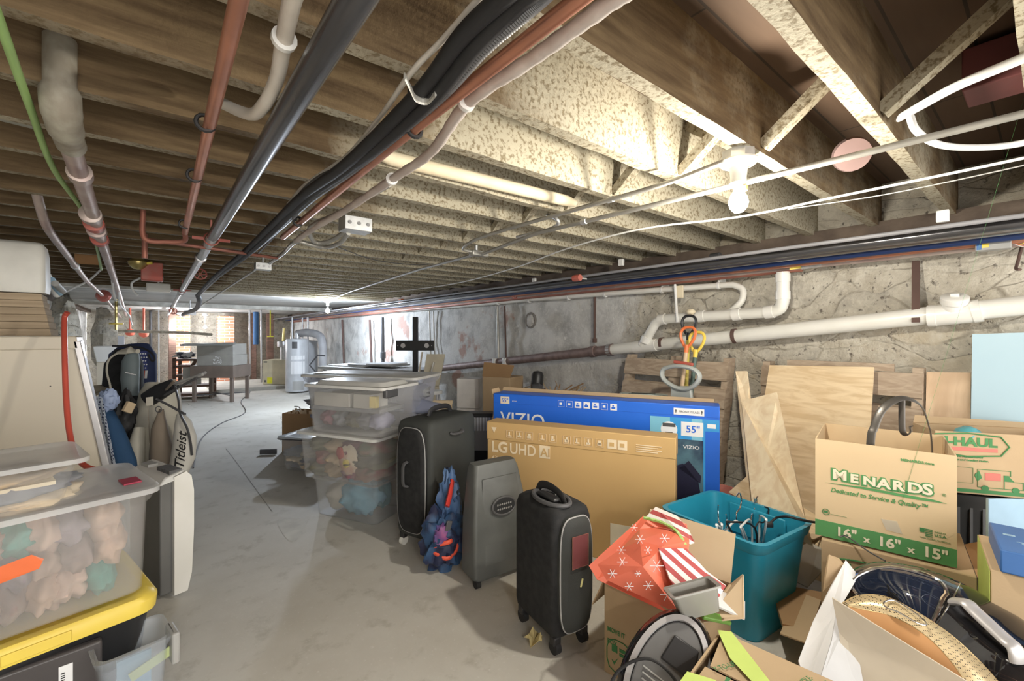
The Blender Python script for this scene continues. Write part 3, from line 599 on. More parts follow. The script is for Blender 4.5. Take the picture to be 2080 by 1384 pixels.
pipe('white_cable', 'thick white cable drooping below the one at the top right', 'cable', cr([PZ(1848, 236, 1.84), PZ(1862, 266, 1.80), PZ(1905, 293, 1.78), PZ(1980, 300, 1.78), PZ(2080, 290, 1.78), PZ(2200, 250, 1.79)], 8), .0095, WHITE)
pipe('thin_cable', 'dark cord sagging under the mid ceiling joists', 'cable', cr([PZ(680, 500, 1.76), PZ(760, 528, 1.75), PZ(840, 538, 1.76), PZ(880, 536, 1.79)], 6), .003, DKGREY)
# insulated round duct stub and maroon box, top right
p = PD(1765, 322, 1.55); o = MB().lathe([(.0, -.05), (.055, -.05), (.06, 0), (.055, .05), (0, .05)], (p.x, p.y + .05, p.z + .03), 20, (1, .3, .4)).build('duct_end', M('pinkish_foil', (.20, .13, .12), .8)); tag(o, 'pinkish round duct end between the joists at the right', 'duct')
p = PD(2062, 60, 1.22); o = MB().bx(p.x - .05, p.x + .1, p.y - .05, p.y + .1, JT - .14, JT - .02).build('maroon_box', M('maroon', (.16, .05, .05), .6), bevel=.004); tag(o, 'dark maroon box between the joists, top right corner', 'box')
# ---------------------------------------------------------------- bundle of pipes along the right wall
def wallpipe(v2080, X, r, mat, name, label, v_end=None, y1=13.6, y0=-1.3, cat='pipe', **k):
    d = X / 1.535; z = H + (680 - v2080) / F * d
    return pipe(name, label, cat, [(X, y0, z), (X, 3.0, z - .004), (X + .01, 7, z), (X, y1, z - .03)], r, mat, 'pipes along the top of the stone wall', **k)
wallpipe(452, 2.66, .022, BLACKPIPE, 'black_pipe', 'black pipe, uppermost of the run along the stone wall', joints=[((2.66, 1.3, 1.69), Yd), ((2.66, 4.3, 1.69), Yd)])
wallpipe(463, 2.78, .020, STEEL, 'steel_pipe', 'shiny steel pipe under the uppermost black pipe along the stone wall')
wallpipe(476, 2.86, .020, M('dark_blue', (.015, .035, .12), .4), 'blue_pipe', 'dark blue pipe in the run along the stone wall')
wallpipe(486, 2.92, .013, COPPER, 'copper_pipe', 'copper pipe in the run along the stone wall, under the blue pipe')
wallpipe(494, 3.0, .014, BROWNPIPE, 'brown_pipe', 'brown pipe in the run along the stone wall, under the copper')
o = pipe('red_pipe', 'dull red pipe with a red valve below the black pipes along the stone wall', 'pipe', [(3.02, .95, 1.62), (3.02, 13.5, 1.58)], .021, COPPERD, 'pipes along the top of the stone wall')
wallpipe(437, 2.55, .010, M('grey_flex', (.30, .30, .32), .5), 'grey_conduit', 'grey flexible conduit sagging above the black pipe at the right', cat='conduit')
wallpipe(470, 2.93, .009, BLACKPIPE, 'black_cable', 'black cable tucked behind the shiny steel pipe', cat='cable')
for u, v, lab in ((1915, 437, 'white clip on the grey flexible conduit at the far right'), (1262, 532, 'white clip on the black pipe above the shovels'), (1085, 570, 'white clip on the black pipe left of the shovels')):
    p = PX(u, v, 2.55 if u > 1900 else 2.66); o = MB().bx(-.012, .012, -.02, .02, -.03, .02).build('pipe_clip', WHITE, bevel=.004); o.location = p; tag(o, lab, 'clip', 'white pipe clips')
p = PD(1172, 565, 3.0); t = thing('shutoff_valve', 'red valve on the black pipes above the round wall vent', 'valve', p)
MB().lathe([(.022, -.03), (.024, 0), (.022, .03)], n=12, ax=(0, 1, 0)).build('valve_body', REDP, t); MB().bx(.01, .09, -.012, -.006, -.006, .006).build('lever', GREYP, t, bevel=.002)
p = PX(1045, 600, 2.93); t = thing('gate_valve', 'small red valve wheel further along the red wall pipe', 'valve', p)
MB().tube([(math.cos(a) * .035, 0, math.sin(a) * .035) for a in [2 * PI * i / 14 for i in range(14)]], .006, 6, closed=True).cyl((-.03, 0, 0), (.03, 0, 0), .004, 6).cyl((0, 0, -.03), (0, 0, .05), .005, 6).build('hand_wheel', REDP, t, smooth=True)
p = PX(815, 622, 2.66); p.z = 1.69; t = thing('shutoff_valve', 'orange and white valve on the pipes left of the wall vent', 'valve', p)
MB().cbox((0, 0, 0), (.05, .1, .05)).build('valve_body', ORANGE, t, bevel=.01); MB().cbox((0, -.1, 0), (.03, .08, .02)).build('lever', WHITE, t, bevel=.003)
# copper gas line with yellow lever and little grey box
A, B = PX(1735, 529, 3.0), PX(1990, 499, 3.0)
o = pipe('copper_pipe', 'bright copper pipe from the yellow lever valve to the small grey box', 'pipe', [A, B], .0105, COPPER); 
MB().cyl(PX(1660, 538, 3.0), A, .006).build('coupler', GALV, o, smooth=True); MB().cyl(PX(1720, 531, 3.0), A, .015).build('fitting', GALV, o, smooth=True)
p = PX(1648, 541, 2.99); t = thing('lever_valve', 'brass ball valve with a yellow lever above the white drain elbow', 'valve', p)
MB().cyl((0, .05, 0), (0, -.05, .005), .014).build('valve_body', GALV, t, smooth=True)
a = PX(1604, 546, 2.97) - p; MB().sheet([(0, 0, .012), a + Vector((0, 0, .01)), a + Vector((0, 0, -.008)), (0, 0, -.004)], .004).build('lever', YEL, t)
p = PX(2018, 497, 2.93); t = thing('control_box', 'small pale grey control box on the copper pipe at the right', 'control box', p)
MB().bx(-.03, .03, -.055, .055, -.026, .026).build('case', GREYP, t, bevel=.004)
MB().bx(-.0312, -.0306, .035, .05, -.022, .022).build('label_strip', BLUED, t); MB().bx(-.0312, -.0306, .012, .033, -.015, .020).build('label_panel', YEL, t)
for i in range(7):
    a = p + Vector((0, -.055, .0)); q = a + Vector((-.01 + .01 * (i % 3), -.05 - .01 * (i % 4), .02 * math.sin(i * 2)))
    o = MB().tube(cr([a, (a + q) / 2 + Vector((0, 0, .02 * math.cos(i * 3))), q], 4), .0022, 5).build('loose_wire', (REDP, YEL, WHITE)[i % 3]); tag(o, 'short bare-ended %s wire sprouting from the small grey control box' % ('red', 'yellow', 'white')[i % 3], 'wire', 'loose wires at the control box')
pipe('iron_hook', 'rusty iron hook on the stone wall at the far right edge', 'hook', cr([PX(2076, 500, 3.08), PX(2068, 530, 3.06), PX(2064, 546, 3.02), PX(2072, 548, 2.99)], 4), .006, RUST)
# ---------------------------------------------------------------- white drain pipes on the right wall
PXX = 3.03
A, B = PX(2110, 617, PXX), PX(1240, 711, PXX)
dr = (B - A).normalized()
def on(u, v): return PX(u, v, PXX)
o = pipe('drain_pipe', 'long white plastic drain pipe sloping down along the stone wall', 'drain pipe', [A, B], .045, PVC, n=24)
for u, v in ((1868, 648), ):
    c = on(u, v)
cl = on(1935, 640)
t = thing('cleanout_wye', 'white cleanout tee with round screw cap on the sloping drain pipe', 'pipe fitting', cl)
c0 = on(1890, 642) - cl; c1 = on(1990, 631) - cl
MB().tube([c0, c0 * .8, c1 * .8, c1], [.049, .052, .052, .049], 22).build('tee_body', PVCJ, t, smooth=True)
MB().tube([c0 * 1.12, c0 * .72], [.054, .054], 22).build('socket_ring', PVCJ, t, smooth=True); MB().tube([c1 * .72, c1 * 1.05], [.054, .054], 22).build('socket_ring', PVCJ, t, smooth=True)
u_ = Vector((-.45, -.12, .88)).normalized()
MB().tube([(0, 0, 0), u_ * .07], .042, 20).build('branch', PVCJ, t, smooth=True)
MB().tube([u_ * .065, u_ * .075, u_ * .095, u_ * .10], [.050, .052, .052, .046], 24).build('screw_cap', PVCJ, t, smooth=True)
MB().cbox(u_ * .106, (.012, .03, .016), (0, -.5, 0)).build('cap_key', PVCJ, t)
# metal straps
def strap(u, vt, vb, label, mat=RUST):
    a = PX(u, vt, XR - .03); b = PX(u, vb, PXX - .055); c = PX(u - 1, (vt + vb) / 2 + 20, PXX - .05)
    o = MB().sheet([a + Vector((0, -.016, 0)), b + Vector((0, -.016, 0)), b + Vector((0, .016, 0)), a + Vector((0, .016, 0))], .003).build('pipe_strap', mat); return tag(o, label, 'strap', 'metal straps holding the drain pipe')
strap(1860, 530, 655, 'rusty flat metal strap hanging down to the white drain pipe')
def band(u, v, label, r=.05, mat=RUST):
    c = on(u, v); o = MB().tube([c - dr * .012, c + dr * .012], r, 22).build('pipe_band', mat, smooth=True); return tag(o, label, 'strap', 'metal straps holding the drain pipe')
band(1493, 683, 'dark metal band round the white drain pipe right of the shovels')
band(1346, 698, 'brown metal band round the white drain pipe left of the shovels', .048)
# cast iron continuation
C0, C1 = B, on(900, 748)
o = pipe('iron_drain', 'brown cast iron drain pipe continuing the white one along the wall', 'drain pipe', [B, C1, C1 + (C1 - B).normalized() * .6], .042, CASTIRON, n=20, joints=[(on(1205, 714.5), dr), (on(1240, 711), dr)], jmat=CASTIRON, jl=.03, jr=1.22)
MB().tube([on(1243, 710.6), on(1236, 711.3)], .051, 20).build('clamp', GALV, o, smooth=True)
# upper small white pipe with return bend
s0 = PX(930, 622, 3.05)
o = pipe('waste_pipe', 'slim white plastic pipe clipped high along the stone wall', 'drain pipe', cr([PX(700, 641, 3.05), s0, PX(1100, 607, 3.05), PX(1300, 592, 3.05), PX(1478, 579, 3.05)], 4) + cr([PX(1490, 579, 3.05), PX(1508, 588, 3.05), PX(1508, 608, 3.04), PX(1497, 622, 3.03), PX(1480, 636, 3.02)], 6), .021, PVC, n=16)
for u in (1012, 1075, 1155, 1230, 1345, 1460):
    v = 622 - (u - 930) * .0785
    c = PX(u, v, 3.05); MB().tube([c + Vector((0, -.008, 0)), c + Vector((0, .008, 0))], .026, 16).bx(c.x, c.x + .09, c.y - .008, c.y + .008, c.z - .003, c.z + .05).build('pipe_clip', WHITE, o, smooth=False)
# three inch branch
XB = 2.99
path = [PX(1590, 553, XB), PX(1590, 605, XB)] + cr([PX(1590, 612, XB), PX(1584, 627, XB), PX(1568, 634, XB)], 5) + [PX(1400, 645, XB)] + cr([PX(1350, 648, XB), PX(1333, 656, XB), PX(1324, 670, XB)], 5) + [PX(1305, 702, XB + .02)]
o = pipe('branch_drain', 'white plastic branch drain dropping from the ceiling and joining the sloping pipe', 'drain pipe', path, .036, PVC, n=22)
for u, v, d_ in ((1590, 565, (0, 0, 1)), (1590, 600, (0, 0, 1)), (1563, 634, dr), (1497, 639, dr), (1425, 643, dr), (1346, 649, dr), (1312, 690, (0, .5, -1))):
    c = PX(u, v, XB); d_ = Vector(d_).normalized(); MB().tube([c - d_ * .025, c + d_ * .025], .041, 22).build('socket', PVCJ, o, smooth=True)
MB().tube([on(1335, 701), on(1290, 706)], .05, 22).build('wye', PVCJ, o, smooth=True)
# vertical white stick with little block
a, b = PX(1371, 578, 2.94), PX(1376, 655, 2.92)
o = MB().tube([a, b], .009, 8).build('plastic_rod', WHITE); tag(o, 'thin white rod standing in front of the branch drain', 'rod')
p = PX(1381, 593, 2.97); o = MB().cbox(p, (.02, .05, .09)).build('wood_block', CREAMPIPE, bevel=.003); tag(o, 'small cream block behind the thin white rod', 'block')
# pipes on the wall going down, vent, cleanout
o = pipe('iron_riser', 'rusty iron riser with a hook above the cast iron drain', 'pipe', [PX(1208, 600, 3.08), PX(1208, 688, 3.08)], .012, RUST, joints=[(PX(1208, 692, 3.08), (0, 0, 1))], jl=.02, jr=1.7)
c = PX(1078, 651, XR - .065); t = thing('wall_vent', 'round pipe end stuffed with plaster in the stone wall', 'vent', c)
MB().tube([(0, math.cos(a) * .075, math.sin(a) * .075) for a in [2 * PI * i / 28 for i in range(28)]], .012, 8, closed=True).build('pipe_rim', M('plaster_rim', (.26, .24, .22), .9), t, smooth=True)
MB().ball((.0, 0, -.004), .06, 10, (.35, 1, 1), .5, 4, 3).build('plaster_plug', M('plaster', (.62, .60, .57), .95, bump=.6, bscale=60), t, smooth=True)
for u, r, lab, v1, v0 in ((1010, .016, 'white-grey downpipe on the wall above the open cardboard box', 730, 622), (1025, .010, 'thin dark cable down the wall above the open cardboard box', 728, 622), (872, .012, 'thin grey pipe down the wall right of the bracket stand', 722, 633), (880, .010, 'narrow cable down the wall beside the bracket stand', 722, 633)):
    pipe('wall_pipe', lab, 'pipe', [PX(u, v0, 3.09), PX(u + 3, v1, 3.09)], r, CONDUIT if u != 1025 else RUST)
o = pipe('soil_pipe', 'black pipe with a bell end on the wall left of the bracket stand', 'pipe', [PX(777, 645, 3.0), PX(778, 745, 3.0), PX(778, 745, 3.0) * 1 - Vector((0, 0, PX(778, 745, 3.0).z))], .03, DKGREY, joints=[(PX(778, 722, 3.0), (0, 0, 1))], jl=.06, jr=1.5)
for u, lab in ((695, 'dark pipe on the wall behind the bare bulb'), (751, 'dark pipe on the wall, second left of the bracket stand')):
    pipe('wall_pipe', lab, 'pipe', [PX(u, 650, 3.05), PX(u + 4, 745, 3.05)], .02, RUST)
for u, lab in ((1005, 'white plug on the cast iron drain above the open carton'), (1026, 'white socket beside the plug on the cast iron drain')):
    p = PX(u, 735, 3.0); o = MB().cbox(p, (.05, .05, .08)).build('pipe_plug', WHITE, bevel=.008); tag(o, lab, 'pipe fitting')
# gas regulator and copper riser near the left
p = PD(280, 535, 3.5); t = thing('gas_regulator', 'brass regulator on a copper riser under the left joists', 'regulator', p)
MB().lathe([(0, -.05), (.03, -.045), (.06, -.012), (.062, .012), (.03, .04), (.02, .07), (0, .07)], n=20).build('regulator_body', BRASS, t, smooth=True)
MB().cyl((-.01, 0, .07), (-.012, 0, .30), .018).build('riser', COPPERD, t, smooth=True)
MB().cyl((.04, -.01, .0), (.09, -.02, .01), .012).build('outlet', YEL, t, smooth=True)
p = PD(309, 553, 3.6); o = MB().cbox(p, (.14, .09, .15)).build('pressure_switch', REDP, bevel=.008); tag(o, 'red enamel switch box beside the brass regulator', 'switch box')
p = PD(322, 585, 4.6); o = MB().cbox(p, (.2, .1, .09)).cyl(p, (p.x, p.y, JZ + .02), .008).build('outlet_box', PVC, bevel=.02); tag(o, 'pale plastic box under the joists behind the red switch box', 'electrical box')
for i, pts in enumerate([[(230, 560), (228, 575), (240, 590), (245, 620), (262, 640), (268, 660)], [(285, 565), (268, 575), (270, 590), (280, 600)], [(235, 520), (260, 528), (275, 545)], [(205, 548), (180, 570), (140, 590), (120, 600)], [(228, 575), (232, 600), (236, 612)]]):
    pipe('loose_cable', ['long wavy white cable hanging along the brown pipe', 'pale cable curling below the brass regulator', 'white cable arching to the brass regulator', 'pale cable from the green hose end to the tubes', 'short white cable end under the brown pipe'][i], 'cable', cr([PD(u, v, 3.9 + .5 * j * (i == 0)) for j, (u, v) in enumerate(pts)], 6), .008, WHITE)
p = PD(178, 523, 3.4); o = MB().cbox(p, (.14, .04, .10), (.5, 0, 0)).build('wood_scrap', M('orange_wood', (.5, .27, .12), .8)); tag(o, 'orange-brown wood block between the left joists', 'wood block')
p = PD(18, 225, 1.35); o = MB().cbox(p, (.12, .1, .05), (0, 0, .2)).build('grey_cover', M('grey_paint', (.45, .46, .42), .6), bevel=.008); tag(o, 'grey cover plate at the far upper left edge', 'cover plate')
# ================================================================ TELEVISION CARTONS
# ---- blue 55 inch carton
A, B = PZ(1002, 799, .823), PZ(1462, 827, .823)
t, w_ = carton('television_carton', 'long bright blue carton of a large television, behind the tan one', A, B, .15, 0, .823, BLUE, shell='carton_shell', cat='box')
h = .823
patch(t, 'label_panel', .055, .12, h - .065, h - .018, CREAM); text(t, "55''", .063, h - .055, .026, BLUE, y=-.003, bold=.0004)
text(t, 'VIZIO', .055, h - .205, .085, PAPER, sx=1.0, bold=.0012, space=1.02)
text(t, 'BEYOND', .14, h - .047, .006, PAPER)
for i in range(7):
    x = .46 + i * .055; f = patch(t, 'icon', x, x + .040, h - .060, h - .020, BLUE if i in (0, 1, 5) else PAPER)
    if i in (0, 1, 5):
        m = MB()
        for a in ((x, x + .040, h - .021, h - .020), (x, x + .040, h - .060, h - .059), (x, x + .001, h - .060, h - .020), (x + .039, x + .040, h - .060, h - .020)): m.bx(a[0], a[1], -.003, -.001, a[2], a[3])
        m.bx(x + .010, x + .026, -.003, -.001, h - .047, h - .033).build('icon_line', PAPER, f)
    else: MB().bx(x + .007, x + .03, -.003, -.001, h - .051, h - .040).bx(x + .012, x + .022, -.003, -.001, h - .037, h - .029).build('icon_glyph', BLUE, f)
patch(t, 'label_panel', 1.15, 1.31, h - .058, h - .020, PAPER); text(t, 'FRONT/GLASS', 1.178, h - .045, .012, DKGREY, y=-.003)
for x in (1.162, 1.298): MB().sheet([(x, -.003, h - .025), (x - .004, -.003, h - .035), (x, -.003, h - .053), (x + .004, -.003, h - .035)], .0005).build('arrow_mark', DKGREY, t)
CY1 = M('cyan_print', (.05, .38, .85), .4); CY2 = M('aqua_print', (.25, .62, .82), .4)
patch(t, 'colour_stripe', 1.02, w_ - .002, h - .62, h - .075, CY1, y=-.0004); patch(t, 'colour_stripe', 1.02, 1.13, h - .60, h - .076, CY2, y=-.0008); patch(t, 'colour_stripe', 1.245, 1.30, h - .60, h - .076, CY2, y=-.0008)
patch(t, 'colour_stripe', 1.315, w_ - .001, h - .82, h - .14, BLUE, y=-.0009)
MB().tube([(1.125, -.002, h - .145), (1.125, -.003, h - .145)], .045, 28).build('round_label', PAPER, t)
MB().bx(1.09, 1.16, -.004, -.003, h - .13, h - .11).bx(1.105, 1.145, -.004, -.003, h - .165, h - .16).build('round_label_picture', DKGREY, t)
patch(t, 'label_panel', 1.19, 1.305, h - .175, h - .095, PAPER); text(t, '55"', 1.215, h - .153, .038, BLUE, y=-.003, bold=.0008)
patch(t, 'label_panel', 1.325, 1.368, h - .122, h - .098, PAPER)
TVPIC = M('screen_print', (.10, .20, .26), .35, col2=(.02, .03, .08), scale=5, lo=.42, hi=.58)
patch(t, 'screen_picture', 1.03, 1.305, .20, h - .195, TVPIC); patch(t, 'screen_edge', 1.02, 1.31, .18, .20, GLOSSBLK, y=-.0015)
FIGP = M('figure_print', (.02, .02, .05), .4); 
MB().sheet([(1.130, -.0024, 0.270), (1.300, -.0024, 0.270), (1.280, -.0024, 0.400), (1.200, -.0024, 0.490), (1.130, -.0024, 0.460)], .0005).sheet([(1.180, -.0024, 0.460), (1.290, -.0024, 0.390), (1.295, -.0024, 0.430), (1.230, -.0024, 0.510)], .0005).build('figure_picture', FIGP, t)
MB().sheet([(1.120, -.0026, 0.500), (1.140, -.0026, 0.430), (1.160, -.0026, 0.440), (1.158, -.0026, 0.530), (1.140, -.0026, 0.580)], .0005).build('face_picture', SKINW, t)
text(t, 'VIZIO', 1.20, h - .245, .018, PAPER, y=-.003, sx=1.3, bold=.0004)
MB().bx(0.0, w_, -.0015, -.0004, h - .052 + .04 - .05, h - .0615).build('fold_line', M('deep_blue', (.015, .10, .5), .5), t)
flap(t, [(0, .150, h), (w_ * .98, .150, h), (w_ * .98, .165, h + .018), (0, .165, h + .022)], CARD, name='carton_flap')
flap(t, [(-.004, .0, h - .03), (-.004, .14, h - .03), (-.03, .14, h + .02), (-.03, .03, h + .02)], CARD, name='carton_flap')
# ---- tan 43 inch carton
A, B = PZ(990, 857, .69), PZ(1372, 892, .69)
t, w_ = carton('television_carton', 'long tan cardboard television carton in front of the blue one', A, B, .125, 0, .69, LGCARD, shell='carton_shell')
h = .69
MB().bx(-.003, w_ + .003, -.003, .128, h - .105, h + .003).build('lid', LGCARD, t, bevel=.004)
text(t, 'LG', .028, h - .175, .062, LGPALE, bold=.0030); text(t, 'UHD', .148, h - .175, .062, LGPALE, bold=.0012, sx=.88)
f = patch(t, 'badge', .338, .402, h - .180, h - .108, LGPALE); text(f, 'AI', .346, h - .168, .045, LGCARD, y=-.003, bold=.001)
text(t, '43UT70', .03, h - .225, .026, LGPALE, bold=.0002)
MB().sheet([(.03, -.005, h - .028), (.065, -.005, h - .028), (.048, -.005, h - .062)], .0006).build('shield_mark', LGPALE, t)
for i in range(9):
    x = .13 + i * .062 + (.02 if i > 2 else 0) + (.02 if i > 4 else 0)
    m = MB(); s = .044; z = h - .082
    for a in ((x, x + s, z + s - .001, z + s), (x, x + s, z, z + .001), (x, x + .001, z, z + s), (x + s - .001, x + s, z, z + s)): m.bx(a[0], a[1], -.006, -.0042, a[2], a[3])
    m.bx(x + .01, x + .033, -.006, -.0042, z + .008, z + .015 + .004 * (i % 3)).bx(x + .014 + .004 * (i % 2), x + .022 + .004 * (i % 3), -.006, -.0042, z + .012, z + .036).build('icon', LGPALE, t)
for i in range(2):
    x = .73 + i * .055; f = patch(t, 'icon', x, x + .05, h - .084, h - .034, LGPALE, y=-.005); MB().bx(x + .012, x + .036, -.0075, -.0055, h - .07, h - .05).build('icon_glyph', LGCARD, f)
m = MB()
for i in range(4): m.bx(.88, .88 + .13 - .02 * (i % 2), -.006, -.0042, h - .05 - .011 * i, h - .046 - .011 * i)
m.build('small_print', LGPALE, t)
patch(t, 'white_panel', .745, .855, .02, .205, CREAM); MB().bx(.765, .835, -.003, -.002, .10, .102).bx(.765, .82, -.003, -.002, .112, .114).build('small_print', LGPALE, t)
patch(t, 'dark_picture', .857, 1.06, .02, .185, M('maroon_print', (.10, .03, .03), .6))
# ---- stiff dark panel with text under it at far right of blue carton
# ================================================================ TEAL TUB
A, B = PZ(1345, 1030, .42), PZ(1545, 1110, .42)
t, w_ = tub('storage_tub', 'open teal plastic tub full of hangers in front of the blue carton', A, B, .40, 0, .42, TEAL, taper=.045, r=.05, rim=.014, cat='storage bin')
MB().bx(.10, .36, .372, .384, .26, .40).build('handle_recess', TEAL, t, bevel=.01)
def hanger_obj(base, ang, tilt, mat, label, s=1.0):
    t2 = thing('coat_hanger', label, 'hanger', base, ang, 'hangers in the teal tub')
    pts = [(0, 0, .03), (.0, 0, .05), (.018, 0, .062), (.022, 0, .082), (.006, 0, .10), (-.014, 0, .092)]
    rot = Matrix.Rotation(tilt, 3, 'Y')
    pts = [(x * 1.5, y, .03 + (z - .03) * 1.7) for x, y, z in pts]
    body = [(-.2 * s, 0, -.08), (-.19 * s, 0, -.07), (0, 0, .03), (.19 * s, 0, -.07), (.2 * s, 0, -.08), (.18 * s, 0, -.088), (-.18 * s, 0, -.088)]
    MB().tube([rot @ Vector(p) for p in cr(body, 4, True)], .0045, 8, closed=True).build('shoulder_bar', mat, t2, smooth=True)
    MB().tube([rot @ Vector(p) for p in cr(pts, 5)], .0032, 8).build('hook', CHROME if mat is WHITE else mat, t2, smooth=True)
cc = (PZ(1345, 1030, .42) + PZ(1610, 1045, .42)) / 2
for i, (dx, dy, a, tl, mt, lab) in enumerate([(-.06, -.05, .3, 1.45, WHITE, 'white hanger standing on end at the left of the teal tub'), (-.02, -.02, .5, 1.3, WHITE, 'white hanger beside the left one in the teal tub'), (.07, -.12, -.2, 1.15, BLACKR, 'black hanger in the middle of the teal tub'), (.10, -.10, .2, 1.0, WHITE, 'white hanger crossing the black one in the teal tub'), (.14, -.13, .5, 1.2, WHITE, 'white hanger nearest the corner of the teal tub'), (.0, -.08, .0, .3, WHITE, 'white hanger lying lowest in the teal tub')]):
    hanger_obj((cc.x + dx - .02, cc.y + dy + .03, .315 + .010 * i), a, tl * .8, mt, lab, .80)
o = pipe('power_cord', 'black power cord with plug hanging over the teal tub rim', 'cord', cr([PZ(1565, 1062, .40), PZ(1578, 1052, .42), PZ(1600, 1050, .45), PZ(1625, 1056, .445), PZ(1660, 1062, .43), PZ(1700, 1064, .42)], 6), .005, BLACKR)
MB().cbox(PZ(1562, 1066, .395), (.022, .03, .02), (0, 0, .8)).build('plug', BLACK, o, bevel=.004)
# ================================================================ GIFT CARTON (open, flaps up)
L0 = PZ(1228, 1179, .33); N0 = PZ(1428, 1264, .33); R0 = PZ(1531, 1206, .33)
dA = Vector((N0.x - L0.x, N0.y - L0.y)); dep = (Vector((R0.x - N0.x, R0.y - N0.y))).length
t, w_ = carton('open_carton', 'open cardboard carton holding a red gift bag, beside the small suitcase', L0, N0, dep, 0, .33, CARD, open_=True)
flap(t, [(0, dep, .33), (w_, dep, .33), (w_ - .01, dep + .10, .47), (0.0, dep + .10, .475)], CARD_IN)
flap(t, [(w_, 0, .33), (w_, dep, .33), (w_ + .05, dep * .85, .40), (w_ + .10, dep * .2, .36)], CARD_IN)
flap(t, [(0, 0, .33), (0, dep, .33), (-.05, dep, .22), (-.05, 0, .22)], CARD)
for i, (s_, z) in enumerate((('MOVE IT', .155), ('BOX', .112))): text(t, s_, .012, z, .016, GREEN, sx=.8, bold=.0005)
MB().tube(cr([(.02, -.002, .03), (.02, -.002, .125), (.10, -.002, .125), (.10, -.002, .03)], 3, True), .0018, 5, closed=True).build('printed_frame', GREEN, t)
MB().bx(.03, .052, -.002, -.0008, .09, .115).bx(.06, .095, -.002, -.0008, .10, .112).bx(.06, .095, -.002, -.0008, .085, .095).sheet([(.03, -.002, .06), (.04, -.002, .045), (.058, -.002, .078), (.04, -.002, .056)], .001).build('printed_marks', GREEN, t)
# gift bag: folded red paper bag with snowflakes, lying across
GB = M('gift_red', (.86, .20, .12), .35, col2=(.80, .17, .10), scale=2)
STR = mat_stripes('candy_stripe', (.78, .74, .70), (.42, .07, .07), 9.0, .6)
gc = PD(1340, 1150, 1.52)
g = thing('gift_bag', 'crumpled red paper gift bag with white snowflakes', 'gift bag', gc)
def G(u, v, d): return PD(u, v, d) - gc
gp = dict(a=G(1214, 1148, 1.45), b=G(1300, 1076, 1.62), c=G(1330, 1040, 1.68), d=G(1395, 1066, 1.62), e=G(1400, 1100, 1.50), f=G(1306, 1152, 1.36), g=G(1232, 1178, 1.42), h=G(1385, 1250, 1.33), i=G(1345, 1112, 1.42), j=G(1372, 1190, 1.38), k=G(1260, 1118, 1.52), l=G(1300, 1100, 1.48))
m = MB(); keys = list(gp); m.add([gp[k] for k in keys], [[keys.index(c) for c in f] for f in ('akf', 'kbl', 'klf', 'bcd', 'bdl', 'dei', 'dil', 'lif', 'afg', 'gfh', 'ejh', 'iej', 'fij', 'fjh')])
back = [gp[k] + Vector((.06, .09, -.06)) for k in ('a', 'c', 'e', 'h', 'g')]
m.add(back, [(0, 1, 2, 3, 4)]); 
go = m.build('bag_paper', GB, g); sm = go.modifiers.new('s', 'SOLIDIFY'); sm.thickness = .002
m = MB()
def flake(u, v, d, r, p=3):
    r *= 1.25
    c = G(u, v, d); ax = (G(u + 10, v, d) - c).normalized(); ay = Vector((0, 0, 1))
    for k in range(p):
        a = PI * k / p; dv_ = ax * math.cos(a) * r + ay * math.sin(a) * r; m.tube([c - dv_, c + dv_], .0009, 5)
for u, v, d, r in ((1262, 1118, 1.475, .012), (1300, 1096, 1.452, .013), (1350, 1094, 1.43, .013), (1316, 1118, 1.40, .010), (1264, 1142, 1.40, .013), (1334, 1150, 1.345, .017), (1244, 1166, 1.40, .012), (1278, 1192, 1.355, .011), (1317, 1190, 1.335, .012), (1356, 1208, 1.325, .018), (1296, 1166, 1.352, .008), (1288, 1072, 1.57, .010)): flake(u, v, d, r)
m.build('printed_snowflakes', PAPER, g)
MB().sheet([G(1312, 1050, 1.655), G(1332, 1030, 1.665), G(1375, 1048, 1.60), G(1400, 1078, 1.54), G(1411, 1103, 1.50), G(1394, 1108, 1.49), G(1376, 1076, 1.545), G(1345, 1058, 1.61)], .003).build('striped_cuff', STR, g)
MB().tube(cr([G(1308, 1052, 1.645), G(1345, 1062, 1.595), G(1374, 1080, 1.535), G(1392, 1108, 1.48)], 6), .006, 6).build('glitter_trim', M('green_glitter', (.28, .52, .10), .5, col2=(.5, .75, .3), scale=90), g)
MB().sheet([G(1338, 1114, 1.40), G(1395, 1115, 1.44), G(1435, 1160, 1.40), G(1475, 1190, 1.36), G(1462, 1212, 1.34), G(1380, 1205, 1.33), G(1362, 1180, 1.345)], .004).build('striped_lining', STR, g)
# loaf pan
lc = PD(1408, 1205, 1.25); t = thing('loaf_pan', 'grey metal loaf pan resting on the red gift bag', 'baking pan', lc, math.radians(-38))
def lr(z, g_): return [Matrix.Rotation(-.24, 3, 'Y') @ Matrix.Rotation(-.22, 3, 'X') @ Vector(p) for p in rr(-.064 + g_, .064 - g_, -.036 + g_, .036 - g_, .01, z)]
PANM = M('pan_grey', (.33, .325, .30), .4, .3)
MB().loft([lr(-.052, .012), lr(.012, .0), lr(.012, -.008), lr(.017, -.008), lr(.015, .002), lr(-.048, .014)]).build('pan_body', PANM, t, smooth=True)
# things inside carton
o = MB().cbox(PD(1478, 1225, 1.42), (.12, .10, .006), (.2, .1, .4)).build('white_leaflet', PAPER); tag(o, 'white leaflet lying in the open gift carton', 'paper')
o = MB().cbox(PD(1452, 1255, 1.36), (.10, .03, .012), (.2, .3, -.5)).build('green_package', M('leaf_green', (.20, .42, .08), .4), bevel=.003); tag(o, 'small green package under the loaf pan', 'package')
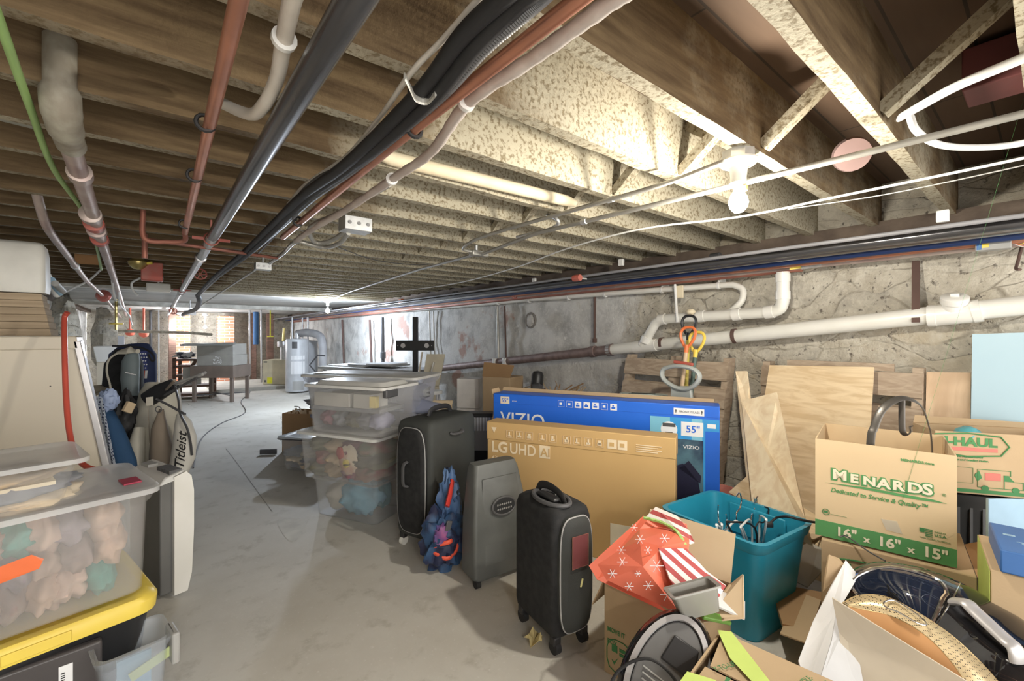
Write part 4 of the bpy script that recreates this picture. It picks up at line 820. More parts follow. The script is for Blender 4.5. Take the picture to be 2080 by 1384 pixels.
# ================================================================ FOREGROUND APPLIANCE, BLACK OVAL (tower heater on its side)
ac = PD(1352, 1380, 1.15)
t = thing('fan_heater', 'shiny black oval appliance with a silver stripe, bottom centre of the picture', 'fan heater', (ac.x, ac.y, 0))
RT, FW = Vector((CS, -SN, 0)), Vector((SN, CS, 0)); UP = Vector((0, 0, 1)); o0 = Vector((0, 0, ac.z))
NN = (-FW * .72 + UP * .66 - RT * .2).normalized(); LL = (RT * .60 + UP * .62 + FW * .5); LL = (LL - NN * LL.dot(NN)).normalized(); SS = NN.cross(LL)
def el(a, b_, n_, m_=40): return [o0 + LL * math.cos(2 * PI * i / m_) * a + SS * math.sin(2 * PI * i / m_) * b_ + NN * n_ for i in range(m_)]
MB().loft([el(.12, .07, -.12), el(.165, .10, -.09), el(.18, .112, -.03), el(.178, .11, .0), el(.168, .10, .015), el(.15, .085, .018)]).build('housing', GLOSSBLK, t, smooth=True)
MB().loft([el(.158, .092, .014), el(.160, .094, .024), el(.146, .080, .026), el(.144, .078, .014)], closed=True).build('silver_stripe', ALU, t, smooth=True)
MB().loft([el(.142, .077, .017), el(.138, .073, .022), el(.02, .01, .028)]).build('inner_face', M('smoke_grey', (.17, .17, .17), .25), t, smooth=True)
MB().hexa([o0 + LL * a + SS * b_ + NN * .024 for a, b_ in ((.03, .03), (.10, .02), (.10, -.045), (.03, -.055))], [o0 + LL * a + SS * b_ + NN * .032 for a, b_ in ((.03, .03), (.10, .02), (.10, -.045), (.03, -.055))]).build('window', BLACK, t, bevel=.004)
m = MB()
for i in range(9): m.tube([o0 + LL * (-.01 - .013 * i) + SS * (.058 - .004 * i) + NN * .027, o0 + LL * (-.01 - .013 * i) + SS * (-.058 + .004 * i) + NN * .027], .0022, 5)
m.build('grille', GREYP, t)
MB().tube(cr([o0 + LL * -.15 + SS * .10 + NN * .0, o0 + LL * -.06 + SS * .105 + NN * .03, o0 + LL * .01 + SS * .05 + NN * .05, o0 + LL * .0 + SS * -.03 + NN * .05, o0 + LL * -.08 + SS * -.07 + NN * .03], 6), .0042, 8).build('power_cord', BLACKR, t, smooth=True)
MB().bx(-.07, .07, -.06, .06, 0, .05).build('base', BLACK, t, bevel=.01)
# ================================================================ FOREGROUND MOVING BOX WITH LIME TAPE
zt = .40
A2 = PZ(1428, 1268, zt); B2 = PZ(1720, 1398, zt); A1 = PZ(1378, 1400, zt)
t, w_ = carton('moving_box', 'open cardboard moving box patched with lime green tape, bottom centre', A1, A1 + (B2 - A2), (A2 - A1).length, 0, zt, CARD, open_=True, th=.006)
dep = (A2 - A1).length
flap(t, [(.01, dep * .98, zt + .003), (w_, dep * .98, zt + .003), (w_, dep * .42, zt + .006), (.03, dep * .42, zt + .006)], CARD)
flap(t, [(.02, dep * .40, zt + .002), (w_, dep * .40, zt + .002), (w_, .0, zt + .004), (.02, .0, zt + .004)], CARD)
fz = zt + .0115
def flat_text(par, s, x, y, h_, mt, a=0, bold=0, sx=1, z=fz): 
    o = text(par, s, 0, 0, h_, mt, loc=(x, y, z), rot=(0, 0, a), bold=bold, sx=sx); return o
flat_text(t, 'Y-TO-LIFT W', .050, dep * .36, .014, GREEN, math.radians(62), sx=.8)
flat_text(t, 'U-HAUL', .075, dep * .22, .036, GREEN, math.radians(4), bold=.002, z=fz + .001); MB().sheet([(.066, dep * .185, fz + .0005), (.25, dep * .21, fz + .0005), (.25, dep * .18, fz + .0005), (.066, dep * .155, fz + .0005)], .0004).build('red_bar', RED, t)
flat_text(t, 'BUY A BUNDLE-', .185, dep * .46, .014, GREEN, math.radians(70), sx=.8); flat_text(t, 'SAVE EVEN MORE!', .212, dep * .44, .014, GREEN, math.radians(70), sx=.8)
flat_text(t, 'When you Bundle', .236, dep * .44, .010, GREEN, math.radians(70), sx=.8); flat_text(t, "with U-Haul, We'll", .256, dep * .44, .010, GREEN, math.radians(70), sx=.8)
MB().sheet([(.0, dep * .92, zt + .013), (.03, dep * .99, zt + .013), (.16, dep * .52, zt + .014), (.205, dep * .40, zt + .014), (.20, dep * .25, zt + .014), (.13, dep * .42, zt + .014), (.06, dep * .6, zt + .014)], .0006).build('green_tape', LIME, t)
MB().sheet([(.0, .05, zt + .013), (.06, .07, zt + .013), (.05, .02, zt + .013), (.0, -.02, zt + .013)], .0006).build('green_tape', LIME, t)
# ================================================================ APPLIANCE CARTON at the bottom right
zt = .36
# carton body, low in the corner
P0 = PZ(1702, 1226, .43); P1 = PZ(1985, 1400, .43)
t, w_ = carton('appliance_carton', 'torn open carton of kitchen appliances at the bottom right corner', P0 + Vector((.02, .0, 0)), P1, .36, 0, .40, CARD_IN, open_=True)
tl_ = Vector(t.location); ri_ = Matrix.Rotation(-t.rotation_euler.z, 3, 'Z')
flap(t, [ri_ @ (PD(*p) - tl_) for p in ((1690, 1215, 1.215), (2010, 1414, .985), (2010, 1620, .985), (1745, 1620, 1.10), (1704, 1285, 1.20))], M('greyish_kraft', (.62, .55, .44), .85), name='front_flap')
# white foam/paper sheet standing at its left
o = MB().sheet([PD(1718, 1138, 1.47), PD(1744, 1170, 1.42), PD(1704, 1240, 1.31), PD(1690, 1400, 1.12), PD(1640, 1400, 1.14), PD(1622, 1342, 1.2), PD(1652, 1262, 1.3), PD(1688, 1190, 1.4)], .004).build('white_sheet', PAPER); tag(o, 'tall white sheet with printed lines standing left of the black air fryer', 'paper sheet')
o = MB().sheet([PD(1684, 1127, 1.47), PD(1704, 1134, 1.49), PD(1718, 1150, 1.46), PD(1700, 1172, 1.44), PD(1674, 1200, 1.42), PD(1678, 1160, 1.45)], .005).build('torn_flap', CARD); tag(o, 'torn piece of cardboard above the tall white sheet', 'cardboard')
o = MB().sheet([PD(1702, 1226, 1.27), PD(1728, 1250, 1.25), PD(1760, 1420, 1.10), PD(1660, 1400, 1.10), PD(1690, 1300, 1.2)], .003).build('white_sheet', M('grey_white_card', (.62, .63, .65), .8)); tag(o, 'creased white card in front of the tall white sheet', 'paper sheet')
# air fryer: glossy black rounded body lying back
fc = PD(1890, 1235, 1.28)
t = thing('air_fryer', 'glossy black air fryer with a chrome framed window and grey handle', 'air fryer', fc, math.radians(-39.1))
def fl(u, v, d): return Matrix.Rotation(YAW, 3, 'Z') @ (PD(u, v, d) - fc)
AXP = [fl(*p) for p in ((1716, 1228, 1.42), (1738, 1212, 1.42), (1788, 1214, 1.40), (1845, 1236, 1.36), (1900, 1268, 1.32), (2000, 1340, 1.22), (2090, 1405, 1.12), (2150, 1440, 1.08))]
ARD = [.012, .070, .125, .158, .178, .178, .15, .07]
axs = cr(AXP, 6); ars = [ARD[min(i // 6, 6)] * (1 - (i % 6) / 6) + ARD[min(i // 6 + 1, 7)] * ((i % 6) / 6) if i < 42 else ARD[7] for i in range(len(axs))]
def surf(s, a, k=1.0):
    f = max(0, min(.999, s)) * (len(axs) - 1); i = int(f); g = f - i
    c = axs[i].lerp(axs[i + 1], g); rad = ars[i] * (1 - g) + ars[i + 1] * g; i2 = min(i + 3, len(axs) - 1); i1_ = max(i - 3, 0)
    q = (axs[i2] - axs[i1_]).normalized(); xx = q.cross(Vector((0, 0, 1))).normalized(); yy = xx.cross(q)
    return c + (xx * math.cos(a) + yy * math.sin(a) * .80) * rad * k
MB().loft([[surf(i / 42, 2 * PI * j / 36) for j in range(36)] for i in range(43)]).build('body', GLOSSBLK, t, smooth=True)
def wl(sx_, sy_): return (.325 + .20 * sx_, math.radians(44 + 42 * sy_))
loop = []
for i in range(48):
    a = 2 * PI * i / 48; sx_ = abs(math.cos(a)) ** .5 * (1 if math.cos(a) > 0 else -1); sy_ = abs(math.sin(a)) ** .5 * (1 if math.sin(a) > 0 else -1)
    loop.append(surf(*wl(sx_, sy_), 1.01))
MB().tube(loop, .006, 8, closed=True).build('window_frame', CHROME, t, smooth=True)
gr = [[surf(*wl(-.95 + 1.9 * i / 14, -.95 + 1.9 * j / 14), 1.008) for j in range(15)] for i in range(15)]
MB().add([p for r in gr for p in r], [(i * 15 + j, i * 15 + j + 1, (i + 1) * 15 + j + 1, (i + 1) * 15 + j) for i in range(14) for j in range(14)]).build('window', M('dark_window', (.02, .03, .06), .04, .3, coat=1.0), t, smooth=True)
ha_, hb_ = surf(.60, math.radians(66), 1.06), surf(.88, math.radians(60), 1.06); hu_ = Vector((0, -.5, .8)); hp = [ha_.lerp(hb_, i / 8) + hu_ * (.028 * (1 if 0 < i < 8 else 0)) for i in range(9)]
MB().tube(cr(hp, 3), .5, 12, flat=(.009, .020), ref=(0, -.7, .7)).build('handle', ALU, t, smooth=True)
rc = [[surf(.60 + .30 * i / 8, math.radians(28 + 24 * j / 4), 1.012) for j in range(5)] for i in range(9)]
MB().add([p for r in rc for p in r], [(i * 5 + j, i * 5 + j + 1, (i + 1) * 5 + j + 1, (i + 1) * 5 + j) for i in range(8) for j in range(4)]).build('handle_recess', BLACKR, t, smooth=True)
MB().tube([surf(.57, 2 * PI * i / 32, 1.006) for i in range(32)], .0018, 6, closed=True).build('seam', CHROME, t, smooth=True)
# perforated bronze basket rim
bc = PD(1850, 1345, 1.10)
t = thing('perforated_basket', 'bronze perforated round basket with a wire handle, in front of the air fryer', 'basket', bc, math.radians(-39.1))
def bl(u, v, d): return Matrix.Rotation(YAW, 3, 'Z') @ (PD(u, v, d) - bc)
up = [(1712, 1226, 1.25), (1745, 1211, 1.25), (1798, 1213, 1.225), (1860, 1243, 1.185), (1930, 1290, 1.14), (1990, 1345, 1.10), (2030, 1390, 1.06), (2050, 1425, 1.04)]
lo = [(1722, 1232, 1.23), (1758, 1240, 1.21), (1800, 1249, 1.185), (1848, 1270, 1.15), (1893, 1303, 1.115), (1932, 1345, 1.08), (1962, 1388, 1.05), (1985, 1425, 1.035)]
U = cr([bl(*p) for p in up], 5); Lw = cr([bl(*p) for p in lo], 5); n_ = len(U)
BZ, BN, BL, Bb = nodes_of('perforated_metal'); Bb.inputs['Metallic'].default_value = .5; Bb.inputs['Roughness'].default_value = .4
vo = BN.new('ShaderNodeTexVoronoi'); vo.inputs['Scale'].default_value = 1; vo.inputs['Randomness'].default_value = .15; BL.new(mapp(BN, BL, (170, 170, 170)), vo.inputs['Vector'])
BL.new(ramp(BN, BL, vo.outputs['Distance'], .26, .32, (.04, .03, .02), (.78, .63, .38)), Bb.inputs['Base Color'])
o_ = MB().add(U + Lw, [(i, i + 1, n_ + i + 1, n_ + i) for i in range(n_ - 1)]).build('perforated_rim', BZ, t, smooth=True); o_.modifiers.new('s', 'SOLIDIFY').thickness = .002
MB().tube(U, .0025, 6).tube(Lw, .002, 6).build('rim_edge', BRONZE, t, smooth=True)
D = [p + Vector((-.01, -.0, -.13)) for p in Lw]
o_ = MB().add(Lw + D, [(i, i + 1, n_ + i + 1, n_ + i) for i in range(n_ - 1)]).build('drum', ORBR, t, smooth=True); o_.modifiers.new('s', 'SOLIDIFY').thickness = .002
hh = [bl(*p) for p in ((1796, 1224, 1.20), (1815, 1220, 1.205), (1850, 1240, 1.175), (1878, 1262, 1.15), (1880, 1270, 1.135), (1860, 1264, 1.14), (1825, 1244, 1.165), (1800, 1234, 1.185))]
MB().tube(cr(hh, 5, True), .0022, 8, closed=True).build('wire_handle', CHROME, t, smooth=True)
# ================================================================ HARDWARE-STORE BOX WITH PLANT HOOK
A, B = PZ(1656, 891, .806), PZ(1944, 927, .806)
t, w_ = carton('cardboard_box', 'open square cardboard box with green lettering and a green size band', A, B, .40, .425, .381, M('fresh_cardboard', (.70, .54, .34), .8, col2=(.66, .50, .31), scale=2, spec=.2), open_=True)
h = .381
patch(t, 'green_band', 0, w_, .0, .062, M('band_green', (.10, .32, .11), .7)); 
for s_, x in (('16"', .065), ('x', .152), ('16"', .19), ('x', .275), ('15"', .312)): text(t, s_, x, .016, .034 if s_ != 'x' else .022, CREAM, y=-.003, bold=.0014)
# outlined logo, each letter on a slight arc
logo = 'MENARDS'; xs = [.055, .110, .148, .190, .232, .272, .312]; hs = [.036, .030, .030, .033, .032, .034, .036]
for ch, x, hh_ in zip(logo, xs, hs):
    z = h - .150 + .004 * abs(x - .19) / .15
    text(t, ch, x - .002, z - .002, hh_ * 1.02, MATS['band_green'], y=-.0015, bold=.0060, sx=1.16); text(t, ch, x, z, hh_, CREAM, y=-.0030, bold=.0018, sx=1.16)
MB().sheet([(.03, -.0018, h - .168), (.15, -.0018, h - .160), (.34, -.0018, h - .162), (.375, -.0018, h - .168), (.30, -.0018, h - .172), (.14, -.0018, h - .168)], .0004).build('logo_swoosh', MATS['band_green'], t)
text(t, 'Dedicated to Service & Quality\u2122', .05, h - .200, .0165, MATS['band_green'], bold=.0004, sx=.86, shear=.25)
text(t, 'MENARDS.com', .255, h - .042, .009, MATS['band_green'], bold=.0004, sx=1.05); text(t, '\u00ae', .362, h - .145, .010, MATS['band_green'])
MB().tube([(.035 + math.cos(a) * .011, -.002, .098 + math.sin(a) * .011) for a in [2 * PI * i / 20 for i in range(20)]], .0012, 6, closed=True).bx(.029, .041, -.0025, -.0012, .094, .102).build('recycling_mark', GREEN, t)
m = MB().bx(.305, .318, -.0025, -.0012, .098, .112)
for i in range(5): m.bx(.305 if i > 2 else .32, .338, -.0022, -.0012, .086 + i * .006, .089 + i * .006)
m.build('flag_mark', GREEN, t); text(t, 'MADE IN', .343, .105, .005, GREEN); text(t, 'U.S.A.', .343, .092, .009, GREEN, bold=.0003); text(t, 'WITH GLOBAL MATERIALS', .305, .077, .0045, GREEN)
MB().bx(.05, .10, -.002, -.0012, .0925, .0935).build('small_print', GREEN, t)
MB().sheet([(.20, -.002, .115), (.245, -.003, .118), (.26, -.002, .075), (.215, -.002, .078)], .0006).build('clear_tape', M('clear_tape', (.85, .78, .65), .15, alpha=.5), t)
# plant hanger
u0 = PZ(1768, 905, .74); pd_ = 1.66
t = thing('plant_bracket', 'dark grey arched metal plant bracket standing in the lettered box', 'plant bracket', PD(1836, 1000, 1.66))
tc_ = Vector(t.location)
def T(u, v, d=1.66): return PD(u, v, d) - tc_
GM = M('gunmetal', (.13, .12, .11), .35, .6)
arch = cr([T(1762, 1080), T(1768, 905), T(1776, 868), T(1795, 829), T(1832, 809), T(1868, 822), T(1885, 860), T(1893, 912), T(1897, 1080)], 8)
MB().tube(arch, .5, 10, flat=(.013, .0025), ref=(0, -1, 0)).build('arch', GM, t, smooth=True)
MB().tube(cr([T(1832, 812), T(1832, 860), T(1834, 878), T(1842, 884), T(1849, 878), T(1848, 868), T(1852, 866)], 6), .5, 10, flat=(.010, .0025), ref=(0, -1, 0)).build('hook', GM, t, smooth=True)
# moving box under it
A, B = PZ(1668, 1094, .42), PZ(1985, 1172, .42)
t, w_ = carton('moving_box', 'worn brown moving box carrying the lettered box with the green band', A, B, .42, 0, .418, CARD, cat='box')
MB().tube(cr([(.05, -.002, .30), (.06, -.002, .36), (.22, -.002, .37), (.40, -.002, .37), (.41, -.002, .30)], 3), .003, 5).build('printed_frame', GREEN, t)
text(t, 'U-HAUL', .08, .305, .045, GREEN, bold=.002, sx=1.1)
flap(t, [(w_, .0, .418), (w_, .30, .418), (w_ + .10, .34, .46), (w_ + .10, .02, .44)], CARD_DK)
pipe('loose_wire', 'thin bent wire sticking out from under the lettered box', 'wire', cr([PZ(1706, 1092, .44), PZ(1720, 1090, .45), PZ(1760, 1118, .44), PZ(1798, 1140, .44)], 5), .0025, DKGREY)
# moving box behind right
A, B = W2(1.80, 1.87), W2(2.2, 1.74)
t, w_ = carton('moving_box', 'cardboard moving box printed with a small truck, behind the lettered box', A, B, .17, .556, .256, CARD, open_=True)
MB().tube(cr([(-.0, -.002, .165), (-.0, -.002, .243), (.215, -.002, .243), (.215, -.002, .165)], 2, True), .003, 5, closed=True).build('printed_frame', GREEN, t)
text(t, 'U-HAUL', .004, .200, .034, GREEN, bold=.0022, sx=1.13); patch(t, 'red_bar', .01, .205, .178, .192, RED)
text(t, 'Designed and Manufactured', .02, .150, .0085, GREEN, shear=.2, bold=.0003); text(t, 'to make Moving and Loading Easier.', .0, .136, .0085, GREEN, shear=.2, bold=.0003)
patch(t, 'green_ground', .02, .40, .006, .020, GREEN)
m = MB()
for a in ((.14, .245, .104, .106), (.14, .142, .03, .104), (.245, .247, .084, .106), (.225, .247, .084, .086), (.225, .227, .03, .086), (.14, .225, .03, .032), (.225, .285, .03, .032), (.285, .287, .03, .060), (.255, .287, .060, .062), (.055, .125, .044, .045), (.055, .125, .108, .109), (.055, .056, .044, .109), (.125, .126, .044, .109)): m.bx(a[0], a[1], -.002, -.001, a[2], a[3])
m.sheet([(.227, -.0015, .084), (.240, -.0015, .084), (.258, -.0015, .062), (.227, -.0015, .062)], .0004).sheet([(.13, -.0015, .08), (.145, -.0015, .10), (.155, -.0015, .07), (.14, -.0015, .055)], .0004)
for x in (.165, .262): m.tube([(x, -.0025, .028), (x, -.001, .028)], .012, 16)
m.build('printed_truck', GREEN, t); patch(t, 'printed_red_panel', .165, .215, .062, .092, RED)
flap(t, [(0, .17, .256), (w_, .17, .256), (w_, .20, .275), (.02, .20, .285)], CARD)
c = W2(1.95, 1.88); o = MB().ball((c.x, c.y, .79), .05, 10, (1.2, .9, .75), .15, 4, 2).build('aqua_bundle', M('aqua', (.10, .42, .48), .35), smooth=True); tag(o, 'aqua plastic bundle showing over the rim of the truck-printed box', 'bundle')
t, w_ = tub('storage_tote', 'black ribbed tote under the truck-printed moving box', A, B, .17, 0, .55, BLACK, taper=.015, r=.02, cat='storage bin')
m = MB()
for i in range(9): m.bx(.03 + i * .042, .04 + i * .042, -.004, .012, .30, .50)
m.build('rib', DKGREY, t)
o = MB().bx(-.10, .12, 0, .012, 0, .62).build('plastic_sheet', LBLUE, bevel=.003); o.location = (PD(2068, 1030, 1.60).x, PD(2068, 1030, 1.60).y, 0); o.rotation_euler = (0, 0, -.75); o = o if True else MB().cbox((0, 0, 0), (.16, .02, .14), (0, 0, -.7)); tag(o, 'light blue plastic panel beside the black tote, right edge', 'panel')
# dark blue box on yellow-green carton
c1 = PZ(2032, 1117, .62); c0 = PZ(2008, 1060, .62); yd = Vector((c0.x - c1.x, c0.y - c1.y)); xd = Vector((yd.y, -yd.x)).normalized()
t, w_ = carton('blue_box', 'deep blue flat box with a white corner label, right edge', c1, Vector((c1.x, c1.y)) + xd * .32, yd.length, .557, .063, BLUED)
MB().bx(.09, .3, .03, yd.length - .02, .0633, .0638).build('white_label', PAPER, t); MB().bx(.02, .045, .14, .155, .0633, .0638).build('small_badge', LBLUE, t)
text(t, 'pure', .035, 0, .014, LBLUE, loc=(.045, .10, .0635), rot=(0, 0, -1.2))
t, w_ = carton('green_carton', 'cardboard carton with a yellow-green printed side below the deep blue box', c1 + Vector((.01, .02, 0)), Vector((c1.x + .01, c1.y + .02)) + xd * .36, .30, 0, .553, CARD, cat='box')
MB().bx(-.0015, -.0005, 0, .30, .0, .55).build('printed_side', M('yellow_green', (.50, .60, .14), .6), t); MB().bx(-.0025, -.0012, .05, .12, .30, .40).build('red_mark', RED, t)
# loose cardboard on the floor between tub and boxes
o = MB().sheet([PZ(1585, 1098, .30), PZ(1625, 1110, .30), PZ(1672, 1090, .33), PZ(1668, 1055, .34), PZ(1610, 1060, .32)], .006).build('cardboard_flap', CARD_IN); tag(o, 'bent pale cardboard flap between the teal tub and the lettered box', 'cardboard')
o = MB().sheet([PZ(1580, 1165, .10), PZ(1640, 1195, .09), PZ(1668, 1165, .10), PZ(1668, 1095, .16), PZ(1600, 1100, .16)], .005).build('grey_board', M('grey_board', (.56, .54, .47), .8)); tag(o, 'grey-white board lying below the bent cardboard flap', 'cardboard')
o = MB().sheet([PZ(1585, 1290, .12), PZ(1640, 1310, .14), PZ(1668, 1222, .14), PZ(1622, 1205, .12)], .005).build('cardboard_strip', CARD); tag(o, 'brown cardboard strip standing beside the tall white sheet', 'cardboard')
o = MB().cbox(PD(1640, 1230, 1.75) * 1, (.30, .22, .02), (0, 0, .5)).build('brown_board', CARD_DK); o.location = (0, 0, -.02); tag(o, 'dark brown cardboard on the floor right of the teal tub', 'cardboard')
# ================================================================ LUGGAGE
def suitcase(name, label, A, B, depth, h, bodym, frontm, big):
    A, w_, rz = ab(A, B); t = thing(name, label, 'suitcase', (A.x, A.y, 0), rz, 'black wheeled suitcases'); z0 = .06 if not big else .065
    def rg(z, g): return rr(g, w_ - g, g, depth - g, .03, z, 4)
    MB().loft([rg(z0, .02), rg(z0 + .02, .004), rg(z0 + .05, 0), rg(h - .05, 0), rg(h - .018, .008), rg(h - .004, .025), rg(h, .045)]).build('body', bodym, t, smooth=True)
    # bulging front pocket on local -y
    pr = [[(x, y, z) for x, z in [(w_ * .5 + (w_ * .40 - k_) * (abs(math.cos(a)) ** .5) * (1 if math.cos(a) > 0 else -1), (h + z0) / 2 + ((h - z0) * .44 - k_) * (abs(math.sin(a)) ** .5) * (1 if math.sin(a) > 0 else -1)) for a in [2 * PI * i / 36 for i in range(36)]]] for y, k_ in ((.01, 0), (-.018, 0), (-.028, .012), (-.030, .03))]
    MB().loft(pr).build('front_pocket', frontm, t, smooth=True)
    MB().tube([(p[0], -.016, p[2]) for p in pr[1]], .0032, 6, closed=True).build('piping', PIPING, t, smooth=True)
    # zipper lines round the long side
    m = MB()
    for yy in ((.035, .075) if big else (depth * .62, depth * .70)):
        lp = [(-.002, yy, z0 + .03), (-.004, yy + .012, h * .35), (-.004, yy, h * .6), (-.002, yy, h - .07), (.0, yy, h - .055)] if big else [(w_ * .6, yy - .06, h + .001), (w_ - .045, yy, h - .0), (w_ - .008, yy, h - .02), (w_ + .002, yy, h - .05), (w_ + .003, yy, h * .7), (w_ + .002, yy, z0 + .05)]
        m.tube(cr(lp, 5), .0028, 6)
    m.build('zipper', PIPING if big else GREYP, t, smooth=True)
    for cx, cy in ((.03, .03), (w_ - .03, .03), (.03, depth - .03), (w_ - .03, depth - .03)):
        g = MB().cbox((cx, cy, z0 - .012 + .005), (.035, .035, .035)).build('wheel_fork', BLACK, t, bevel=.006)
        MB().tube([(cx - .012, cy, .026), (cx + .012, cy, .026)], .026, 20).build('wheel', BLACKR if not (big and cx < .1 and cy < .1) else PVC, g, smooth=True)
    return t, w_, depth, h
def handle(par, pts, r=.5, flat=(.016, .007), mat=None, name='handle', ref=None):
    return MB().tube(cr(pts, 6), r, 10, flat=flat, ref=ref).build(name, mat or BLACK, par, smooth=True)
# small one
Cn = W2(.155, 1.64); Rn = W2(.32, 1.74)
t, w_, dp, h = suitcase('small_suitcase', 'small black upright suitcase with a dull red tag, nearest the viewer', Cn, Rn, .285, .555, NYLON, NYLONG, False)
MB().cbox((w_ * .52, -.033, h * .72), (.075, .004, .12)).build('name_tag', M('tag_red', (.22, .07, .075), .35), t, bevel=.003)
MB().tube([(w_ * .52 + x, -.035, h * .72 + z) for x, z in ((-.038, -.06), (.038, -.06), (.038, .06), (-.038, .06))], .002, 6, closed=True).build('tag_edge', COPPERD, t)
MB().cbox((w_ * .56, -.033, h * .50), (.008, .002, .03), (0, .3, 0)).build('yellow_mark', M('pale_yellow', (.8, .75, .35), .6), t)
handle(t, [(w_ * .45, dp * .15, h), (w_ * .45, dp * .25, h + .03), (w_ * .45, dp * .5, h + .042), (w_ * .45, dp * .72, h + .03), (w_ * .45, dp * .80, h)], mat=BLACKR)
MB().tube([(w_ * .40 + .055 * math.cos(a), dp * .42 + .10 * math.sin(a), h + .004) for a in [2 * PI * i / 24 for i in range(24)]], .009, 8, closed=True).build('handle_bezel', DKGREY, t, smooth=True)
MB().cbox((w_ * .32, dp * .42, h + .012), (.035, .12, .018)).build('trolley_grip', BLACK, t, bevel=.008)
# big one
Lb = W2(-.672, 2.55); Nb = W2(-.447, 2.42)
t, w_, dp, h = suitcase('large_suitcase', 'large black upright suitcase beside the stacked clear bins', Lb, Nb, .44, .735, NYLONG, NYLON, True)
handle(t, [(w_ * .45, -.032, h * .50), (w_ * .42, -.055, h * .52), (w_ * .42, -.06, h * .60), (w_ * .42, -.055, h * .67), (w_ * .45, -.032, h * .69)], flat=(.007, .014), mat=DKGREY)
handle(t, [(w_ * .5, dp * .3, h), (w_ * .5, dp * .36, h + .035), (w_ * .5, dp * .55, h + .045), (w_ * .5, dp * .72, h + .035), (w_ * .5, dp * .78, h)], mat=BLACKR)
handle(t, [(w_ + .003, dp * .38, h * .88), (w_ + .02, dp * .42, h * .87), (w_ + .022, dp * .58, h * .87), (w_ + .003, dp * .64, h * .88)], mat=DKGREY, flat=(.007, .012))
# tapered hard case
bL, bN, bR = W2(-.245, 2.20), W2(-.170, 2.10), W2(.06, 2.26)
t = thing('hard_case', 'tapered grey hard plastic case with an oval badge, between the suitcases', 'hard case', (bN.x, bN.y, 0), math.atan2(bR.y - bN.y, bR.x - bN.x))
wd = .35; DC = M('dull_charcoal', (.095, .10, .095), .5, col2=(.13, .135, .13), scale=6, bump=.05)
def sec(z, x0, x1, y0, y1): return rr(x0, x1, y0, y1, .02, z, 4)
MB().loft([sec(.03, .0, wd, 0, .13), sec(.05, -.012, wd + .01, -.01, .14), sec(.30, .0, wd - .02, .02, .15), sec(.53, .035, wd - .05, .07, .165), sec(.562, .045, wd - .06, .085, .16)]).build('shell', DC, t, smooth=True)
MB().loft([[(x, y, z) for x, z in ((.03, .09), (wd - .02, .09), (wd - .06, .50), (.045, .50))] for y in ()] or [[(.035, .003, .08), (wd - .03, .003, .08), (wd - .075, .058, .50), (.065, .058, .50)], [(.05, -.006, .10), (wd - .045, -.006, .10), (wd - .085, .048, .48), (.075, .048, .48)]]).build('raised_panel', DC, t, bevel=.004)
sl = Vector((0, .06, .45)).normalized(); nn = Vector((0, -.45, .06)).normalized()
oc = Vector((.17, .017, .36))
MB().tube([oc + Vector((math.cos(a) * .068, 0, 0)) + sl * math.sin(a) * .042 for a in [2 * PI * i / 30 for i in range(30)]], .006, 8, closed=True).build('badge_rim', DKGREY, t, smooth=True)
MB().add([oc + nn * .004] + [oc + nn * .004 + Vector((math.cos(a) * .066, 0, 0)) + sl * math.sin(a) * .04 for a in [2 * PI * i / 30 for i in range(30)]], [(0, i + 1, (i + 1) % 30 + 1) for i in range(30)]).build('badge', BLACK, t)
m = MB()
for i in range(14): m.cbox(oc + nn * .006 + Vector((-.04 + .013 * (i % 7), 0, 0)) + sl * (.010 if i < 7 else -.012), (.007, .002, .009), (.13, .3 * (i % 3), 0))
m.build('badge_lettering', GREYP, t)
for cx, cy in ((.01, .01), (wd - .02, .01)): MB().tube([(cx - .012, cy, .02), (cx + .012, cy, .02)], .02, 14).build('wheel', BLACKR, t, smooth=True)
# colourful jacket hanging between
jc = W2(-.36, 2.30)
t = thing('sports_bag', 'crumpled navy, blue and red fabric bag leaning against the grey hard case', 'bag', (jc.x, jc.y, 0))
JN = M('jacket_navy', (.015, .02, .06), .6, col2=(.03, .08, .18), scale=9, lo=.42, hi=.56); JB = M('jacket_blue', (.03, .08, .20), .5, col2=(.09, .17, .33), scale=7); JR = M('jacket_red', (.65, .05, .04), .5)
MB().ball((.01, 0, .145), .14, 18, (.82, .62, 1.05), .55, 3.0, 2).build('bag_body', JN, t, smooth=True)
MB().ball((.05, .02, .31), .125, 18, (.48, .42, 1.35), .5, 3.4, 5).build('upper_fold', JB, t, smooth=True)
MB().ball((.07, .05, .40), .07, 14, (.5, .5, 1.3), .4, 3.0, 7).build('upper_panel', JN, t, smooth=True)
x = (W2(.0, -.10))
MB().tube(cr([(.055, -.0, .44), (.02, -.035, .39), (-.01, -.055, .34)], 5), .5, 8, flat=(.03, .012)).build('red_panel', JR, t, smooth=True)
MB().tube(cr([(-.075, -.03, .12), (-.03, -.085, .09), (.03, -.08, .11), (.05, -.06, .16), (-.02, -.085, .17), (-.07, -.04, .15)], 5, True), .5, 8, closed=True, flat=(.011, .006)).build('red_strap', M('strap_orange', (.80, .10, .05), .5), t, smooth=True)
MB().ball((-.04, -.05, .20), .045, 10, (1, .6, 1.1), .5, 3, 3).build('pocket', M('jacket_rose', (.35, .10, .25), .5, col2=(.03, .05, .2), scale=14), t, smooth=True)
MB().cbox((-.01, -.07, .245), (.03, .012, .05), (0, .3, 0)).build('buckle', DKGREY, t, bevel=.003)
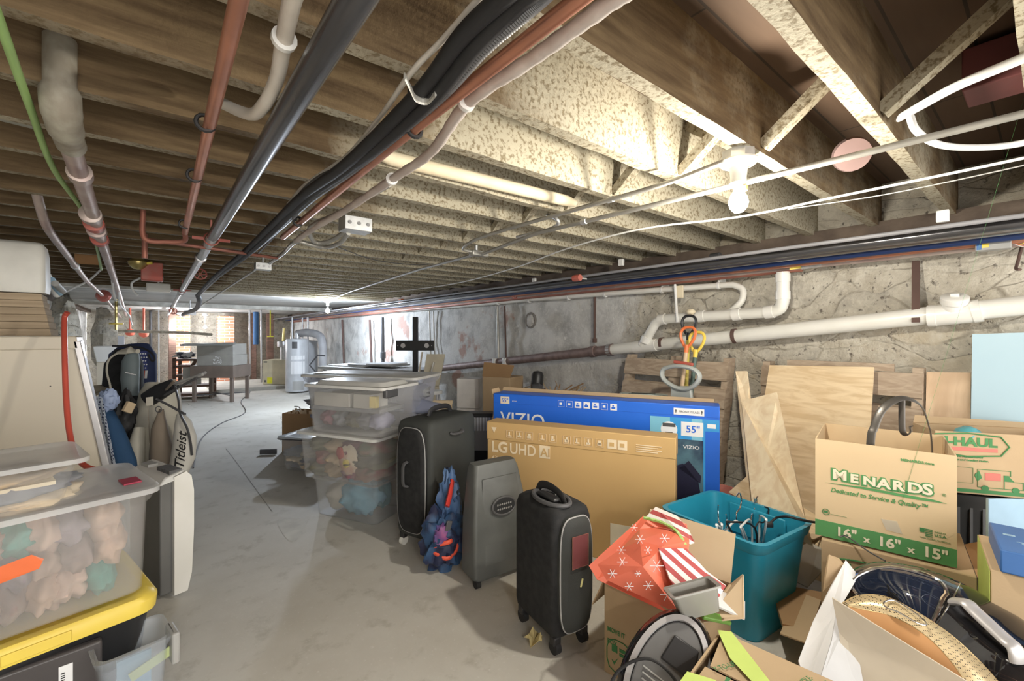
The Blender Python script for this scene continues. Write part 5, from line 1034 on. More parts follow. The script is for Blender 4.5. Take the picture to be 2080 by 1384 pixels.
# scrap on the floor
c = PZ(1085, 1300, .012); o = MB().add([(c.x + .045 * math.cos(a) * (1 - .35 * (i % 2)), c.y + .035 * math.sin(a) * (1 - .35 * ((i + 1) % 3 == 0)), .008 + .02 * (i % 3)) for i, a in enumerate([2 * PI * k / 10 for k in range(10)])] + [(c.x, c.y, .012)], [(10, i, (i + 1) % 10) for i in range(10)]).build('paper_scrap', M('yellowed_paper', (.70, .58, .28), .8)); o.modifiers.new('s', 'SOLIDIFY').thickness = .0015; tag(o, 'crumpled yellowed paper scrap on the floor beside the small suitcase', 'paper scrap')
# ================================================================ CLEAR BIN STACK
CL1 = M('cloth_multi', (.30, .10, .09), .9, col2=(.22, .24, .17), scale=9); CL2 = M('cloth_tan', (.55, .42, .28), .9, col2=(.36, .28, .19), scale=9); CL3 = M('cloth_olive', (.25, .24, .16), .9, col2=(.16, .15, .13), scale=7)
CLW = M('cloth_cream', (.75, .66, .52), .9, col2=(.62, .50, .36), scale=5); CLB = M('cloth_blue', (.16, .40, .55), .9, col2=(.22, .48, .62), scale=12); CLG = M('cloth_grey', (.34, .35, .36), .9, col2=(.22, .22, .25), scale=8); CLP = M('cloth_plum', (.30, .13, .16), .9, col2=(.20, .12, .13), scale=9)
def clothes(t, w_, dp, h, cols, n=10, seed=0, z0=.02):
    rnd = random.Random(seed)
    nx = max(2, n // 3); i = 0; hz = (h - z0) * .82
    for r_ in range(3):
        for k in range(nx):
            x = w_ * .10 + (w_ * .80) * (k + .5 + .25 * rnd.uniform(-1, 1)) / nx; z = z0 + hz * (r_ + .5) / 3; i += 1
            blob(t, (x, dp * .5, z), 1.0, (w_ * .80 / nx * (.72 + .2 * rnd.random()), dp * .42, hz / 3 * (.68 + .25 * rnd.random())), cols[(i * 5 + r_) % len(cols)], 'folded_garment', .34, 2.6, i + seed * 3, 16)
bl0, br0 = W2(-1.36, 2.99), W2(-.86, 2.78)
t, w_ = tub('clear_bin', 'clear plastic bin of blue fabric, bottom of the stack by the large suitcase', bl0, br0, .34, .0, .26, FROST, taper=.02, cat='storage bin', group='clear plastic bins stacked by the large suitcase')
blob(t, (.32, .13, .135), .14, (1.0, .75, .8), CLB, 'blue_towel', .5, 3, 4, 16); blob(t, (.14, .16, .11), .12, (1.0, 1, .8), M('cloth_pale', (.62, .58, .5), .9), 'folded_garment', .3, 2, 6); blob(t, (.42, .2, .13), .09, (.7, .8, 1), M('cloth_teal', (.06, .22, .26), .9), 'folded_garment', .3, 2, 8)
blob(t, (.22, .22, .18), .08, (1.2, .8, .6), CLP, 'folded_garment', .4, 2, 9)
A, B = W2(-1.44, 2.96), W2(-.84, 2.70)
t, w_ = tub('clear_bin', 'clear plastic bin of mixed clothes with a white lid, middle of the stack', A, B, .38, .262, .30, FROST, taper=.02, lid=.02, lidmat=LIDW, cat='storage bin', group='clear plastic bins stacked by the large suitcase')
clothes(t, w_, .38, .30, [CL3, CL2, CL1, CLP, CL2, CL3], 12, 1)
MB().ball((.40, .045, .14), .09, 16, (.85, .25, 1.15), .12, 2, 3).build('white_shirt', M('shirt_print', (.74, .64, .50), .9, col2=(.62, .40, .30), scale=6, lo=.5, hi=.6), t, smooth=True)
MB().ball((.345, .025, .19), .03, 10, (1, .35, 1.3), .2).build('red_patch', M('cloth_red', (.45, .07, .06), .9), t, smooth=True); MB().ball((.40, .02, .13), .028, 10, (1, .35, 1), .2).build('yellow_patch', M('cloth_yellow', (.75, .62, .20), .9), t, smooth=True)
A, B = W2(-1.36, 2.90), W2(-.78, 2.68)
t, w_ = tub('clear_bin', 'clear plastic bin with a domed white lid and dark latch, top of the stack', A, B, .36, .582, .30, FROST, taper=.02, lid=.035, lidmat=LIDW, cat='storage bin', group='clear plastic bins stacked by the large suitcase')
MB().bx(.04, .33, .03, .2, .17, .26).build('white_carton', M('grey_carton', (.62, .60, .55), .8), t, bevel=.004); MB().bx(.36, .50, .03, .2, .17, .26).build('grey_carton', MATS['grey_carton'], t, bevel=.004); MB().bx(.495, .545, .02, .05, .18, .25).build('yellow_carton', M('yellow_card', (.8, .66, .25), .7), t)
MB().bx(.02, .56, .035, .30, .145, .168).build('dark_tray', CLG, t)
for i, (x, m_) in enumerate(((.10, CLP), (.2, CLG), (.3, CL3), (.4, CLG), (.5, M('cloth_lilac', (.45, .45, .62), .9)))): blob(t, (x, .14, .08), .07, (1, 1.2, .8), m_, 'folded_garment', .4, 3, i + 20)
MB().cbox((w_ + .004, .06, .275), (.03, .12, .055)).build('latch', DKGREY, t, bevel=.008)
A, B = W2(-1.66, 3.50), W2(-.72, 3.24)
t, w_ = tub('clear_bin', 'wide bluish plastic bin behind the top bin of the stack', A, B, .42, .47, .42, FROSTB, taper=.05, rim=.02, lid=.02, lidmat=LIDW, cat='storage bin')
clothes(t, w_, .42, .42, [CLG, M('cloth_blue_grey', (.3, .33, .45), .9)], 7, 5)
t2, w_ = carton('plain_carton', 'plain cardboard carton hidden behind the stacked bins, under the bluish bin', W2(-1.26, 3.46), W2(-.78, 3.33), .34, 0, .465, CARD)
# small lidded bin and open carton left of the stack
c = W2(-1.56, 3.35); A, B = W2(-2.10, 3.95), W2(-1.74, 3.87)
t, w_ = tub('lidded_bin', 'small clear bin with a dark rimmed lid on the floor left of the stack', A, B, .30, .0, .29, FROST, taper=.03, r=.05, lid=.006, lidmat=M('lid_grey', (.62, .66, .70), .3, alpha=.8), cat='storage bin')
MB().tube(rr(-.018, w_ + .018, -.018, .318, .05, .285, 5), .006, 6, closed=True).build('lid_seal', DKGREY, t, smooth=True)
clothes(t, w_, .3, .2, [CLW, CLG], 4, 2)
A, B = W2(-2.39, 4.57), W2(-1.98, 4.52)
t, w_ = carton('open_carton', 'small open carton of scraps behind the lidded bin', A, B, .30, 0, .40, CARD_DK, open_=True)
m = MB()
for i in range(9): m.cbox((.04 + .035 * i, .06 + .02 * (i % 4), .30 + .02 * (i % 3)), (.024, .008, .22), (.15 * (i % 3), .1 * (i % 2), 0))
m.build('wood_offcut', M('pale_offcuts', (.75, .60, .42), .8), t)
pipe('white_hose', 'white hose curling over the open carton of scraps', 'hose', cr([PD(588, 856, 4.65), PD(594, 840, 4.65), PD(606, 834, 4.62), PD(612, 842, 4.6), PD(608, 828, 4.6), PD(598, 826, 4.6)], 6), .006, WHITE)
o = MB().cbox(PZ(545, 918, .03), (.16, .02, .05), (0, 0, -.55)).build('dark_bar', DKGREY, bevel=.003); tag(o, 'short dark bar lying on the floor left of the lidded bin', 'bar')
# ================================================================ LEFT FOREGROUND
P1 = PD(306, 1005, 1.5); P2 = PD(0, 1076, 1.235); P1.z = P2.z = 0; dd = (P2 - P1).normalized(); P3 = P1 + dd * .74
t, w_ = tub('clear_bin', 'big frosted bin of tan clothes with an orange tape strip, left edge', P3, P1, .42, .354, .335, M('milky_plastic', (.80, .79, .78), .35, alpha=.16), taper=.012, rim=.022, r=.045, lid=.012, lidmat=M('lid_clear', (.82, .83, .84), .3, alpha=.5), cat='storage bin')
clothes(t, w_, .42, .335, [M('cloth_sand', (.60, .42, .32), .9, col2=(.40, .29, .24), scale=9), M('cloth_rose', (.62, .46, .38), .9, col2=(.46, .33, .29), scale=8), M('cloth_brown', (.40, .29, .25), .9, col2=(.26, .20, .19), scale=8), M('cloth_sea', (.10, .34, .30), .9), MATS['cloth_sand'], MATS['cloth_rose'], M('cloth_mauve', (.30, .25, .29), .9)], 27, 3)
MB().sheet([(w_ - .56, -.004 + .012, .13), (w_ - .26, .006, .175), (w_ - .25, .006, .20), (w_ - .275, .005, .222), (w_ - .56, .004, .175)], .0012).build('orange_tape', M('tape_orange', (.88, .18, .05), .4), t)
MB().cbox((w_ - .03, .12, .350), (.05, .08, .006)).build('red_patch', M('patch_red', (.45, .05, .10), .5), t, bevel=.002)
# smaller bin on top
Q1 = PD(158, 1040, 1.33); Q1.z = 0; Q0 = Q1 + dd * .46
t, w_ = tub('clear_bin', 'small shallow clear bin resting on the lid of the big frosted bin', Q0 + Vector((0, .06, 0)), Q1 + Vector((0, .06, 0)), .30, .704, .12, CLEAR, taper=.03, rim=.018, lid=.01, lidmat=MATS['lid_clear'], cat='storage bin')
MB().bx(.04, w_ - .05, .03, .26, .055, .066).build('cream_board', CREAMPIPE, t); clothes(t, w_, .28, .13, [CLG, CLW, CL2], 5, 8, -.02)
# yellow lidded black tote beneath
E1 = P1 + Vector((.008, -.022, 0)); E0 = E1 + dd * .86
t, w_ = tub('storage_tote', 'black tote with a bright yellow lid under the big frosted bin', E0, E1, .50, 0, .315, BLACK, taper=.04, rim=.006, r=.05, cat='storage bin')
def yr(z, g): return rr(-.015 + g, w_ + .015 - g, -.015 + g, .515 - g, .06, z)
MB().loft([yr(.295, .0), yr(.335, -.004), yr(.349, .006), yr(.352, .03), yr(.345, .045)]).build('lid', YEL, t, smooth=True)
MB().bx(w_ - .34, w_ - .2, -.024, -.015, .305, .335).build('lid_catch', MATS['yellow_plastic'], t, bevel=.002)
# dark panel and clear latch bin in front
K1 = PZ(208, 1300, .27); K0 = K1 + (PZ(0, 1375, .27) - K1).normalized() * .55
t, w_ = carton('flat_case', 'dark grey flat case with a white barcode sticker, lower left corner', K0, K1, .03, 0, .27, M('graphite', (.075, .068, .07), .35), cat='case', shell='case_shell', bevel=.008)
f = patch(t, 'barcode_sticker', w_ - .095, w_ - .065, .13, .235, PAPER, y=-.002); 
m = MB()
for i in range(12): m.bx(w_ - .09, w_ - .082, -.0042, -.003, .14 + i * .0065, .1425 + i * .0065 + .001 * (i % 2))
m.build('barcode', BLACK, f)
R1 = PZ(348, 1285, .25); R0_ = R1 + dd * .20 + Vector((0, .02, 0))
Ra, Rb = PZ(200, 1345, .25), PZ(348, 1290, .25)
t, w_ = tub('latch_bin', 'bluish clear bin with a grey side latch, bottom left', Ra + Vector((0, -.02, 0)), Rb, .16, 0, .25, M('bluish_clear', (.62, .68, .76), .2, alpha=.28), taper=.02, r=.03, rim=.010, cat='storage bin')
MB().cbox((w_ + .012, .04, .20), (.022, .09, .10)).build('latch', GREYP, t, bevel=.006); MB().bx(.05, w_ - .04, .06, .07, .02, .2).build('blue_folder', LBLUE, t); MB().cbox((w_ - .04, .03, .17), (.12, .004, .03), (0, -.3, 0)).build('green_label', M('pale_green', (.62, .72, .35), .6), t)
# ---- portable air conditioner
a0, a1, a2 = W2(-1.66, 1.99), W2(-1.575, 1.97), W2(-1.545, 2.10)
aA, aB = W2(-1.90, 2.18), W2(-1.585, 1.985)
A, w_, rz = ab(aA, aB)
t = thing('portable_air_conditioner', 'white portable air conditioner with dark grey side beside the big bin', 'air conditioner', (A.x, A.y, 0), rz); dp = .105; h = .585
MB().bx(.01, w_ - .01, 0, dp * .5, .03, h - .045).build('grey_panel', M('ac_grey', (.17, .17, .165), .5), t, bevel=.006)
prof = [(.45, .02), (.95, .02), (1.12, .10), (1.2, .3), (1.2, h - .10), (1.1, h - .03), (.9, h - .005), (.45, h - .02)]
MB().loft([[(x, dp * a, z) for a, z in prof] for x in (0, .02, w_ - .0, w_ + .012)]).build('white_shell', PVCJ, t, smooth=True)
MB().hexa([(.0, -.012, h - .05), (w_ + .01, -.012, h - .05), (w_ + .01, dp * .9, h - .03), (0, dp * .9, h - .03)], [(.02, .02, h - .02), (w_ - .01, .02, h - .02), (w_ - .005, dp * .9, h + .0), (0.02, dp * .9, h + .0)]).build('top_cover', WHITE, t, bevel=.006)
m = MB()
for i in range(9): m.bx(w_ - .03 - .016 * i, w_ - .022 - .016 * i, .04, dp * .85, h - .014, h + .004)
m.build('vent_slot', DKGREY, t); MB().bx(.06, .14, .03, .07, h - .012, h + .002).build('control_panel', GREYP, t)
# ---- beige appliance with sloping side
f = PD(155, 678, 2.1); zt = 1.21
xr = f.x; t = thing('beige_cabinet', 'big beige enamel cabinet with a metal edge strip, left edge', 'cabinet', (xr, f.y, 0))
W_ = .62; Dp = .22
MB().loft([[(-W_, 0, 0), (.20, 0, 0), (0, 0, zt), (-W_, 0, zt)], [(-W_, Dp, 0), (.20, Dp, 0), (0, Dp, zt), (-W_, Dp, zt)]]).build('body', BEIGE, t, bevel=.01)
MB().loft([[(-W_ - .005, -.012, zt - .06), (.012, -.012, zt - .06), (.0, -.012, zt + .003), (-W_ - .005, -.012, zt + .003)], [(-W_ - .005, Dp, zt - .06), (.012, Dp, zt - .06), (.0, Dp, zt + .003), (-W_ - .005, Dp, zt + .003)]]).build('top_rim', BEIGE, t, bevel=.006)
MB().hexa([(.185, -.012, 0), (.215, -.012, 0), (.215, Dp * .35, 0), (.185, Dp * .35, 0)], [(-.012, -.012, zt - .02), (.016, -.012, zt - .02), (.016, Dp * .35, zt - .02), (-.012, Dp * .35, zt - .02)]).build('metal_edge', ALU, t, bevel=.004)
MB().tube([(-.085, -.013, .98), (-.085, -.008, .98)], .003, 8).build('screw_hole', BLACK, t)
top = zt + .004
sa = PD(100, 668, 2.14)
CS2 = M('stack_cardboard', (.46, .36, .25), .9, col2=(.34, .265, .18), scale=2.2, stretch=(1, 1, 30), bump=.3)
for i in range(6):
    o = MB().hexa([(sa.x - .55 + .004 * i, sa.y - .02 + .003 * (i % 2), top + .034 * i), (sa.x + .01 - .006 * i, sa.y - .02 + .004 * (i % 3), top + .034 * i), (sa.x - .008 * i, sa.y + .26, top + .034 * i), (sa.x - .55, sa.y + .26, top + .034 * i)],
                  [(sa.x - .55 + .004 * i, sa.y - .02 + .003 * (i % 2), top + .033 + .034 * i), (sa.x + .005 - .006 * i, sa.y - .02 + .004 * (i % 3), top + .033 + .034 * i), (sa.x - .008 * i, sa.y + .26, top + .033 + .034 * i), (sa.x - .55, sa.y + .26, top + .033 + .034 * i)]).build('folded_carton', CS2, bevel=.003)
    tag(o, 'flattened brown carton on the beige cabinet, %s of the pile' % ['lowest', 'second from the bottom', 'third from the bottom', 'third from the top', 'second from the top', 'topmost'][i], 'cardboard', 'flattened cartons on the beige cabinet')
top += .206
r0 = PD(82, 560, 2.10)
t = thing('plastic_heater', 'off-white rounded plastic appliance on top of the flattened cartons', 'appliance', (r0.x, r0.y, top))
def hr(z, g): return rr(-.22 + g, .015 - g * .5, .0 + g, .16 - g, .03, z)
MB().loft([hr(0, .0), hr(.03, -.006), hr(.18, .0), hr(.225, .012), hr(.245, .04)]).build('body', M('offwhite_plastic', (.74, .73, .68), .45), t, smooth=True)
MB().bx(-.23, -.19, -.01, .02, .0, .2).build('side_strip', BLUED, t)
for i in range(3):
    a = PD(96 + 8 * i, 560 + 8 * i, 2.3); b_ = PD(116 + 6 * i, 600 - 4 * i, 2.42)
    o = MB().tube([a, b_], .016, 12).build('plastic_tube', (WHITE, LBLUE, GREYP)[i], smooth=True); tag(o, ('white', 'light blue', 'grey')[i] + ' rolled tube poking out behind the off-white plastic appliance', 'tube', 'rolled tubes beside the flattened cartons')
# ---- red hose
pipe('red_hose', 'thick red hose bowed in front of the beige cabinet', 'hose', cr([PD(137, 635, 2.0), PD(131, 648, 2.0), PD(131, 700, 1.95), PD(134, 800, 1.9), PD(140, 870, 1.86), PD(152, 920, 1.82), PD(175, 948, 1.8), PD(216, 958, 1.8)], 8), .0105, REDH)
# ================================================================ GOLF BAGS AND FABRIC
def loft_path(pts, ra, rb, n=20, ang=None):
    P = [Vector(p) for p in pts]; rings = []
    for i, p in enumerate(P):
        tt = (P[min(i + 1, len(P) - 1)] - P[max(i - 1, 0)]).normalized(); x = Vector((CS, -SN, 0)); x = (x - tt * x.dot(tt)).normalized(); y = tt.cross(x)
        rings.append([p + x * math.cos(2 * PI * j / n) * ra[i] + y * math.sin(2 * PI * j / n) * rb[i] for j in range(n)])
    return rings
def golf(name, label, loc): return thing(name, label, 'golf bag', loc)
# black bag with pale piping
c = PD(255, 880, 3.05); t = golf('golf_bag', 'black golf bag with grey hood and pale piping, left of the bone bag', c)
def Q(u, v, d): return PD(u, v, d) - c
MB().loft(loft_path([Q(268, 1000, 2.9), Q(262, 930, 2.95), Q(255, 860, 3.0), Q(250, 790, 3.05), Q(252, 740, 3.08), Q(258, 712, 3.1)], [.10, .11, .115, .12, .115, .07], [.09, .10, .10, .10, .09, .05])).build('bag_body', NYLON, t, smooth=True)
MB().loft(loft_path([Q(266, 805, 2.94), Q(264, 770, 2.95), Q(266, 735, 2.97), Q(270, 718, 2.99)], [.045, .052, .052, .035], [.04, .045, .045, .03])).build('hood_panel', SLATE, t, smooth=True)
MB().tube(cr([Q(276, 712, 2.95), Q(245, 716, 2.93), Q(222, 730, 2.92), Q(217, 755, 2.92), Q(224, 785, 2.92), Q(226, 815, 2.92)], 6), .006, 8).build('piping', BONE, t, smooth=True)
MB().tube([Q(255, 757, 2.88), Q(276, 762, 2.88)], .004, 6).build('zipper_trim', PAPER, t)
MB().loft(loft_path([Q(238, 716, 2.94), Q(262, 712, 2.93), Q(280, 714, 2.93)], [.004, .012, .014], [.02, .03, .02])).build('hood_edge', BONE, t, smooth=True)
# navy flag bag behind
c = PD(270, 790, 3.6); t = golf('golf_bag', 'navy golf bag printed with stars and stripes behind the black one', c)
MB().loft(loft_path([Q(262, 1000, 3.5), Q(262, 860, 3.55), Q(268, 770, 3.6), Q(270, 720, 3.6), Q(272, 702, 3.62)], [.15, .17, .19, .18, .12], [.09, .1, .1, .1, .05])).build('bag_body', NAVY, t, smooth=True)
fx = [Q(284, 715, 3.42), Q(299, 712, 3.46), Q(299, 752, 3.46), Q(281, 752, 3.42)]
MB().sheet(fx, .004).build('star_field', M('flag_blue', (.05, .07, .24), .8), t)
m = MB()
for r_ in range(5):
    for k in range(3):
        p = Q(285.5 + k * 5 + 2.2 * (r_ % 2), 719 + r_ * 7.2, 3.41); m.cbox(p, (.008, .004, .008), (0, .78, YAW))
m.build('printed_stars', PAPER, t)
for i in range(5): MB().sheet([Q(279 + i * 4, 753, 3.42), Q(283 + i * 4, 753, 3.42), Q(281.5 + i * 4, 769, 3.42), Q(277 + i * 4, 769, 3.42)], .004).build('printed_stripe', (PAPER, REDH)[i % 2], t)
MB().tube(cr([Q(228, 703, 3.5), Q(260, 704, 3.45), Q(290, 708, 3.42), Q(308, 718, 3.42), Q(314, 730, 3.42), Q(308, 733, 3.42), Q(301, 720, 3.42)], 6), .5, 8, flat=(.008, .003)).build('strap', BLACKR, t, smooth=True)
# bone bag with script lettering
c = PD(335, 900, 2.85); t = golf('golf_bag', 'bone white stand bag with black script lettering, right of the golf bags', c)
MB().loft(loft_path([Q(318, 1030, 2.75), Q(320, 960, 2.78), Q(322, 900, 2.82), Q(322, 840, 2.88), Q(325, 800, 2.92), Q(330, 782, 2.94)], [.12, .14, .15, .135, .12, .10], [.09, .10, .10, .10, .09, .08])).build('bag_body', BONE, t, smooth=True)
MB().loft(loft_path([Q(362, 960, 2.62), Q(372, 930, 2.62), Q(376, 890, 2.64), Q(372, 860, 2.67), Q(366, 842, 2.70)], [.05, .062, .06, .045, .02], [.05, .06, .055, .04, .02])).build('side_pocket', M('bone_light', (.72, .70, .64), .6), t, smooth=True)
MB().loft(loft_path([Q(330, 980, 2.64), Q(328, 920, 2.66), Q(324, 870, 2.68), Q(328, 832, 2.72)], [.075, .065, .04, .012], [.05, .05, .04, .012])).build('towel', TAUPE, t, smooth=True)
MB().loft(loft_path([Q(272, 985, 2.68), Q(274, 945, 2.68), Q(278, 905, 2.7), Q(284, 870, 2.74)], [.05, .055, .045, .03], [.04, .045, .04, .03])).build('lower_pocket', BONE, t, smooth=True)
MB().loft(loft_path([Q(300, 812, 2.80), Q(325, 796, 2.78), Q(352, 783, 2.78), Q(362, 782, 2.8)], [.05, .05, .045, .02], [.03, .03, .03, .02])).build('collar', BLACKR, t, smooth=True)
MB().tube(cr([Q(318, 811, 2.68), Q(340, 822, 2.66), Q(362, 834, 2.64), Q(376, 842, 2.62)], 5), .007, 8).build('strap', DKGREY, t, smooth=True)
MB().tube(cr([Q(355, 785, 2.74), Q(362, 810, 2.68), Q(366, 840, 2.64), Q(380, 870, 2.6), Q(387, 900, 2.6), Q(390, 925, 2.6)], 6), .5, 8, flat=(.012, .006)).build('shoulder_strap', DKGREY, t, smooth=True)
MB().tube([Q(322, 832, 2.69) + Vector((math.cos(a) * .018 * CS, -math.cos(a) * .018 * SN, math.sin(a) * .018)) for a in [2 * PI * i / 16 for i in range(16)]], .003, 6, closed=True).build('ring_clip', DKGREY, t, smooth=True)
MB().loft(loft_path([Q(317, 876, 2.69), Q(321, 855, 2.69)], [.016, .016], [.01, .01])).build('green_tag', M('tag_green', (.02, .14, .08), .7), t, smooth=True)
MB().sheet([Q(296, 808, 2.67), Q(311, 806, 2.67), Q(311, 824, 2.67), Q(297, 825, 2.67)], .002).build('paper_tag', M('tag_paper', (.72, .68, .58), .7), t)
MB().tube(cr([Q(300, 820, 2.70), Q(302, 860, 2.68), Q(304, 900, 2.69)], 3), .0016, 5).build('zipper', TAUPE, t)
lo_ = text(t, 'Titleist', 0, 0, .038, BLACKR, bold=.0006, shear=.35, sx=1.0)
dirv = (Q(378, 872, 2.545) - Q(371, 958, 2.545)); lo_.location = Q(373, 955, 2.540); s_ = dirv.length / .165
zax = Vector((-SN, -CS, 0)); xa = dirv.normalized(); ya = zax.cross(xa).normalized(); za = xa.cross(ya)
lo_.rotation_euler = Matrix((xa, ya, za)).transposed().to_euler(); lo_.scale = (s_ * .95, s_, 1)
# clubs
for i, (a, b_) in enumerate((((300, 805), (418, 757)), ((300, 795), (412, 761)), ((310, 815), (400, 768)), ((330, 800), (355, 773)))):
    p0, p1 = PD(a[0], a[1], 2.8), PD(b_[0], b_[1], 2.74 - .03 * i)
    o = MB().tube([p0, p1], [.006, .009], 8).build('golf_club', (ALU, GREYP, DKGREY, TAUPE)[i], smooth=True); tag(o, ['long silver golf club grip pointing right, topmost', 'grey golf club grip just under the silver one', 'dark golf club grip, lowest across the bone bag', 'short brown golf club grip at the bone bag collar'][i], 'golf club', 'golf clubs lying across the bone bag')
# dotted fabric, blue cover, black jacket, bench
c = PD(215, 880, 2.45); DOT = mat_dots('dotted_fabric', (.50, .56, .66), (.02, .03, .10), 62, .36)
o = MB().sheet([PD(182, 804, 2.50), PD(202, 806, 2.50), PD(235, 970, 2.32), PD(234, 1010, 2.32), PD(205, 1010, 2.30)], .02).build('dotted_cover', DOT); tag(o, 'pale blue ironing cover with navy dots beside the beige cabinet', 'fabric cover')
o = MB().loft(loft_path([PD(258, 1010, 2.6), PD(250, 940, 2.6), PD(232, 880, 2.62), PD(215, 830, 2.66)], [.075, .07, .05, .03], [.05, .05, .05, .03])).build('blue_cloth', NAVY2, smooth=True); tag(o, 'blue cloth hanging between the dotted cover and the black golf bag', 'cloth')
o = MB().ball(PD(252, 850, 2.76), .10, 16, (.6, .6, 1.5), .5, 3, 3).build('black_jacket', BLACKR, smooth=True); tag(o, 'black jacket bunched in front of the black golf bag', 'jacket')
o = MB().ball(PD(222, 812, 2.62), .055, 12, (.8, .5, 1.1), .5, 3, 6).build('light_blue_bag', M('pale_blue', (.40, .50, .75), .5), smooth=True); tag(o, 'small pale blue plastic bag above the dotted cover', 'bag')
o = MB().cbox(PD(262, 828, 2.60), (.05, .02, .06), (0, .5, YAW)).build('cardboard_tag', CARD_IN, bevel=.002); tag(o, 'small square cardboard tag hanging by the black jacket', 'tag')
o = MB().sheet([PD(178, 785, 2.8), PD(222, 780, 3.1), PD(228, 786, 3.0), PD(182, 806, 2.6)], .015).build('grey_board', M('bench_board', (.52, .47, .38), .8)); tag(o, 'weathered board top behind the beige cabinet edge', 'board')
# ================================================================ FAR LEFT FURNITURE
# pale chest / sink skirt, white meter box, red valve
a = PD(196, 720, 6.3); b_ = PD(226, 720, 6.5)
t = thing('utility_sink', 'pale splayed utility sink stand behind the flag golf bag', 'sink', (a.x, a.y, 0), 0)
MB().hexa([(0, 0, .82), (.50, 0, .82), (.50, .4, .82), (0, .4, .82)], [(-.04, -.03, 1.05), (.55, -.03, 1.05), (.55, .42, 1.05), (-.04, .42, 1.05)]).build('basin', WHITE, t, bevel=.01)
for x, y in ((0.02, .02), (.44, .02), (.02, .34), (.44, .34)): MB().hexa([(x - .02, y, 0), (x + .03, y, 0), (x + .03, y + .04, 0), (x - .02, y + .04, 0)], [(x - .02, y, .83), (x + .07, y, .83), (x + .07, y + .04, .83), (x - .02, y + .04, .83)]).build('leg', BEIGE, t)
p = PD(226, 698, 8.5); o = MB().cbox(p, (.38, .12, .30)).cyl(p, (p.x, p.y, .0), .03).build('meter_box', M('meter_grey', (.62, .66, .74), .5), bevel=.01); tag(o, 'pale grey meter box on the far left pipes', 'meter box')
p = PD(205, 690, 8.4); o = MB().cbox(p, (.07, .06, .13)).build('disconnect_switch', REDP, bevel=.01); tag(o, 'small red switch handle left of the meter box', 'switch')
for i, (pts, m_, r, lab) in enumerate((([(198, 625), (199, 800)], DKGREY, .02, 'dark vertical pipe left of the red switch handle'), ([(210, 625), (210, 660), (228, 660), (228, 672)], BLACKR, .025, 'black hooked pipe above the meter box'), ([(215, 625), (215, 800)], DKGREY, .02, 'dark vertical pipe beside the meter box'), ([(236, 625), (237, 690)], PAPER, .008, 'thin white string above the meter box'), ([(205, 672), (380, 676), (430, 680)], CASTGREY, .03, 'long grey pipe crossing before the far stone wall'), ([(322, 630), (323, 782)], PAPER, .012, 'thin white pipe standing before the far stone wall'), ([(306, 630), (307, 782)], DKGREY, .03, 'dark column standing before the far stone wall'), ([(507, 630), (508, 760), (496, 782)], ALU, .022, 'thin grey conduit down the stone wall left of the tan boiler'), ([(530, 630), (531, 782)], ALU, .02, 'thin conduit left of the tan boiler'))):
    pipe('service_pipe', lab, 'pipe', [PD(u, v, 9.4 if i < 6 else 10.6) for u, v in pts], r, m_, 'service pipes at the far end')
for (u, v, lab) in ((264, 675, 'left'), (292, 678, 'right')):
    p = PD(u, v, 9.6); o = MB().lathe([(0, -.09), (.07, -.06), (.09, 0), (.05, .06), (0, .08)], p, 14, (0, 0, 1)).cyl(p, (p.x, p.y, 1.8), .02).build('red_fitting', M('bright_red', (.75, .16, .10), .5), smooth=True); tag(o, 'bright red pipe fitting at the far end, the %s one of two' % lab, 'pipe fitting', 'red fittings at the far end')
p = PD(236, 658, 7.2); t = thing('yellow_valve', 'yellow hand wheel valve near the far left pipes', 'valve', p); MB().tube([(math.cos(a) * .08, math.sin(a) * .08, 0) for a in [2 * PI * i / 16 for i in range(16)]], .012, 6, closed=True).cyl((-.07, 0, 0), (.07, 0, 0), .008, 6).build('hand_wheel', YEL, t, smooth=True); MB().cyl((0, 0, -.1), (0, 0, 1.8 - p.z), .02).build('stem', BRASS, t)
# dark red wooden shelf
a = PD(350, 800, 8.2); t = thing('wooden_shelf', 'dark red-brown slatted wooden shelf left of the grey work table', 'shelf', (a.x, a.y, 0), -.25)
for z in (.05, .22, .42, .60, .72): MB().bx(0, .62, 0, .45, z, z + .035).build('shelf_board', DARKWOOD, t)
for x in (0, .57): MB().bx(x, x + .05, 0, .05, 0, .78).bx(x, x + .05, .40, .45, 0, .78).build('side_frame', DARKWOOD, t)
MB().hexa([(.2, -.01, .5), (.26, -.01, .5), (.26, .02, .5), (.2, .02, .5)], [(.34, -.01, .74), (.40, -.01, .74), (.40, .02, .74), (.34, .02, .74)]).build('diagonal_strut', DARKWOOD, t)
o = blob(None, (a.x + .2, a.y + .15, .82), .12, (1.3, .9, .45), M('crumpled_paper', (.78, .78, .78), .8, col2=(.10, .10, .14), scale=9, lo=.5, hi=.55), 'crumpled_paper', .7, 4, 4); tag(o, 'heap of crumpled black and white paper on the dark wooden shelf', 'paper')
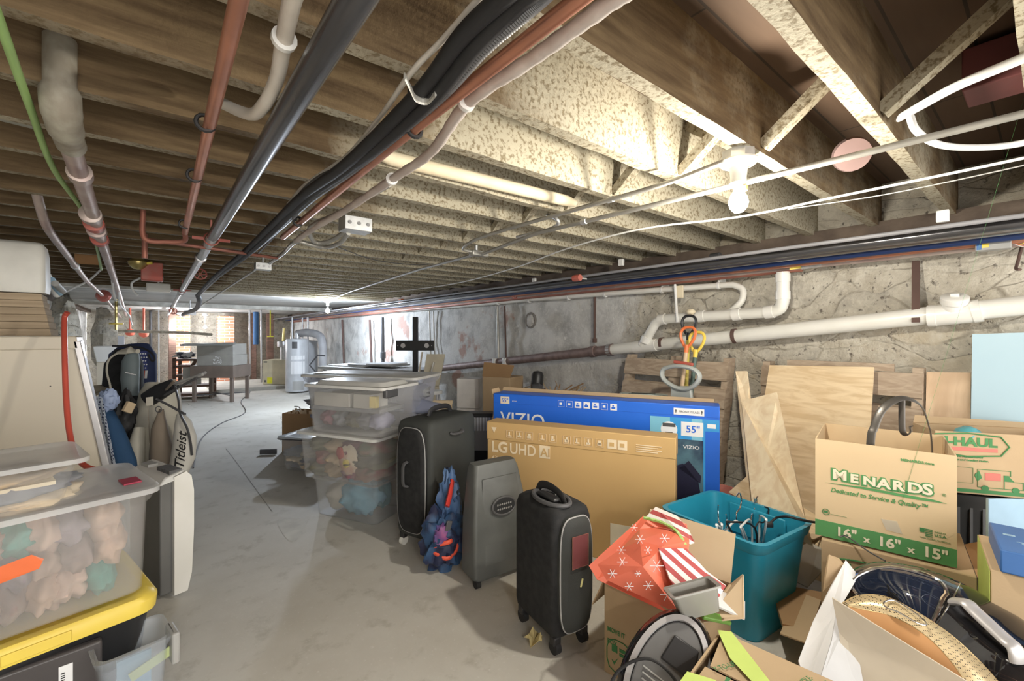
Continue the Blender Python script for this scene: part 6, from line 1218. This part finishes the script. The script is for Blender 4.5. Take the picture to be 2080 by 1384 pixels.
# grey work table with cabinets
a = PD(386, 825, 7.9); b_ = PD(474, 825, 7.9)
t = thing('work_table', 'dark metal work table on thin legs under the grey boxes', 'table', (a.x, a.y, 0), math.atan2(b_.y - a.y, b_.x - a.x)); wt = (b_ - a).length
BRN = M('brown_metal', (.24, .19, .16), .5, .2); GRB = M('grey_metal', (.40, .39, .36), .5)
MB().bx(0, wt, 0, .55, .44, .66).build('apron', BRN, t, bevel=.006)
for x, y in ((.02, .02), (wt - .08, .02), (.02, .48), (wt - .08, .48)): MB().bx(x, x + .05, y, y + .05, 0, .45).build('leg', BRN, t)
MB().cyl((.04, .04, .12), (wt - .05, .5, .12), .010, 6).cyl((wt - .05, .04, .12), (.04, .5, .12), .010, 6).build('cross_bar', DKGREY, t)
aw = Vector((math.cos(t.rotation_euler.z), math.sin(t.rotation_euler.z)))
A = Vector((a.x, a.y)) + aw * .12; B = Vector((a.x, a.y)) + aw * (wt - .0)
t2, w_ = carton('grey_crate', 'lower grey metal crate with a white pattern on the work table', A + Vector((0, .02)), B + Vector((0, .02)), .42, .662, .19, GRB, cat='crate')
m = MB(); rnd = random.Random(4)
for i in range(40): x, z = w_ * .45 + .15 * rnd.random(), .03 + .13 * rnd.random(); m.cbox((x, -.002, z), (.012, .002, .012), (0, rnd.random(), 0))
m.build('white_pattern', PAPER, t2)
t3, w_ = carton('grey_crate', 'upper grey metal crate stacked on the patterned one', A + Vector((.0, .03)), B + Vector((0, .03)), .40, .853, .2, GRB, cat='crate')
l0, l1 = PD(366, 706, 7.6), PD(474, 704, 7.7)
o = MB().sheet([l0 + Vector((0, 0, .02)), l1 + Vector((0, 0, .02)), l1 + Vector((.1, .45, .03)), l0 + Vector((.1, .45, .03))], .035).build('flat_lid', M('lid_grey_dark', (.24, .25, .24), .5)); tag(o, 'long flat dark grey lid lying over the stacked grey crates', 'lid')  # a flat lid laid over both crates
o = MB().bx(a.x - .1, a.x + .18, a.y + .2, a.y + .24, .3, .62).build('metal_bracket', GRB); tag(o, 'grey metal bracket at the left end of the work table', 'bracket')
pipe('floor_cable', 'thin dark cable snaking over the floor past the work table', 'cable', cr([PZ(500, 770, .008), PZ(508, 795, .008), PZ(490, 815, .008), PZ(498, 838, .008), PZ(450, 860, .008), PZ(415, 885, .008), PZ(400, 915, .008), PZ(393, 950, .008)], 8), .006, DKGREY)
# low kerb by the far stone wall
A, B = PZ(400, 800, .0), PZ(545, 785, .0)
# ================================================================ BOILER, WATER HEATER
a, b_ = PD(534, 783, 10.1), PD(583, 783, 10.1); 
o = struct(MB().bx(a.x - 1.0, b_.x + .9, a.y - .5, a.y + 1.5, 0, .07).build('trim_3', M('pad_concrete', (.45, .43, .38), .8, bump=.2)))
t, w_ = carton('boiler', 'tan metal boiler with a yellow warning sticker on the far concrete pad', a, b_, .5, .075, .56, M('boiler_tan', (.72, .65, .47), .5), cat='boiler', shell='casing')
patch(t, 'yellow_sticker', .10, .22, .02, .16, YELS, y=-.003); patch(t, 'rating_plate', .03, .08, .05, .10, DKGREY, y=-.003); patch(t, 'brand_plate', .02, .10, .5, .53, DKGREY, y=-.003)
f = MB().tube([(w_ * .68, .2, .56), (w_ * .68, .2, .98)], .075, 18).build('flue', GALV, t, smooth=True); MB().tube([(w_ * .66, .2, .86), (w_ * .66, .2, .98), (w_ * .66, .2, 1.0)], [.13, .13, .06], 18).build('draft_hood', ALU, f, smooth=True)
MB().cyl((w_ * .66, .2, 1.0), (w_ * .70, .2, 1.3), .03).build('copper_outlet', BRASS, t)
c = PZ(604, 797, 0.0); t = thing('water_heater', 'tall pale grey cylindrical water heater beside the tan boiler', 'water heater', (c.x, c.y, .0))
TANK = M('tank_grey', (.62, .64, .67), .4); MB().lathe([(0, .03), (.22, .03), (.225, .05), (.225, 1.10), (.21, 1.13), (0, 1.14)], n=32).build('tank', TANK, t, smooth=True)
MB().cyl((0, 0, 1.13), (0, 0, 1.25), .05).build('flue_collar', GALV, t, smooth=True)
for x in (-.1, .1): MB().cyl((x, 0, 1.12), (x, 0, 1.58), .013).build('water_pipe', GALV, t)
vd = (Vector((0, 0)) - Vector((c.x, c.y))).normalized(); sd = Vector((-vd.y, vd.x))
def onT(s, z): p = vd * math.sqrt(max(.2272 ** 2 - s * s, 0)) + sd * s; return (p.x, p.y, z)
for s0, s1, z0, z1, m_, nm in ((-.10, .0, .93, 1.07, DKGREY, 'brand_plate'), (-.12, .14, .40, .66, PAPER, 'label_panel'), (-.12, .14, .70, .78, PAPER, 'label_panel'), (-.09, .12, .06, .25, GREYP, 'burner_door')):
    m = MB(); m.add([onT(s0 + (s1 - s0) * i / 4, z) for z in (z0, z1) for i in range(5)], [(i, i + 1, i + 6, i + 5) for i in range(4)]).build(nm, m_, t)
c = PZ(628, 795, 0.0) + Vector((.05, .3, 0)); t = thing('storage_tank', 'grey cylindrical tank half hidden behind the pale water heater', 'water heater', (c.x, c.y, 0))
MB().lathe([(0, .03), (.2, .03), (.2, 1.08), (0, 1.10)], n=28).build('tank', M('tank_dark', (.40, .41, .43), .5), t, smooth=True); MB().cyl((0, 0, 1.08), (0, 0, 1.6), .02).build('water_pipe', GALV, t)
p = PD(640, 670, 9.0); o = MB().tube(cr([PD(605, 678, 9.4), PD(625, 676, 9.2), PD(648, 682, 9.0), PD(655, 700, 8.9), PD(656, 745, 8.9)], 6), .08, 16).build('flue_duct', M('duct_grey', (.33, .33, .34), .6), smooth=True); tag(o, 'dark round flue duct bending down right of the water heater', 'duct')
t = thing('folding_frame', 'black angled tube frame leaning by the water heater', 'frame', PD(635, 740, 8.0)); c = Vector(t.location)
MB().tube([PD(650, 815, 8.0) - c, PD(645, 760, 8.0) - c, PD(629, 742, 8.0) - c, PD(645, 722, 8.0) - c, PD(660, 723, 8.0) - c], .015, 8).build('tube_frame', BLACK, t, smooth=True)
o = MB().tube([PD(520, 700, 11.2), PD(520, 634, 11.2)], .06, 8).build('blue_duct', NAVY2); tag(o, 'dark blue hanging bundle left of the boiler flue', 'bundle')
o = MB().cbox(PD(549, 684, 10.0), (.13, .02, .02)).cyl(PD(549, 684, 10.0), Vector(PD(549, 684, 10.0)[:2] + (1.8,)) if False else PD(549, 628, 10.0), .012).build('yellow_lever', YELS); tag(o, 'yellow lever on the pipe above the boiler', 'lever')
# ================================================================ MIDDLE: tables, bracket stand, chair, stool
a, b_ = PD(645, 741, 6.4), PD(838, 745, 5.6); A, w_, rz = ab(a, b_)
t = thing('cluttered_table', 'long grey table behind the bin stack with flat panels on it', 'table', (A.x, A.y, 0), rz)
MB().bx(0, w_, 0, .6, .72, .76).build('tabletop', M('table_grey', (.50, .50, .50), .5), t, bevel=.006)
for x, y in ((.05, .05), (w_ - .1, .05), (.05, .5), (w_ - .1, .5)): MB().bx(x, x + .04, y, y + .04, 0, .72).build('leg', GREYP, t)
for i, (x0, x1, z, m_, lab) in enumerate(((.1, .8, .763, WHITE, 'white flat panel on the left of the cluttered table'), (.5, 1.3, .783, GREYP, 'grey flat panel on the middle of the cluttered table'), (.85, 1.25, .803, PAPER, 'small pale tray on the grey flat panel'))):
    o = MB().bx(x0, x1, .1, .5, z, z + .018).build('flat_panel', m_, bevel=.003); o.location = (A.x, A.y, 0); o.rotation_euler = (0, 0, rz); tag(o, lab, 'panel', 'panels on the cluttered table')  # flat panels on the tabletop, the smallest one a tray
p = PD(843, 760, 5.2)
t = thing('monitor_stand', 'black bracket stand on a tall pole with a wide slotted plate', 'tv stand', (p.x, p.y, 0), -YAW)
MB().bx(-.03, .03, 0, .05, 0, 1.43).build('pole', BLACK, t, bevel=.003); MB().bx(-.225, .225, -.012, 0, 1.03, 1.15).build('mount_plate', BLACK, t, bevel=.004)
for x in (-.14, .14): MB().tube([(x, -.014, 1.09), (x, -.0125, 1.09)], .028, 20).build('round_hole', ALU, t)
for x in (-.2, .2): MB().tube([(x, -.014, 1.09), (x, -.0125, 1.09)], .006, 10).build('small_hole', ALU, t)
MB().bx(-.25, .25, -.15, .25, 0, .03).build('base', BLACK, t)
# white slatted screen / chair back
a = PD(862, 800, 5.0)
t = thing('painted_board', 'cream painted wooden panel with a leaning batten near the bracket stand', 'panel', (a.x, a.y, 0), -YAW)
MB().sheet([(-.05, .12, .62), (.15, .10, .62), (.20, .25, .98), (-.02, .27, .98)], .02).build('board', CREAM, t); MB().sheet([(-.12, .12, .0), (.22, .10, .0), (.15, .10, .62), (-.05, .12, .62)], .02).build('lower_board', CREAM, t)
MB().tube([(-.0, .04, .5), (.10, .08, .90)], .012, 6).tube([(-.1, .04, .6), (-.04, .08, 1.02)], .012, 6).build('batten', BEIGE, t)
p = PD(879, 793, 4.6); t = thing('white_stool', 'small round-cornered white stool beside the bin stack', 'stool', (p.x, p.y, 0), -YAW)
MB().lathe([(0, .60), (.10, .60), (.105, .615), (.10, .635), (0, .638)], n=24).build('seat', WHITE, t, smooth=True)
for k in range(4): a_ = PI / 4 + k * PI / 2; MB().cyl((.075 * math.cos(a_), .075 * math.sin(a_), .605), (.11 * math.cos(a_), .11 * math.sin(a_), 0), .011, 8).build('leg', ALU, t)
t = thing('timber_rack', 'pale wooden trestle rack behind the large suitcase', 'rack', (PD(850, 812, 3.9).x, PD(850, 812, 3.9).y, 0), -YAW + .1)
MB().bx(0, .30, 0, .04, .60, .63).build('rail', PLY, t); MB().hexa([(.02, 0, .45), (.05, 0, .43), (.05, .03, .43), (.02, .03, .45)], [(.26, 0, .60), (.29, 0, .58), (.29, .03, .58), (.26, .03, .60)]).build('strut', PLY, t); 
for x in (0.0, .26): MB().bx(x, x + .035, 0, .04, 0, .60).build('leg', PLY, t)
# dark radiator and rack between suitcase and cartons
p = PD(955, 850, 3.3); t = thing('ribbed_radiator', 'dark and pale ribbed radiator between the large suitcase and television cartons', 'radiator', (p.x, p.y, 0), -YAW)
MB().bx(-.02, .16, 0, .1, .35, .62).build('core', GREYP, t)
m = MB()
for i in range(8): m.bx(-.015 + .022 * i, -.003 + .022 * i, -.012, 0, .50, .60)
m.build('fin', PAPER, t); MB().bx(-.03, .17, -.02, .11, .60, .63).build('top_cap', BLACK, t, bevel=.008); MB().bx(-.02, .16, 0, .1, 0, .35).build('base', BLACK, t)
# cardboard box standing open + white foam blocks
a, b_ = PD(980, 800, 4.2), PD(1036, 800, 4.05)
t, w_ = carton('open_carton', 'tall open brown carton with one flap raised beside white foam blocks', a, b_, .26, 0, .82, CARD)
flap(t, [(-.0, 0, .82), (w_, 0, .82), (w_ + .03, .03, .935), (.0, .03, .955)], CARD_DK); flap(t, [(w_, 0, .70), (w_, .2, .70), (w_ + .12, .2, .74), (w_ + .12, .02, .72)], CARD_IN)
a, b_ = PD(928, 830, 4.5), PD(972, 830, 4.45)
for i in range(2):
    t, w_ = carton('foam_block', 'white foam block left of the tall open carton, %s one' % ('lower' if i == 0 else 'upper'), a, b_, .2, .0 + .47 * i, .465 if i == 0 else .30, M('styrofoam', (.86, .83, .79), .8), group='white foam blocks', cat='foam block')
# twigs bundle, black drill-like tool and pink board
c = PX(1130, 800, 2.9); m = MB(); rnd = random.Random(3)
for i in range(26):
    b0 = PX(1090 + rnd.random() * 70, 840, 2.75); tp = PX(1095 + i * 3.6 + rnd.random() * 8, 770 + rnd.random() * 30, 2.85); b0.z = .55
    st = MB().tube([b0, (b0 + tp) / 2 + Vector((.01, .02 * rnd.random(), 0)), tp], .006, 5).build('dry_stick', (PALLET, CARD_IN, CARD_DK)[i % 3]); tag(st, 'dry split sticks standing in a bunch behind the blue carton', 'stick', 'dry sticks behind the blue carton')
o = MB().bx(PX(1130, 800, 2.7).x - .1, PX(1130, 800, 2.7).x + .2, PX(1160, 800, 2.75).y, PX(1090, 800, 2.75).y, 0, .56).build('stick_crate', PALLET); tag(o, 'wooden crate holding the dry sticks behind the blue carton', 'crate')
p = PD(1093, 790, 3.9); t = thing('black_power_tool', 'black barrel-shaped power tool leaning at the stone wall', 'power tool', p)
MB().lathe([(0, -.02), (.05, -.02), (.055, .03), (.055, .12), (.04, .15), (0, .16)], (0, .02, .0), 18, (.1, 0, 1)).build('motor_housing', BLACK, t, smooth=True); MB().lathe([(0, -.05), (.06, -.04), (.065, .02), (.04, .05), (0, .05)], (-.03, -.02, -.01), 18, (.6, -.5, .1)).build('front_housing', DKGREY, t, smooth=True)
MB().cyl((-.03, -.04, -.02), (-.12, -.1, -.1), .006).build('rod', GREYP, t); MB().ball((.06, .0, -.05), .05, 10, (1, 1, .9), .3).build('cloth_wrap', RUST, t, smooth=True); MB().cyl((.0, 0, -.02), (.02, .02, -.83), .015).build('support_rod', BLACK, t)
# ================================================================ ALONG THE RIGHT WALL
def pallet(label, ua, ub, vt, lean_top, lean_bot, nslat=6, group='wooden pallets leaning on the stone wall'):
    a = PX(ua, vt, lean_top); b_ = PX(ub, vt, lean_top); zt = (a.z + b_.z) / 2; y0, y1 = b_.y, a.y
    t = thing('wooden_pallet', label, 'pallet', (lean_bot, y0, 0)); dx = lean_top - lean_bot; w_ = y1 - y0
    def pt(y, s, off): return Vector((dx * s + off, y, zt * s))
    for i in range(nslat):
        s0 = .02 + i * (.98 - .14) / (nslat - 1); s1 = s0 + .115
        MB().hexa([pt(0, s0, 0), pt(0, s1, 0), pt(w_, s1, 0), pt(w_, s0, 0)], [pt(0, s0, .016), pt(0, s1, .016), pt(w_, s1, .016), pt(w_, s0, .016)]).build('slat', PALLET, t)
        if i % 2 == 0: MB().hexa([pt(0, s0, .10), pt(0, s1, .10), pt(w_, s1, .10), pt(w_, s0, .10)], [pt(0, s0, .115), pt(0, s1, .115), pt(w_, s1, .115), pt(w_, s0, .115)]).build('back_slat', PALLET, t)
    for y in (0, w_ / 2 - .02, w_ - .04):
        MB().hexa([pt(y, 0.0, .016), pt(y, 1.0, .016), pt(y + .04, 1.0, .016), pt(y + .04, 0, .016)], [pt(y, 0, .10), pt(y, 1, .10), pt(y + .04, 1, .10), pt(y + .04, 0, .10)]).build('stringer', PALLET, t)
pallet('weathered wooden pallet behind the shovels, leaning on the stone wall', 1272, 1480, 724, 2.95, 2.72)
pallet('weathered wooden pallet behind the big plywood sheet, leaning on the stone wall', 1548, 1874, 741, 2.98, 2.80)
def lean(name, label, cat, top, bot, t=.012, mat=PLY, group=None):
    o = MB().sheet(list(top) + list(reversed(bot)), t).build(name, mat); return tag(o, label, cat, group)
def floorpt(y, X): return Vector((X, y, 0.0))
a, b_ = PX(1563, 742, 2.90), PX(1775, 746, 2.90)
lean('plywood_sheet', 'large blond plywood sheet leaning on the pallet at the stone wall', 'plywood', [a, b_], [floorpt(a.y + .02, 2.55), floorpt(b_.y - .02, 2.55)], group='plywood offcuts leaning on the wall')
a, b_ = PX(1882, 756, 3.02), PX(1972, 757, 3.02)
lean('plywood_sheet', 'narrow reddish plywood sheet beside the pale blue foam board', 'plywood', [a, b_], [floorpt(a.y, 2.9), floorpt(b_.y, 2.9)], mat=mat_ply('red_plywood', (.72, .55, .38), (.60, .43, .28), (4, 4, 1.4)), group='plywood offcuts leaning on the wall')
a, b_ = PX(1975, 679, 3.03), PX(2200, 672, 3.03)
lean('foam_board', 'tall pale blue foam board leaning on the stone wall, right edge', 'foam board', [a, b_], [floorpt(a.y, 2.86), floorpt(b_.y, 2.86)], .03, FOAM)
tp = [PX(1506, 815, 2.66), PX(1577, 797, 2.66), PX(1586, 838, 2.64)]; bt = [PX(1640, 1060, 2.20), PX(1640, 1060, 2.20)]
o = MB().sheet([PX(1506, 815, 2.66), PX(1577, 797, 2.68), PX(1586, 838, 2.63), PX(1634, 1050, 2.30), PX(1650, 1110, 2.16), PX(1530, 1050, 2.25)], .012).build('plywood_sheet', PLY2); tag(o, 'pale tapering plywood offcut leaning in front of the big sheet', 'plywood', 'plywood offcuts leaning on the wall')
o = MB().sheet([PX(1494, 754, 2.80), PX(1517, 754, 2.80), PX(1524, 812, 2.74), PX(1540, 1000, 2.45), PX(1520, 1010, 2.45)], .012).build('wood_strip', PLY2); tag(o, 'narrow pale board behind the tapering plywood offcut', 'plywood', 'plywood offcuts leaning on the wall')
o = MB().sheet([PX(1480, 1000, 2.45), PX(1520, 965, 2.50), PX(1680, 1060, 2.35), PX(1660, 1110, 2.25)], .012).build('plywood_sheet', PLY); tag(o, 'low blond plywood piece lying behind the teal tub', 'plywood', 'plywood offcuts leaning on the wall')
o = MB().cbox(PX(1700, 742, 3.0), (.02, .5, .04)).build('wood_batten', PALLET); tag(o, 'weathered batten along the top of the pallet behind the big plywood', 'batten')
# shovels
def shovel(label, u, v, ub, vb, X0, X1, mat, shaft, group='garden tools with D handles'):
    top = PX(u, v, X0); bot = PX(ub, vb, X1); d_ = (bot - top).normalized(); L_ = top.z / max(-d_.z, .1)
    t = thing('shovel', label, 'shovel', top); s = .052
    yv = Vector((0, 1, 0)); dd_ = d_
    loop = [(-s * .5, -.0), (s * .5, 0), (s * .95, .03), (s * .8, .075), (s * .25, .12), (-s * .25, .12), (-s * .8, .075), (-s * .95, .03)]
    MB().tube([yv * (-x) + dd_ * z for x, z in cr([(p[0], p[1], 0) for p in loop], 4, True) and [(q.x, q.y) for q in cr([(p[0], p[1], 0) for p in loop], 4, True)]], .0095, 8, closed=True).build('grip', mat, t, smooth=True)
    MB().tube([dd_ * .11, dd_ * .16], [.016, .014], 12).build('socket', mat, t, smooth=True)
    MB().tube([dd_ * .15, dd_ * (L_ - .28)], .013, 12).build('shaft', shaft, t, smooth=True)
    e = dd_ * (L_ - .3); f_ = dd_ * (L_ - .02)
    MB().sheet([e + yv * .09, e - yv * .09, f_ - yv * .07, f_ + yv * .07], .004).build('blade', STEEL, t)
    return t
shovel('orange D-handle shovel with wooden shaft, standing before the white pipes', 1399, 666, 1386, 780, 2.66, 2.63, ORANGE, M('ash_shaft', (.70, .52, .34), .6))
shovel('yellow D-handle shovel with green shaft just right of the orange one', 1417, 676, 1406, 780, 2.72, 2.69, YEL, M('green_shaft', (.10, .16, .14), .5))
t = shovel('black-gripped tool handle behind the orange shovel', 1400, 643, 1394, 780, 2.80, 2.76, BLACK, M('yellow_shaft', (.75, .62, .12), .5))
o = MB().ball(PX(1403, 634, 2.90), .03, 10, (1, 1, .7), .2).build('foam_lump', CREAMPIPE, smooth=True); tag(o, 'small cream blob on top of the branch drain pipe above the shovels', 'foam')
o = MB().cbox(PX(1388, 738, 2.60), (.02, .13, .02), (.1, 0, 0)).build('red_clamp', REDP, bevel=.004); tag(o, 'red clamp bar across the shovel shafts', 'clamp')
# grey looped handle (sled / scooter) and cooler
c = PX(1383, 790, 2.56); t = thing('looped_handle', 'pale grey plastic looped handle rising behind the blue carton', 'handle frame', c)
def Z_(u, v): return PX(u, v, 2.56) - c
GP = M('sage_grey', (.45, .48, .46), .45)
MB().tube(cr([Z_(1345, 757), Z_(1352, 748), Z_(1378, 744), Z_(1408, 750), Z_(1421, 764), Z_(1414, 780), Z_(1398, 790), Z_(1380, 790), Z_(1362, 782), Z_(1348, 770)], 5, True), .5, 10, closed=True, flat=(.020, .014)).build('loop', GP, t, smooth=True)
MB().sheet([Z_(1362, 785), Z_(1402, 785), Z_(1408, 850), Z_(1360, 850)], .03).build('stem_panel', GP, t, bevel=.008)
bt = Z_(1384, 845); MB().bx(bt.x - .05, bt.x + .08, bt.y - .12, bt.y + .12, -c.z, bt.z + .02).build('base', GP, t, bevel=.02)
MB().ball(Z_(1360, 812) + Vector((-.05, 0, 0)), .035, 10, (.6, 1.4, .8), .4).build('wheel_hub', BLACK, t, smooth=True)
a, b_ = PD(1262, 825, 2.86), PD(1352, 825, 2.78); A, w_, rz = ab(a, b_)
t, w_ = tub('sage_cooler', 'pale sage green lidded plastic chest behind the blue carton', a, b_, .16, 0, .81, M('sage', (.50, .58, .53), .4), taper=.02, lid=.02, lidmat=M('sage_lid', (.54, .62, .57), .3), cat='storage chest')
MB().cbox((w_ * .5, -.022, .775), (.10, .012, .02)).build('latch', GREYP, t, bevel=.003)
o = MB().ball(PX(1335, 790, 2.95) + Vector((0, 0, 0)), .055, 10, (.6, 1.6, .7), .4, 4, 2).build('plastic_wrap', M('grey_wrap_film', (.40, .40, .40), .3), smooth=True); tag(o, 'crumpled grey plastic between the pallet slats', 'plastic wrap')
o = MB().lathe([(0, 0), (.06, 0), (.075, .02), (.09, .22), (.08, .22), (.07, .03), (0, .02)], PX(1462, 1000, 2.52) - Vector((0, 0, .2)), 20).build('red_basin', M('salmon', (.75, .28, .22), .5), smooth=True); tag(o, 'red plastic pail peeking out between the blue carton and teal tub', 'pail')
